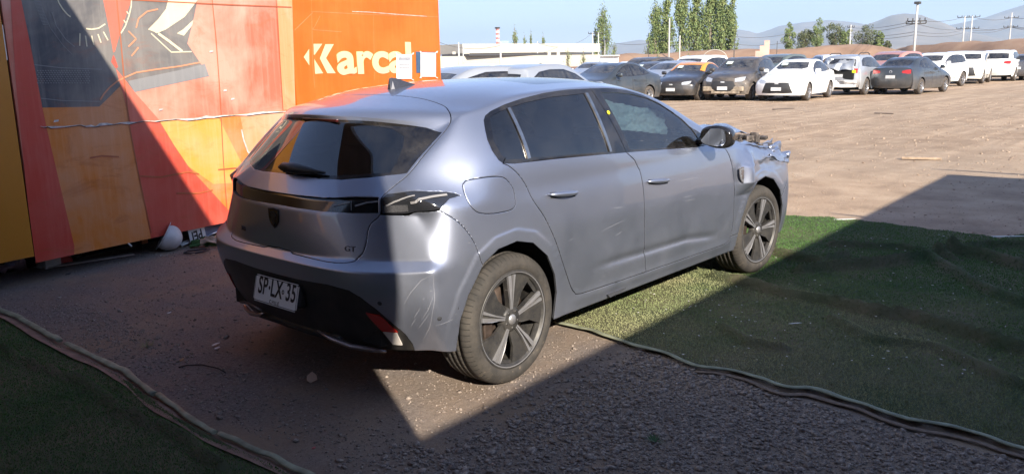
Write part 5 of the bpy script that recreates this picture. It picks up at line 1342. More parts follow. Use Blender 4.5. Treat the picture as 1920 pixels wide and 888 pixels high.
flake(363,477,.02,CARD,'small pink-brown chip on the dirt in front of the helmet','scrap','card_scrap')
m=MB(); m.tube([W3(*wallp(236,446),-.05),W3(*wallp(244,461),.02)],.006,6); tag(m.build('plastic_rod',WP),'short white rod sticking out under the container left of the helmet','rod')
flake(128,515,.022,plain('rubber_bit',(.02,.02,.02),.8),'black rubber scrap on gravel below the grey lath','scrap','rubber_scrap')
crumple('foil',(tuple(gnd(122,487,.0)),tuple(gnd(152,482,.0)),tuple(gnd(152,478,.05)),tuple(gnd(124,481,.05))),10,6,.03,14,2.,simple('foil',(.6,.62,.65),.3,.8),None)
tag(bpy.data.objects['foil'],'crumpled silver foil under the container right of the red block','foil')
# ---------------------------------------------------------------- buildings behind the camera that throw the two shadows
SHED=simple('shed_wall',(.30,.26,.24),.6,0,.15,3); SHEDR=simple('shed_roof',(.25,.25,.26),.5)
shB=empty('site_office',(0,-6.2,0)); tag(shB,'long single-storey site cabin behind the camera shading the grass mat','cabin')
def pb(m,name,mat,par): o=m.build(name,mat,par); o.matrix_parent_inverse=Matrix.Translation(-par.location); return o
H=2.6; kx,ky=-SUN_DIR.x/SUN_DIR.z,-SUN_DIR.y/SUN_DIR.z   # shadow shift per metre of height
RZ=math.atan(.040); ex=Vector((math.cos(RZ),math.sin(RZ),0)); ey=Vector((-ex.y,ex.x,0))
e0=Vector((-.77,-.98,0))-Vector((kx,ky,0))*H; LB=(8.04+.77+.9)      # roof edge start point and length towards the lot
def bb(m,x0,x1,y0,y1,z0,z1): c_=e0+ex*((x0+x1)/2)+ey*((y0+y1)/2); m.box((c_.x,c_.y,(z0+z1)/2),(x1-x0,y1-y0,z1-z0),rz=RZ)
m=MB(); bb(m,-7,LB-.02,-2.5,-.02,.03,2.52); pb(m,'cabin_wall',SHED,shB)
m=MB(); bb(m,-7,LB,-2.5,0,2.52,2.6); pb(m,'roof',SHEDR,shB)
def L2(x,y,z): return e0+ex*x+ey*y+Vector((0,0,z))
m=MB(); m.tube([L2(6.12,-.3,2.57),L2(6.12,.30,2.62)],[.035,.010],8); pb(m,'roof_pole',SHEDR,shB)
m=MB(); m.tube([L2(LB+.45,-1.8,2.50),L2(LB+.42,.25,2.62)],[.07,.015],8); pb(m,'roof_pole',SHEDR,shB)
for x in (-6,-1,3):
    m=MB(); bb(m,x+1,x+2,-.03,-.005,1.0,1.8); pb(m,'window',GLOSSB,shB)
# open canopy over the photographer: its back wall ends in the vertical edge and its roof in the sloping line of the second shadow
sd_=Vector((SUN_DIR.x,SUN_DIR.y,0)).normalized(); tanE=-SUN_DIR.z/Vector((SUN_DIR.x,SUN_DIR.y)).length
V_=Vector((-.77,-1.02,0))-sd_*3.2; e2=Vector((.183,.983,0)).normalized(); Hc=(3.2+2.84)*tanE
can=empty('canopy',tuple(V_)); tag(can,'open canopy over the camera with a solid back wall, shading the dirt at left','canopy')
lf=Vector((-1,0,0))
m=MB(); m.prism([V_,V_+lf*9,V_+lf*9+Vector((0,0,Hc)),V_+Vector((0,0,Hc))],(0,-.08,0)); pb(m,'back_wall',SHED,can)
m=MB(); R0=V_+Vector((0,0,Hc)); m.prism([R0-e2*.1,R0+e2*5.3,R0+e2*5.3+lf*4.4,R0-e2*.1+lf*4.4],(0,0,.06)); pb(m,'roof',SHEDR,can)
for t_ in (3.4,): 
    for d_ in (4.3,):
        q=V_+e2*t_+lf*d_; m=MB(); m.box((q.x,q.y,Hc/2),(.10,.10,Hc-.01)); pb(m,'post',SHEDR,can)
m=MB(); q=V_+lf*4.5; m.prism([q,q+e2*5.2,q+e2*5.2+Vector((0,0,Hc)),q+Vector((0,0,Hc))],(-.06,0,0)); pb(m,'added_dark_wall',simple('added_wall_dark',(.07,.06,.06),.7),can)  # unseen wall added so that the tailgate reflects something dark
# ---------------------------------------------------------------- parked cars of the lot
def generic_cage(T):
    """box lattice like the hero's, coarser: T holds the profile tables"""
    K=len(T['rear']); FJ2=[0,.45,.8,1.]; NJ2=4; sx=T['sx']; n=len(sx)+1; V={}
    for k,(xc,zc,xr,w,zr) in enumerate(T['rear']):
        for j,f in enumerate(FJ2): V[(0,j,k)]=(lerp(xc,xr,f**2.6),w*f,lerp(zc,zr,f**2))
    for i in range(1,n):
        x0=sx[i-1]; b=T['belt'][i-1]; bw=T['bw'][i-1]; e=T['edge'][i]
        for k in range(K):
            if k<4:
                z=T['sz'][k]; z=T['sz'][0]+(z-T['sz'][0])*min(1,(b-.04-T['sz'][0])/(T['sz'][3]+.03-T['sz'][0])); p=(x0,T['sw'][k]-(.05 if i==n-1 or i==1 else 0),z)
            else:
                t=(k-4)/(K-5); p=(lerp(x0,e[0],t),lerp(bw,e[1],t)+.02*math.sin(t*3.14),lerp(b,e[2],t))
            V[(i,NJ2-1,k)]=p
        xc,zc=T['top'][i]
        for j,f in enumerate(FJ2[:-1]): V[(i,j,K-1)]=(lerp(xc,e[0],f**2),e[1]*f,lerp(zc,e[2],f**2.3))
    for j,f in enumerate(FJ2[:-1]): V[(0,j,K-1)]=V[(0,j,K-1)]
    for k in range(K):
        cx,cw,cz=V[(n-1,NJ2-1,k)]; fx,fz=T['front'][k]
        for j,f in enumerate(FJ2[:-1]): V[(n-1,j,k)]=(lerp(fx,cx,f**2.4),cw*f,lerp(fz,cz,f**2))
    keys=list(V); idx={q:m for m,q in enumerate(keys)}; P=np.array([V[q] for q in keys]); F=[]; g=lambda i,j,k: idx[(i,j,k)]
    J=NJ2-1;N=n-1;KK=K-1
    for i in range(N):
        for k in range(KK): F.append((g(i,J,k),g(i,J,k+1),g(i+1,J,k+1),g(i+1,J,k)))
        for j in range(J): F.append((g(i,j,KK),g(i+1,j,KK),g(i+1,j+1,KK),g(i,j+1,KK)))
    for j in range(J):
        for k in range(KK):
            F.append((g(0,j,k),g(0,j,k+1),g(0,j+1,k+1),g(0,j+1,k))); F.append((g(N,j,k),g(N,j+1,k),g(N,j+1,k+1),g(N,j,k+1)))
    crs={}
    for j in range(J):
        crs[tuple(sorted((g(0,j,KK),g(0,j+1,KK))))]=.5
        for k in T.get('crk',()): crs[tuple(sorted((g(0,j,k),g(0,j+1,k))))]=.5
    return P,F,crs
# x forward from the rear axle; z up
SEDAN=dict(sx=[-.78,-.40,.10,.62,1.15,1.70,2.15,2.62,3.05,3.30],sz=[.22,.42,.62,.80],sw=[.84,.885,.89,.87],
  rear=[(-.86,.26,-.72,.74,.28),(-.93,.45,-.78,.80,.45),(-.93,.66,-.80,.80,.66),(-.91,.86,-.80,.78,.86),(-.88,1.00,-.79,.73,.985),(-.86,1.045,-.78,.69,1.02),(-.84,1.055,-.77,.67,1.035)],
  belt=[.96,.97,.975,.965,.95,.935,.90,.84,.77,.68],bw=[.76,.82,.845,.85,.85,.845,.84,.83,.80,.74],
  edge=[(-.77,.67,1.035),(-.58,.66,1.07),(-.18,.60,1.20),(.22,.585,1.365),(.70,.59,1.425),(1.12,.59,1.42),(1.50,.60,1.33),(1.98,.68,1.12),(2.45,.74,.95),(2.95,.70,.86),(3.25,.62,.76)],
  top=[(-.84,1.055),(-.60,1.08),(-.28,1.16),(.20,1.40),(.70,1.46),(1.12,1.455),(1.55,1.36),(2.12,1.13),(2.60,.985),(3.10,.91),(3.45,.80)],
  front=[(3.52,.22),(3.60,.40),(3.60,.52),(3.58,.62),(3.55,.68),(3.52,.72),(3.50,.75)],wb=2.65,
  dlo=[(-.12,1.06),(.02,1.16),(.28,1.30),(.68,1.385),(1.10,1.385),(1.42,1.30),(1.80,1.13),(1.98,1.00),(1.2,.985),(.3,1.01)],
  ws=[(1.55,.02),(1.52,.50),(1.95,.585),(2.12,.42),(2.16,.02)],wsz=1.2,rw=[(-.50,.02),(-.44,.50),(.02,.50),(.12,.02)],rwz=1.2,
  pill=[.98,.28],tl=[(.70,.98),(.45,.80)],tlz=(.82,.97),hl=((2.95,3.50),(.62,.75)),gr=(.45,.30,.66),door=[.20,1.06,2.02],r=.31,plz=.70)
SUV=dict(sx=[-.66,-.30,.12,.62,1.15,1.70,2.15,2.62,3.02,3.24],sz=[.27,.50,.74,.94],sw=[.86,.915,.92,.90],
  rear=[(-.78,.32,-.64,.78,.34),(-.86,.55,-.70,.83,.55),(-.86,.78,-.71,.82,.78),(-.84,.98,-.71,.80,.98),(-.80,1.10,-.68,.77,1.10),(-.66,1.38,-.52,.70,1.38),(-.58,1.60,-.44,.65,1.575)],
  belt=[1.10,1.11,1.11,1.10,1.09,1.075,1.04,.99,.93,.85],bw=[.80,.855,.875,.88,.88,.875,.87,.86,.83,.76],
  edge=[(-.44,.65,1.575),(-.34,.655,1.60),(-.05,.665,1.625),(.30,.67,1.635),(.72,.67,1.64),(1.15,.665,1.61),(1.52,.67,1.50),(1.98,.73,1.26),(2.42,.79,1.10),(2.90,.76,1.02),(3.18,.66,.94)],
  top=[(-.58,1.60),(-.45,1.64),(-.10,1.665),(.30,1.68),(.72,1.675),(1.15,1.64),(1.58,1.53),(2.10,1.28),(2.55,1.13),(3.05,1.06),(3.36,.97)],
  front=[(3.42,.28),(3.50,.48),(3.52,.62),(3.50,.76),(3.46,.84),(3.43,.90),(3.40,.93)],wb=2.68,
  dlo=[(-.42,1.20),(-.34,1.42),(-.10,1.53),(.40,1.565),(.95,1.555),(1.40,1.46),(1.80,1.28),(1.99,1.135),(1.2,1.135),(.3,1.15)],
  ws=[(1.56,.02),(1.53,.55),(1.96,.64),(2.10,.45),(2.14,.02)],wsz=1.4,rw=[(-.76,.02),(-.70,.62),(-.50,.58),(-.58,.02)],rwz=1.35,
  pill=[.98,.20],tl=[(.70,.98),(.45,.80)],tlz=(.92,1.10),hl=((2.90,3.42),(.76,.93)),gr=(.52,.42,.84),door=[.12,1.06,2.02],r=.35,plz=.80)
HATCH=dict(sx=[-.58,-.30,.12,.60,1.10,1.62,2.05,2.48,2.86,3.06],sz=[.23,.42,.62,.80],sw=[.81,.85,.86,.84],
  rear=[(-.66,.28,-.54,.72,.29),(-.74,.45,-.60,.78,.45),(-.74,.66,-.61,.77,.66),(-.71,.86,-.60,.75,.86),(-.66,.99,-.57,.71,.99),(-.50,1.22,-.40,.64,1.22),(-.40,1.42,-.28,.59,1.40)],
  belt=[.98,.99,.99,.98,.96,.94,.91,.85,.79,.70],bw=[.73,.79,.81,.82,.82,.815,.81,.80,.77,.70],
  edge=[(-.28,.59,1.40),(-.20,.60,1.42),(.0,.61,1.445),(.30,.61,1.465),(.68,.61,1.475),(1.08,.61,1.45),(1.42,.62,1.35),(1.86,.68,1.13),(2.30,.73,.97),(2.74,.69,.89),(3.0,.60,.80)],
  top=[(-.40,1.42),(-.28,1.455),(-.02,1.48),(.30,1.50),(.68,1.505),(1.08,1.485),(1.48,1.38),(2.0,1.14),(2.42,1.0),(2.86,.93),(3.16,.84)],
  front=[(3.22,.23),(3.30,.40),(3.31,.52),(3.29,.63),(3.26,.70),(3.23,.76),(3.20,.80)],wb=2.5,
  dlo=[(-.28,1.10),(-.18,1.27),(.02,1.36),(.40,1.40),(.90,1.395),(1.32,1.30),(1.70,1.12),(1.86,1.01),(1.1,1.01),(.3,1.03)],
  ws=[(1.46,.02),(1.43,.50),(1.84,.585),(2.0,.42),(2.03,.02)],wsz=1.2,rw=[(-.62,.02),(-.56,.56),(-.34,.52),(-.42,.02)],rwz=1.2,
  pill=[.90,.12],tl=[(.70,.98),(.45,.80)],tlz=(.84,1.06),hl=((2.60,3.15),(.66,.82)),gr=(.42,.32,.68),door=[.08,.98,1.90],r=.30,plz=.72)
GL_LOT=glassmat('lot_side_glass',(.10,.12,.14),.18); GL_LOT2=glassmat('lot_windscreen',(.16,.18,.19),.30)
BUMPB=simple('lot_black_plastic',(.030,.030,.032),.6); HLM=simple('lot_headlight',(.62,.64,.66),.12,.4,.3,40); TLM=simple('lot_taillight',(.42,.03,.03),.2,0,.3,20)
LTYRE=simple('lot_tyre',(.075,.062,.052),.9,0,.3,12); LRIM=simple('lot_rim',(.42,.42,.43),.3,.8,.25,20); LRIMD=plain('lot_rim_gap',(.03,.03,.03),.7); LPLATE=simple('lot_plate',(.6,.6,.6),.5)
PROTO_PAINT=plain('lot_paint_base',(.5,.5,.5),.3)
def lot_car(T,name,detail='full',open_rear=False):
    P,F,crs=generic_cage(T); P=fit_cage(P,F,crs,3,.7); dm=eval_cage(P,F,crs,3); s=Surf(dm); k=Cutter(s)
    ca=empty(name,(0,0,0)); R=T['r']
    for cx in (0,T['wb']):
        A=[(cx+(R+.05)*math.cos(a),R+(R+.06)*math.sin(a)) for a in np.linspace(math.pi+.3,-.3,18)]
        pts=[s.bv.ray_cast(Vector((x,-2,max(z,T['sz'][0]+.03))),Vector((0,1,0)))[0] for x,z in A]; pts=[p for p in pts if p is not None]
        k.cut(resample(pts,.05)); kill=[f for f in k.bm.faces if (lambda c:(c.x-cx)**2+((c.z-R)*(R+.05)/(R+.06))**2<(R+.05)**2 and c.y<-.5)(f.calc_center_median())]
        bmesh.ops.delete(k.bm,geom=kill,context='FACES')
    ax=Vector((0,-1,0)); d3=[s.bv.ray_cast(Vector((x,-2,z)),Vector((0,1,0)))[0] for x,z in T['dlo']]
    for xd in T['door']:
        zt=min(1.0,T['belt'][3]); pts=[s.bv.ray_cast(Vector((xd+(.10 if xd==T['door'][0] else 0)*(1-(z-.3)/.7),-2,z)),Vector((0,1,0)))[0] for z in np.linspace(.30,T['belt'][3]+.02,8)]
        k.gap([p for p in pts if p is not None],w=.012,edge=.008)
    k.region(resample(d3,.05,False,True),1,axis=ax)
    pl=T['pill']; top=lambda x:np.interp(x,[a for a,b in T['dlo'][:7]],[b for a,b in T['dlo'][:7]])
    bot=lambda x:np.interp(x,[T['dlo'][0][0],.3,1.2,T['dlo'][7][0]],[T['dlo'][0][1],T['dlo'][9][1],T['dlo'][8][1],T['dlo'][7][1]])
    rng_=[(T['dlo'][0][0]+.10,pl[1]-.03),(pl[1]+.03,pl[0]-.05),(pl[0]+.05,T['dlo'][7][0]-.12)]
    for i,(a,b) in enumerate(rng_):
        xs=np.linspace(a,b,5); pg=[(x,top(x)-.035) for x in xs]+[(x,bot(x)+.02) for x in xs[::-1]]
        pg=[(x,z) for x,z in pg if top(x)-.03>bot(x)+.02]
        q=[s.bv.ray_cast(Vector((x,-2,z)),Vector((0,1,0)))[0] for x,z in pg]; q=[p for p in q if p is not None]
        if len(q)>3: k.region(resample(q,.05,False,True),2,axis=ax)
    def from_top(pts,hi=3): return [s.bv.ray_cast(Vector((x,-y,hi)),Vector((0,0,-1)))[0] for x,y in pts]
    k.region(resample([p for p in from_top([(x,-0.02 if y==.02 else y) for x,y in T['ws']]) if p is not None],.05,False,True),3,axis=Vector((1,0,1.5)),depth=.4)
    rz=T['rw']
    q=[s.snap(Vector((x,(.02 if y==.02 else -y),z))) for (x,y),z in zip(rz,(T['belt'][0]+.10,T['belt'][0]+.11,T['edge'][0][2]-.10 if T is not SEDAN else 1.34,T['edge'][0][2]-.08 if T is not SEDAN else 1.37))] if T is not SEDAN else [p for p in from_top([(x,-.02 if y==.02 else y) for x,y in T['rw']]) if p is not None]
    k.region(resample(q,.05,False,True),4,axis=Vector((-1,0,.6)),depth=.4)
    z0,z1_=T['tlz']; w=.80
    def rearp(y,z): return s.bv.ray_cast(Vector((-3,-y,z)),Vector((1,0,0)))[0]
    q=[rearp(.42,z0+.03),rearp(.60,z0),rearp(.735,z0),rearp(.735,z1_),rearp(.60,z1_),rearp(.42,z1_-.04)]; q=[p for p in q if p is not None]
    k.region(resample(q,.05,False,True),5,axis=Vector((-1,-.4,0)))
    def frontp(y,z): return s.bv.ray_cast(Vector((6,-y,z)),Vector((-1,0,0)))[0]
    zh0,zh1=T['hl'][1]; q=[frontp(.42,zh0),frontp(.62,zh0+.01),frontp(.70,zh0+.05),frontp(.70,zh1+.01),frontp(.60,zh1),frontp(.40,zh1-.05)]; q=[p for p in q if p is not None]
    k.region(resample(q,.05,False,True),6,axis=Vector((1,-.5,0)),depth=.4)
    gw,gl,gh=T['gr']; q=[frontp(-.02,gl),frontp(gw+.10,gl),frontp(gw+.05,gl+.12),frontp(gw-.05,gh),frontp(-.02,gh)]; q=[p for p in q if p is not None]
    k.region(resample(q,.05,False,True),7,axis=Vector((1,0,0)),depth=.4)
    if T is SUV or T is HATCH:
        zz=.52 if T is SUV else .40; q=[rearp(-.02,zz),rearp(.5,zz),rearp(.72,zz-.02),rearp(.72,T['sz'][0]+.06),rearp(.5,T['sz'][0]+.05),rearp(-.02,T['sz'][0]+.05)]; q=[p for p in q if p is not None]
        k.region(resample(q,.05,False,True),8,axis=Vector((-1,0,0)),depth=.4)
    names={1:('window_frame',GLOSSB),2:('window',GL_LOT),3:('windscreen',GL_LOT2),4:('rear_window',GL_LOT),5:('tail_light',TLM),6:('headlight',HLM),7:('grille',BUMPB),8:('bumper_cladding',BUMPB)}
    pcs=k.pieces(); body=[f for r,fs in pcs if r==0 for f in fs]
    bo=piece_mesh(s,body,'body',PROTO_PAINT,ca,lip=.02,mirror='both',lipmat=BUMPB)
    for r,fs in pcs:
        if r==0 or len(fs)<3: continue
        nm,mt=names[r]
        if r in (3,4,7,8): piece_mesh(s,fs,nm,mt,ca,lip=.0 if r in(3,4) else .01,shift=.004,mirror='both')
        else:
            piece_mesh(s,fs,nm,mt,ca,lip=0,shift=.004 if r!=5 else -.004,mirror='none'); piece_mesh(s,fs,nm,mt,ca,lip=0,shift=.004 if r!=5 else -.004,mirror='flip')
    # cabin: floor, seats, liner
    m=MB(); m.box((T['wb']/2,0,.24),(T['wb']+1.0,1.5,.04)); m.box((T['wb']/2-.1,0,.62),(1.9,1.40,.5)); 
    for x in (.40,1.30):
        for y in (-.37,.37): m.box((x-.28,y,.98*T['belt'][3]),(.12,.46,.42),bev=.04,rot=Matrix.Rotation(-.2,3,'Y')); m.box((x-.36,y,T['belt'][3]+.26),(.09,.25,.15),bev=.03)
    m.box((T['wb']-.75,0,T['belt'][5]-.08),(.5,1.35,.10)); m.box((2.6,0,.45),(1.0,1.2,.35)); m.box((-.3,0,.45),(.5,1.2,.3))
    m.build('cabin',DARK,ca)
    for cx in (0,T['wb']):
        for sd in (-1,1):
            fl=Matrix.Scale(-1,4,(0,1,0)) if sd>0 else Matrix.Identity(4)
            m=MB(); rr=R*.66; m.lathe([(rr,.0),(rr-.02,.01),(rr-.03,.05),(rr-.03,.2)],(0,0,0),seg=24); m.mi=1; m.lathe([(0,.05),(rr-.02,.05)],(0,0,0),seg=24); m.mi=0
            m.lathe([(0,.0),(.05,.0),(.06,.03)],(0,0,0),seg=12)
            for q_ in range(7):
                a=q_*2*math.pi/7; n_=Vector((-math.sin(a),0,math.cos(a))); d_=Vector((math.cos(a),0,math.sin(a))); pts=[d_*.03+n_*.028,d_*(rr-.01)+n_*.020,d_*(rr-.01)-n_*.020,d_*.03-n_*.028]; m.prism([p+Vector((0,.004,0)) for p in pts],(0,.02,0))
            wo=m.build('wheel',[LRIM,LRIMD],ca,tf=fl); wo.location=(cx,sd*(T['sw'][2]-.01),R)
            m=MB(); m.lathe([(rr-.005,.0),(rr+.02,-.012),(R-.03,-.008),(R-.008,.012),(R,.04),(R,.17),(R-.02,.2),(rr,.2)],(0,0,0),seg=36); m.build('tyre',LTYRE,wo,tf=fl)
            m=MB(); prof=[(cx+(R+.06)*math.cos(a),R+(R+.06)*math.sin(a)) for a in np.linspace(0,math.pi,10)]
            for (a,b),(c_,d_) in zip(prof[:-1],prof[1:]): m.quad((a,sd*.80,b),(c_,sd*.80,d_),(c_,sd*.45,d_),(a,sd*.45,b))
            m.poly([(a,sd*.50,b) for a,b in prof]); m.build('wheel_well',DARK,ca)
    for sd in (-1,1):
        m=MB(); x=T['dlo'][7][0]-.06; z=T['dlo'][7][1]+.05; m.sm=True; m.box((x+.02,sd*(T['bw'][6]+.11),z),(.12,.20,.14),bev=.045); m.build('mirror',PROTO_PAINT,ca,smooth=True)
        for i,xd in enumerate(T['door'][1:]):
            m=MB(); m.box((xd-.17,sd*(T['sw'][3]+.015),T['belt'][3]-.10),(.18,.03,.025),bev=.01); m.build('handle',PROTO_PAINT,ca)
    m=MB(); p=rearp(0,T['plz']-(.0 if T is SEDAN else -.02)); m.box((p.x-.008,0,p.z),(.012,.36,.12)); m.build('number_plate',LPLATE,ca)
    p=frontp(0,.42); m=MB(); m.box((p.x+.01,0,.44),(.012,.36,.12)); m.build('number_plate',LPLATE,ca)
    p=frontp(0,T['gr'][2]-.03); m=MB(); m.box((p.x+.006,0,p.z),(.02,.14,.05),bev=.008); m.build('emblem',HLM,ca)
    p=rearp(0,.90 if T is SEDAN else 1.02); m=MB(); 
    if p is not None: m.lathe([(.035,0),(.045,.008),(.055,0)],(p.x-.01,0,p.z),axis='x',seg=16); m.build('emblem',HLM,ca)
    return ca
PROTOS={'sedan':lot_car(SEDAN,'parked_car'),'suv':lot_car(SUV,'parked_car'),'hatch':lot_car(HATCH,'parked_car')}
TAB={'sedan':SEDAN,'suv':SUV,'hatch':HATCH}
PAINTS={}
def lotpaint(key,col,metal,rough,dust):
    if key not in PAINTS: PAINTS[key]=carpaint('lot_'+key,col,metal,rough,dust,.8,(.42,.34,.27))
    return PAINTS[key]
LP={'white':((.80,.79,.76),0,.35,.15),'offwhite':((.74,.70,.62),0,.4,.3),'silver':((.46,.48,.50),.6,.35,.25),'grey':((.085,.09,.105),.4,.35,.35),'black':((.018,.018,.020),.1,.3,.25),
    'dustblack':((.035,.033,.032),.1,.5,.9),'darkgrey':((.045,.055,.065),.4,.32,.30),'red':((.30,.05,.05),.2,.4,.5),'pink':((.42,.20,.17),.2,.5,.6),'brown':((.13,.10,.08),.3,.5,.6),'blue':((.05,.07,.16),.3,.4,.3),'green':((.10,.13,.12),.3,.4,.5),'maroon':((.20,.03,.05),.2,.4,.4)}
meshcache={}
def recolour(o,mat,key):
    for ob in [o]+list(o.children_recursive):
        if ob.type=='MESH' and ob.data.materials and ob.data.materials[0]==PROTO_PAINT:
            kk=(ob.data.name,key)
            if kk not in meshcache: me=ob.data.copy(); me.materials[0]=mat; meshcache[kk]=me
            ob.data=meshcache[kk]
used_proto=set()
STICK=simple('windscreen_sticker',(.62,.74,.70),.6)
def place(kind,paint,pos,heading,label,name='parked_car',scale=1.,simplify=False,sticker=False,group='cars parked on the dirt lot'):
    """pos: ground point under the middle of the car; heading in degrees of its nose"""
    src=PROTOS[kind]
    c_=copy_tree(src); c_.name=name
    T=TAB[kind]; h=rad(heading); mid=T['wb']/2*scale
    c_.rotation_euler=(0,0,h); c_.scale=(scale,)*3; c_.location=(pos[0]-mid*math.cos(h),pos[1]-mid*math.sin(h),0)
    recolour(c_,lotpaint(paint,*LP[paint]),paint); tag(c_,label,'car',group)
    if sticker:
        m=MB(); x0,z0=T['ws'][0][0],0
        sx_=T['ws'][1][0]+.16; base=[ (sx_,-.42),(sx_,-.20),(sx_+.20,-.20),(sx_+.20,-.42)]
        # lies just above the windscreen plane
        (xa,za),(xb,zb)=T['top'][6],T['top'][7]; f=lambda x: za+(zb-za)*(x-xa)/(xb-xa)+.022
        m.prism([(x,y,f(x)) for x,y in base],(0,0,.003)); m.build('windscreen_sticker',STICK,c_)
    return c_
def two(pf,pr): # front and rear wheel contact pixels -> centre, heading
    a,b=gnd(*pf),gnd(*pr); d=a-b; return (a+b)/2,math.degrees(math.atan2(d.y,d.x))
view=lambda px: math.degrees(math.atan2(at_depth(px,10).y-CAM.y,at_depth(px,10).x-CAM.x))
def side_off(pos,heading,off): h=rad(heading); return Vector((pos[0]-math.sin(h)*off,pos[1]+math.cos(h)*off,0))
def by_wheel(pxc,pyc,heading,axle,side,kind,scale=1.):
    """centre of a car whose named wheel touches the ground at a picture point"""
    g_=gnd(pxc,pyc); T=TAB[kind]; h=rad(heading); fx=(T['wb']/2 if axle=='f' else -T['wb']/2)*scale; w=.78*scale*(1 if side=='l' else -1)
    return Vector((g_.x-fx*math.cos(h)+w*math.sin(h),g_.y-fx*math.sin(h)-w*math.cos(h),0))
# ---- front row, left to right.  heading 'towards camera' is view+180
def hd(px,turn): return view(px)+180-turn
H_=hd(1500,17); p=by_wheel(1511,189,H_,'f','l','sedan'); place('sedan','white',p,H_,'clean white sedan facing the camera, brightest car in the front row',sticker=True)
H_=hd(1310,20); p=by_wheel(1309,188,H_,'f','l','hatch',1.06); yc=place('sedan','black',by_wheel(1309,188,H_,'f','l','sedan',.97),H_,'black sedan with orange roof and orange window arch, facing the camera',scale=.97,sticker=True)
H_=hd(1400,18); p=by_wheel(1408,188,H_,'f','l','hatch',1.05); dk=place('hatch','dustblack',p,H_,'dusty black hatchback with its front bumper missing, between taxi and white sedan',scale=1.05,sticker=True)
H_=hd(1215,24); p=by_wheel(1228,180,H_,'f','l','sedan'); place('sedan','grey',p,H_,'dark grey sedan with sticker on its windscreen, left of the orange-roofed sedan',sticker=True)
H_=hd(1140,36); place('sedan','darkgrey',at_depth(1140,30),H_,'dark sedan half hidden behind the dark grey sedan at left')
H_=view(1722)-20; p=by_wheel(1722,177,H_,'r','r','sedan'); place('sedan','darkgrey',p,H_,'dark blue-grey sedan seen from behind, right of the wrecked silver wagon')
H_=view(1610)-18; p=by_wheel(1618,178,H_,'r','r','suv',.95); wr=place('suv','silver',p,H_,'wrecked silver wagon with crushed open tailgate, between white and dark sedans',scale=.95)
H_=hd(1840,7); p=by_wheel(1838,157,H_,'f','l','suv'); place('suv','offwhite',p,H_,'white crossover facing the camera, second from the right edge',sticker=True)
H_=view(1885)-9; p=by_wheel(1898,152,H_,'r','r','suv',1.03); place('suv','white',p,H_,'white SUV seen from behind with black lower bumper, at right',scale=1.03)
H_=view(1915)-10; place('sedan','grey',at_depth(1925,58),H_,'grey car cut by the right edge of the picture')
# behind the roof of the hatchback
H_=view(1000)-34; place('hatch','silver',Vector((at_depth(1022,17.0).x,at_depth(1022,17.0).y,0)),H_,'pale silver estate seen from behind just above the hatchback roof',scale=.99)
H_=view(900)-20; place('hatch','white',at_depth(905,24),H_,'white van-like car with open tailgate left of the pale silver estate',scale=.98)
place('hatch','blue',at_depth(915,19.5),view(915)-28,'dark car with raised rear hatch beside the silver estate',scale=.95)
place('hatch','silver',at_depth(842,15.5),hd(842,55),'pale blue-silver car beside the container end',scale=.98)
place('hatch','white',at_depth(868,32),view(868)+60,'long white car behind the pale blue-silver car at the container end')
# second and further rows: (px, distance, kind, paint, view offset, facing)
rows=[(1178,46,'sedan','white',35,1,'white sedan roof behind the dark grey sedan, near the white hut'),
(1205,40,'suv','dustblack',30,1,'dusty dark SUV roof left of the clump of tall poplars'),
(1258,36,'sedan','silver',40,1,'silver sedan behind the gap between dark grey and orange-roofed sedans'),
(1300,38,'suv','white',30,1,'white roof rising behind the orange-roofed sedan'),
(1330,52,'sedan','red',0,1,'dusty red car behind the orange-roofed sedan'),(1352,60,'hatch','maroon',10,1,'maroon car further back behind the orange-roofed sedan'),
(1385,48,'sedan','grey',35,1,'grey car behind the dusty black hatchback'),(1405,62,'hatch','red',20,1,'small red car in the distance above the dusty black hatchback'),
(1425,66,'sedan','blue',20,1,'small blue car in the distance above the dusty black hatchback'),
(1452,42,'suv','green',28,1,'greenish dusty SUV behind the left of the white sedan'),(1478,56,'sedan','darkgrey',0,0,'dark car behind the white sedan'),
(1508,44,'sedan','blue',20,0,'dark blue roof just above the white sedan'),(1545,60,'suv','white',-20,0,'white car behind the right of the white sedan'),
(1575,52,'hatch','brown',10,0,'brown car above the boot of the white sedan'),
(1668,44,'suv','pink',25,1,'dusty pinkish SUV behind the dark blue-grey sedan'),(1705,56,'suv','grey',-20,0,'grey SUV with dark rear window behind the dark blue-grey sedan'),
(1752,46,'suv','white',24,1,'off-white SUV behind the right of the dark blue-grey sedan'),(1792,58,'suv','white',25,1,'white SUV behind the white crossover'),
(1640,64,'sedan','silver',10,1,'small silver car far behind the wrecked wagon'),(1735,74,'sedan','black',10,0,'small black car far behind the dark blue-grey sedan'),
(1110,50,'sedan','silver',30,1,'silver car far behind near the pale building, at left'),(1145,60,'sedan','grey',20,0,'grey roof far behind, under the lone poplar'),
(1232,58,'sedan','brown',20,1,'brown car roof far back left of the poplar clump'),(1283,64,'hatch','green',20,0,'green-grey car far back below the poplars'),
(1368,74,'sedan','white',20,1,'white car far back right of the poplars'),(1440,78,'hatch','grey',20,0,'grey car far back beside the stepped pink wall'),
(1512,74,'sedan','red',20,1,'red car far back below the berm, centre'),(1600,76,'hatch','white',20,0,'white car far back below the berm, right of centre'),
(1845,70,'suv','grey',20,0,'grey SUV far back between the two white SUVs'),(1660,88,'sedan','white',30,1,'white car in the last row, right'),
(1465,92,'sedan','silver',30,1,'silver car in the last row, centre'),(1322,86,'sedan','blue',30,1,'blue car in the last row below the poplars'),
(1215,80,'hatch','silver',30,1,'silver hatchback in the last row, left'),(1545,88,'hatch','dustblack',0,1,'dark car in the last row behind the white sedan')]
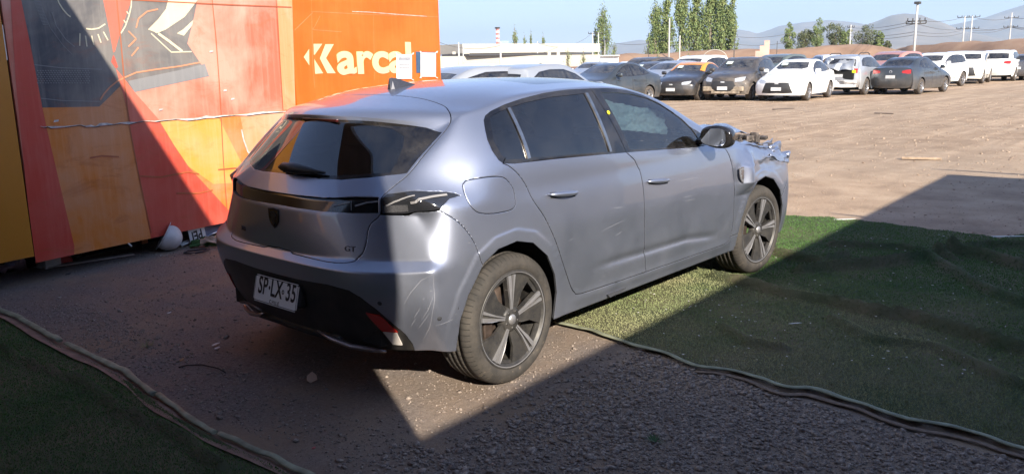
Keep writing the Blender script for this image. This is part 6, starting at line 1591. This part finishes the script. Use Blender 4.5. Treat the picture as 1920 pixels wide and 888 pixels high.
for px,dist,kind,pt,off,face,lab in rows:
    h=(hd(px,off) if face else view(px)-off); place(kind,pt,at_depth(px,dist),h,lab,scale=random.uniform(.97,1.04))
# details of particular cars
ORT=carpaint('taxi_orange',(.75,.27,.02),0,.35,.1)
def roof_copy(o,mat,zmin,nm,yel=False):
    b=[c for c in o.children if c.name.startswith('body')][0]; bm=bmesh.new(); bm.from_mesh(b.data)
    kill=[f for f in bm.faces if f.calc_center_median().z<zmin or (f.calc_center_median().x>1.98)]
    bmesh.ops.delete(bm,geom=kill,context='FACES')
    for v in bm.verts: v.co+=v.normal*.006
    me=bpy.data.meshes.new(nm); bm.to_mesh(me); bm.free(); me.materials.clear(); me.materials.append(mat)
    for p in me.polygons: p.use_smooth=True; p.material_index=0
    r=bpy.data.objects.new(nm,me); COL.objects.link(r); r.parent=o; return r
r=roof_copy(yc,ORT,1.10,'roof'); r['label']='orange roof'
m=MB(); m.prism([(.85,-.905,.42),(1.25,-.905,.40),(1.65,-.905,.46),(1.25,-.905,.52)],(0,-.004,0)); m.build('side_lettering',ORT,yc)
m=MB(); m.box((3.20,0,.42),(.12,1.45,.16),bev=.02); m.box((3.26,.1,.30),(.06,1.0,.07)); o=m.build('bumper_bar',simple('bumper_steel',(.34,.28,.21),.7,.2,.5,9),dk)
crumple('crushed_tailgate',((-.95,-.60,1.10),(-.95,.60,1.06),(-.55,.60,1.48),(-.55,-.60,1.50)),16,14,.16,4,1.,lotpaint('silver',*LP['silver']),wr,fold=1)
crumple('crushed_bumper',((-.92,-.75,.62),(-.92,.75,.60),(-.90,.75,.32),(-.90,-.75,.36)),18,8,.16,5,4.,lotpaint('white',*LP['white']),wr,fold=1)
m=MB(); m.box((-.80,-.05,.86),(.12,1.15,.40),bev=.03); m.build('open_boot',DARK,wr)
m=MB(); m.box((-.84,-.62,.98),(.05,.16,.12),bev=.02); m.build('marker_sticker',plain('marker_yellow',(.62,.72,.03),.5),wr)
for s in (-1,1):
    m=MB(); m.tube([(-.3,s*.60,1.66),(-.1,s*.60,1.73),(.9,s*.60,1.74),(1.1,s*.60,1.67)],.02,6); m.build('roof_rail',BUMPB,wr)
for o in PROTOS.values():
    for c_ in list(o.children_recursive): bpy.data.objects.remove(c_)
    bpy.data.objects.remove(o)
# ---------------------------------------------------------------- distance: berm, hills, trees, buildings, poles
BERM=NT('berm_soil'); c=BERM.coord('Object'); BERM.set(Base_Color=BERM.ramp(BERM.noise(c,.25,7,.7),[(.3,(.20,.125,.085)),(.55,(.29,.185,.125)),(.75,(.36,.25,.17))]),Roughness=1); BERM=BERM.m
def mound(name,pix,w,mat,seed=0):
    """pix: (px, distance, crest height); ridge of soil running across the view"""
    V=[];F=[];pp=[]
    for (a,d0,h0),(b,d1,h1) in zip(pix[:-1],pix[1:]):
        n=max(2,int(abs(b-a)/8))
        for i in range(n): t=i/n; pp.append((lerp(a,b,t),lerp(d0,d1,t),lerp(h0,h1,t)))
    pp.append(pix[-1]); prof=[(-1,0),(-.75,.25),(-.45,.68),(-.25,.93),(0,1),(.3,.9),(1,0)]
    for px,d,h in pp:
        for o_,q in prof:
            p=at_depth(px,d+o_*w); nn=noise.noise(Vector((p.x*.25,p.y*.25,seed))); V.append((p.x,p.y,max(-.05,h*q*(1+.18*nn)+(-.05 if q==0 else .12*nn))))
    k=len(prof)
    for i in range(len(pp)-1):
        for j in range(k-1): n=i*k+j; F.append((n,n+1,n+k+1,n+k))
    me=bpy.data.meshes.new(name); me.from_pydata(V,[],F); me.materials.append(mat)
    for p in me.polygons: p.use_smooth=True
    return tag(link(bpy.data.objects.new(name,me)),kind='structure')
mound('earth_berm',[(1130,120,2.3),(1200,118,2.4),(1330,116,2.6),(1450,114,2.75),(1620,112,2.8),(1655,112,2.9),(1690,112,2.1)],7,BERM,1)
mound('earth_berm',[(1655,128,2.0),(1700,122,2.7),(1760,118,2.95),(1850,112,3.1),(1960,106,3.1),(2100,100,3.2),(2500,92,3.1),(3000,84,3.2)],8,BERM,4)
HILL=NT('hill_scrub'); c=HILL.coord('Object'); HILL.set(Base_Color=HILL.ramp(HILL.noise(c,.004,8,.65),[(.35,(.12,.10,.075)),(.65,(.24,.19,.14))]),Roughness=1); HILL=HILL.m
def range_(name,prof,dist,deep,seed,amp):
    """prof: (px, py of the skyline); a real terrain ridge with a foreslope, far away"""
    xs=np.arange(prof[0][0],prof[-1][0]+1,6.); sk=np.interp(xs,[a for a,b in prof],[b for a,b in prof]); V=[];F=[];rows_=26
    for x,y in zip(xs,sk):
        hy=118.4-.01906*(x-960); hgt=max(5,(hy-y)/FPX*dist*.90+1.5)
        for r in range(rows_):
            t=r/(rows_-1); d=dist-deep*(1-t) if r<rows_ else dist; p=at_depth(x,d)
            nn=noise.noise(Vector((p.x*.0021,p.y*.0021,seed)))*.5+noise.noise(Vector((p.x*.0057,p.y*.0057,seed+3)))*.28+abs(noise.noise(Vector((p.x*.003,p.y*.003,seed+7))))*.5
            V.append((p.x,p.y,-3+hgt*(t**1.3)*(1+(amp*nn-.1)*4*t*(1-t)+ (0 if r<rows_-1 else .0))))
        p=at_depth(x,dist+deep*.7); V.append((p.x,p.y,-3))
    k=rows_+1
    for i in range(len(xs)-1):
        for j in range(k-1): n=i*k+j; F.append((n,n+1,n+k+1,n+k))
    me=bpy.data.meshes.new(name); me.from_pydata(V,[],F); me.materials.append(HILL)
    for p in me.polygons: p.use_smooth=True
    return tag(link(bpy.data.objects.new(name,me)),kind='structure')
range_('hills',[(1380,100),(1440,92),(1500,80),(1560,62),(1590,46),(1612,50),(1640,41),(1665,31),(1690,28),(1720,31),(1745,40),(1765,46),(1800,60),(1860,72),(1930,80),(2000,84),(2150,70),(2400,78),(2700,60),(3100,70),(3600,55)],5000,1700,2.,.8)
range_('hills',[(700,100),(860,96),(1000,92),(1120,84),(1165,78),(1200,72),(1235,78),(1290,76),(1330,66),(1355,58),(1385,54),(1402,57),(1417,62),(1440,55),(1458,48),(1500,42),(1550,38),(1590,42),(1650,52),(1740,56),(1790,48),(1840,38),(1880,26),(1925,14),(2000,4),(2120,-8),(2300,12),(2600,-4),(3000,10),(3600,-20)],7500,2600,8.,.7)
# trees
LEAFM=NT('poplar_leaves'); c=LEAFM.coord('Object'); LEAFM.set(Base_Color=LEAFM.ramp(LEAFM.noise(c,1.7,3,.8),[(.32,(.085,.14,.05)),(.5,(.15,.20,.07)),(.70,(.27,.29,.10))]),Roughness=.75); LEAFM=LEAFM.m
LEAFD=NT('round_tree_leaves'); c=LEAFD.coord('Object'); LEAFD.set(Base_Color=LEAFD.ramp(LEAFD.noise(c,1.4,3,.8),[(.32,(.06,.085,.04)),(.68,(.15,.16,.07))]),Roughness=.8); LEAFD=LEAFD.m
BARK=simple('bark_grey',(.17,.14,.11),.9)
def poplar(name,pos,H,W,label,seed,mat=LEAFM,group=None,n=1500,cat='tree',spread=.18):
    rs=np.random.default_rng(seed); t=empty(name,tuple(pos)); tag(t,label,cat,group)
    m=MB(); m.tube([(0,0,0),(.05,0,H*.3),(0,.05,H*.65),(0,0,H*.93)],[H*.018+.08,H*.014+.05,H*.008+.03,.02],7)
    br=[]
    for k in range(int(14+H)):
        z0=H*(.04+.72*rs.uniform()); a=rs.uniform(0,6.283); L_=H*(.16+.16*rs.uniform())*(1.15-z0/H); out=W*.5*(.45+.6*rs.uniform())*(1.0-.78*z0/H)
        e=Vector((math.cos(a)*out,math.sin(a)*out,z0+L_)); s0=Vector((0,0,z0)); mid=s0.lerp(e,.5)+Vector((math.cos(a)*out*.18,math.sin(a)*out*.18,-L_*.06)); m.tube([s0,mid,e],[.05,.035,.012],5); br.append((s0,mid,e))
    br.append((Vector((0,0,H*.5)),Vector((0,0,H*.75)),Vector((0,0,H))))
    m.build('trunk',BARK,t)
    C=[]
    for q in range(n):
        s0,mid,e=br[rs.integers(len(br))]; u=rs.uniform()**.75; p=(s0.lerp(mid,u*2) if u<.5 else mid.lerp(e,(u-.5)*2)); sp=W*spread*(.35+.8*(1-abs(u-.55)*1.4))
        C.append((p.x+rs.normal()*sp*.42,p.y+rs.normal()*sp*.42,max(.3,p.z+rs.normal()*sp*.9)))
    C=np.array(C); m_=len(C); s=rs.uniform(.05,.13,m_)*(H/14)**.5*1.2
    a=rs.normal(size=(m_,3)); a/=np.linalg.norm(a,axis=1)[:,None]; b=np.cross(a,rs.normal(size=(m_,3))); b/=np.linalg.norm(b,axis=1)[:,None]
    a[:,2]*=1.7
    V=np.stack([C-a*s[:,None],C+b*s[:,None]*.7,C+a*s[:,None],C-b*s[:,None]*.7],1).reshape(-1,3)
    npmesh('crown',V,np.arange(m_*4).reshape(-1,4),mat,t,False); return t
def round_px(px,pytop,dist,wpx,label,seed,mat):
    rs=np.random.default_rng(seed); hy=118.4-.01906*(px-960); H=(hy-pytop)/FPX*dist+1.5; W=wpx/FPX*dist; pos=at_depth(px,dist)
    t=empty('broadleaf_tree',tuple(pos)); tag(t,label,'tree','rounder trees behind the berm'); m=MB(); m.tube([(0,0,0),(.05,0,H*.4),(0,0,H*.7)],[.16,.12,.05],7); bl=[]
    for k in range(26):
        v=rs.normal(size=3); v/=np.linalg.norm(v); v*=rs.uniform(.35,.92); p=Vector((v[0]*W*.42,v[1]*W*.42,H*.56+v[2]*H*.38)); bl.append((p,rs.uniform(.10,.19)*min(W,H)))
        if k<9: m.tube([(0,0,H*rs.uniform(.2,.5)),p*.55+Vector((0,0,H*.22)),p],[.06,.04,.015],5)
    m.build('trunk',BARK,t); C=[]
    for q in range(4200):
        p,r=bl[rs.integers(len(bl))]; v=rs.normal(size=3); v/=np.linalg.norm(v); r*=rs.uniform(.55,1.15); C.append((p.x+v[0]*r,p.y+v[1]*r,max(.3,p.z+v[2]*r*1.15)))
    C=np.array(C); m_=len(C); s=rs.uniform(.05,.13,m_); a=rs.normal(size=(m_,3)); a/=np.linalg.norm(a,axis=1)[:,None]; b=np.cross(a,rs.normal(size=(m_,3))); b/=np.linalg.norm(b,axis=1)[:,None]
    V=np.stack([C-a*s[:,None],C+b*s[:,None]*.7,C+a*s[:,None],C-b*s[:,None]*.7],1).reshape(-1,3); npmesh('crown',V,np.arange(m_*4).reshape(-1,4),mat,t,False); return t
PG='poplars beyond the lot'
def tree_px(px,pytop,dist,wpx,label,seed,**kw):
    hy=118.4-.01906*(px-960); H=(hy-pytop)/FPX*dist+1.5; W=wpx/FPX*dist; return poplar(kw.pop('name','poplar_tree'),at_depth(px,dist),H,W,label,seed,**kw)
tree_px(966,48,170,17,'thin poplar, tallest and leftmost of the distant trio above the pale building',1,group=PG,n=900)
tree_px(984,64,172,12,'small poplar between two others above the pale building',2,group=PG,n=600)
tree_px(996,58,170,11,'slim poplar right of the small middle one above the pale building',3,group=PG,n=600)
tree_px(1019,62,170,16,'lone slim poplar right of the trio above the pale building',4,group=PG,n=700)
tree_px(1130,14,140,42,'tall ragged poplar standing alone over the right end of the pale building',5,group=PG,n=3600)
tree_px(1116,44,141,20,'short side poplar on the left of the tall lone poplar',55,group=PG,n=700)
tree_px(1152,82,150,18,'low bush-like tree right of the tall lone poplar',6,name='bush_tree',group=PG,n=500)
for px,tp,w,sd,lab in ((1228,8,34,7,'leftmost poplar of the big clump'),(1250,-16,32,8,'second poplar from the left in the big clump'),(1275,-30,34,9,'third poplar from the left in the big clump'),(1303,-34,36,10,'middle poplar of the big clump'),(1330,-38,34,12,'third poplar from the right in the big clump'),(1350,-26,30,13,'second poplar from the right in the big clump'),(1369,-8,26,14,'rightmost poplar of the big clump')):
    tree_px(px,tp,125,w*1.22,lab,sd,group=PG,n=6000)
tree_px(1215,74,150,26,'dark low bushy tree at the left foot of the big clump',15,name='bush_tree',group=PG,n=700,mat=LEAFD)
RGp='rounder trees behind the berm'
for px,tp,w,sd,lab in ((1478,44,24,16,'narrow tree, leftmost of the group behind the berm'),(1508,40,34,17,'broad pale green tree behind the berm, above the white sedan'),(1530,39,30,18,'dense tree touching the broad pale green one behind the berm'),(1563,42,32,19,'dark olive tree left of the gap behind the berm'),(1583,50,24,20,'smaller olive tree at the right side of the dark olive one'),(1620,46,40,21,'round yellow-green tree, widest at the right of the group'),(1645,54,20,22,'thin tree at the right side of the round yellow-green tree'),(1664,74,18,23,'low dark shrub-like tree, rightmost behind the berm')):
    round_px(px,tp,160,w*1.15,lab,sd,LEAFD if sd%2 else LEAFM)
for i,(px,tp) in enumerate(((1405,84),(1422,86),(1062,98),(1075,99),(1096,100),(1262,104),(1247,105))):
    tree_px(px,tp,120,14,('bare-looking pale shrub','small yellowish shrub')[i%2]+' number %s'%('beside the stepped wall' if i<2 else 'in front of the pale building' if i<5 else 'at the foot of the poplars'),30+i,name='shrub',n=260,mat=LEAFM,spread=.4) if False else None
for px,tp,lab in ((1065,99,'yellowish sapling in front of the pale building, left one'),(1094,100,'yellowish sapling in front of the pale building, right one'),(1234,103,'small green bush on the berm below the poplar clump, left'),(1290,103,'small green bush on the berm below the poplar clump, right')):
    tree_px(px,tp-6,95,14,lab,int(px),name='sapling',n=260,spread=.4)
# pale building with flat roofs
BW_=simple('building_cream',(.44,.41,.35),.8,0,.06,.5); BWG=simple('building_grey',(.40,.40,.40),.8); BDK=plain('building_window_dark',(.06,.06,.065),.8); BBL=simple('building_blue',(.25,.38,.55),.6)  # wall tones, dark colour of the window strip, blue
def slab_px(name,pxa,pxb,dist_a,dist_b,z0,z1,th,mat,par,off=0):
    a,b=at_depth(pxa,dist_a+off),at_depth(pxb,dist_b+off); d=b-a; n=Vector((-d.y,d.x,0)).normalized()
    if n.dot(a-CAM)<0: n=-n
    m=MB(); m.prism([(a.x,a.y,z0),(b.x,b.y,z0),(b.x,b.y,z1),(a.x,a.y,z1)],n*th); o=m.build(name,mat,par); o.matrix_parent_inverse=Matrix.Translation(-par.location); return o
bd=empty('long_building',tuple(at_depth(970,105))); tag(bd,'long low cream building with flat roof bands behind the parked cars at left','building')
zz=lambda px,py,d: ((118.4-.01906*(px-960))-py)/FPX*d+1.514
slab_px('wall',826,1125,100,118,0,zz(970,105,108),6,BW_,bd); 
slab_px('roof_band',868,1125,108,122,zz(870,101,108),zz(870,97,108)+.9,8,BW_,bd,1.0)
slab_px('window_strip',880,1110,101,117.5,zz(960,105,108),zz(960,101.5,108),5,BDK,bd,.5)
slab_px('roof_slab',872,950,112,116,zz(900,97,112),zz(900,92,112)+.3,9,BWG,bd,4)
slab_px('dark_base',880,1112,99.4,117.0,0,.9,.3,simple('base_brown',(.16,.10,.08),.9),bd,-.4)
for px in (852,872,878,1030,1047): slab_px('roof_unit',px-3,px+3,107,107,zz(px,106,107),zz(px,98,107),.8,BW_,bd)
hut=empty('white_hut',tuple(at_depth(1145,88))); tag(hut,'small white hut with slightly sloping roof right of the cream building','hut')
slab_px('wall',1126,1160,88,88,0,zz(1145,106,88),3,simple('hut_white',(.78,.78,.76),.7),hut); slab_px('roof',1124,1162,87.6,87.6,zz(1145,106,88),zz(1145,104,88),4,BWG,hut); slab_px('door',1111,1123,88,88,0,zz(1145,108,88),.3,simple('hut_door',(.50,.56,.66),.6),hut,-.3)
wl=empty('stepped_wall',tuple(at_depth(1430,100))); tag(wl,'pinkish stepped block wall rising over the berm behind the lot','wall')
PKW=simple('pink_block',(.55,.36,.29),.9,0,.15,1)
for a,b,h in ((1416,1424,97),(1424,1432,88),(1432,1442,79)): slab_px('wall_step',a,b,104,104,0,zz(a,h,104),1.2,PKW,wl)
ar=empty('arched_shelter',tuple(at_depth(1340,108))); tag(ar,'thin pale arched frame on the berm under the poplars','shelter')
m=MB(); c0=at_depth(1340,108); dv=(at_depth(1341,108)-at_depth(1339,108)).normalized(); m.tube([c0+dv*(1.5*math.cos(a))+Vector((0,0,zz(1340,112,108)+1.2*math.sin(a))) for a in np.linspace(0,math.pi,14)],.05,5); o=m.build('frame',BW_,ar); o.matrix_parent_inverse=Matrix.Translation(-ar.location)
slab_px('panel',1302,1322,106,106,zz(1310,113,106)-1,zz(1310,108,106),.3,BW_,ar)
# poles, tower and wires
POLE=simple('pole_concrete',(.46,.45,.43),.8); POLD=plain('pole_dark',(.05,.05,.05),.7); WIRE=plain('wire',(.10,.10,.11),.6)
tips={}
def pole(px,ptop,dist,label,r=.13,mat=POLE,arms=(),name='utility_pole',cat='pole'):
    hy=118.4-.01906*(px-960); H=(hy-ptop)/FPX*dist+1.5; b=at_depth(px,dist); t=empty(name,tuple(b)); tag(t,label,cat,'poles beyond the lot')
    m=MB(); m.tube([(0,0,0),(0,0,H)],[r,r*.7],8); m.build('shaft',mat,t)
    dv=(at_depth(px+1,dist)-at_depth(px-1,dist)).normalized()
    for pa,w in arms:
        z=(hy-pa)/FPX*dist+1.5; m=MB(); m.tube([dv*-w+Vector((0,0,z)),dv*w+Vector((0,0,z))],.06,6); 
        for q in (-1,-.4,.4,1): m.tube([dv*w*q+Vector((0,0,z)),dv*w*q+Vector((0,0,z+.28))],.05,6)
        m.build('crossarm',POLD,t); tips[(px,pa)]=(b+Vector((0,0,z+.25)),dv,w)
    return t
pole(1713,20,85,'tallest pale utility pole with crossarms and a top lamp, right of the trees',arms=((49,.7),(53,.8)))
m=MB(); t_=bpy.data.objects[[o.name for o in bpy.data.objects if o.name.startswith('utility_pole')][-1]]; Hh=((118.4-.01906*(1713-960))-20)/FPX*85+1.5
m.box((0,0,Hh),(.5,.5,.22),bev=.05); m.build('lamp_head',POLD,t_)
pole(1803,42,150,'left one of the twin pale poles over the right end of the berm',arms=((44,1.0),(62,1.0)))
pole(1817,42,150,'right one of the twin pale poles over the right end of the berm',arms=((44,1.0),(62,1.0)))
pole(1890,38,165,'pale pole near the right edge above the far berm',arms=((46,1.0),(60,1.0)))
pole(1592,54,150,'pole between the olive tree and the round yellow-green tree',arms=((58,.5),))
pole(1254,40,108,'pale pole in front of the poplar clump, left',r=.12); pole(1274,70,112,'short pale pole in front of the poplar clump, right of the taller one',r=.1)
pole(1376,74,108,'dark pole with a small floodlight right of the poplar clump',r=.07,mat=POLD); pole(1456,80,108,'thin dark pole right of the stepped wall',r=.05,mat=POLD); pole(1216,78,108,'thin dark pole left of the poplar clump',r=.05,mat=POLD)
pole(1111,64,130,'twin-armed white pole at the left of the lone tall poplar',r=.1,arms=((66,.6),)); pole(1122,64,130,'white pole against the lone tall poplar',r=.1,arms=((66,.5),)); pole(1134,78,125,'short white pole at the right foot of the lone tall poplar',r=.08,arms=((78,.6),))
pole(1008,80,112,'pale pole in front of the cream building, centre',r=.09); pole(939,80,80,'grey pole in front of the cream building, left',r=.11); pole(861,82,90,'white pole near the container end',r=.1); pole(869,84,95,'short white pole right beside the one near the container end',r=.07)
tw_=empty('striped_tower',tuple(at_depth(934,150))); tag(tw_,'red and white striped mast above the cream building','mast')
Ht=zz(934,57,150); RW_=plain('mast_red',(.50,.22,.20),.6); WW_=plain('mast_white',(.75,.74,.74),.6)
for k in range(14): m=MB(); m.box((0,0,Ht*(.30+.7*(k+.5)/14)),(.42,.42,Ht*.7/14-.02)); m.build('mast_section',RW_ if k%2 else WW_,tw_)
m=MB(); m.box((0,0,Ht*.15),(.4,.4,Ht*.3)); m.build('mast_base',POLE,tw_)
m=MB(); m.box((0,0,Ht+.1),(.7,.6,.25)); m.build('mast_head',POLD,tw_)
bb=empty('blue_building',tuple(at_depth(948,145))); tag(bb,'small pale blue tank-like building beside the striped mast','building'); slab_px('wall',940,955,145,145,0,zz(948,79,145),4,BBL,bb)
def wire(a,b,sag,label,r=.022):
    P=[a.lerp(b,t)-Vector((0,0,sag*4*t*(1-t))) for t in np.linspace(0,1,14)]; m=MB(); m.tube(P,r,4,False); return tag(m.build('power_line',WIRE),label,'power line','power lines')
def endp(px,py,dist): p=at_depth(px,dist); p.z=zz(px,py,dist); return p
T1=endp(1713,49,85); T2=endp(1803,43,150); T3=endp(1817,43,150); T4=endp(1890,45,165)
for k,(pa,pb_,pc_,pd_) in enumerate(((48,43,44,46),(53,62,60,60),(66,63,64,58),(71,68,68,60))):
    wire(endp(1713,pa,85),endp(1803,pb_,150),.35,'power line from the tallest pole to the twin poles, %s'%('uppermost','second','third','lowest')[k] if k!=3 else 'lowest power line from the tallest pole to the twin poles')
    wire(endp(1817,pc_,150),endp(1890,pd_,165),.4,('uppermost','second','third','lowest')[k]+' power line between the twin poles and the right-hand pole',.03)
    wire(endp(1890,pd_,165),endp(1990,pd_-(6-4*k),150),.4,('uppermost','second','third','lowest')[k]+' power line leaving the right-hand pole to the edge',.03)
    wire(endp(1713,pa,85),endp(1592,58+k*5,150),.4,('uppermost','second','third','lowest')[k]+' power line from the tallest pole to the pole among the trees')
for k,(ya,yb) in enumerate(((72,70),(85,84))): wire(endp(1376,ya,108),endp(1480,yb-3,108),.3,('upper','lower')[k]+' thin line from the dark pole towards the stepped wall')
wire(endp(1008,82,112),endp(1111,65,130),1.2,'line rising from the cream building pole to the twin-armed pole'); wire(endp(826,82,95),endp(939,87,90),.5,'low line passing the container end to the grey pole')
wire(endp(1134,79,125),endp(1254,76,108),.6,'line from the short white pole to the poplar clump pole')
# haze ----------------------------------------------------------------------
hz=NT('haze_air'); hz.t.nodes.remove(hz.b); pv=hz.n('VolumePrincipled'); pv.inputs['Color'].default_value=(.60,.80,1,1); pv.inputs['Density'].default_value=1.5e-4; pv.inputs['Anisotropy'].default_value=.25
hz.l(pv.outputs[0],hz.out.inputs['Volume'])
m=MB(); m.box((3500,3500,268),(15000,15000,538)); o=m.build('haze',hz.m); tag(o,kind='stuff')
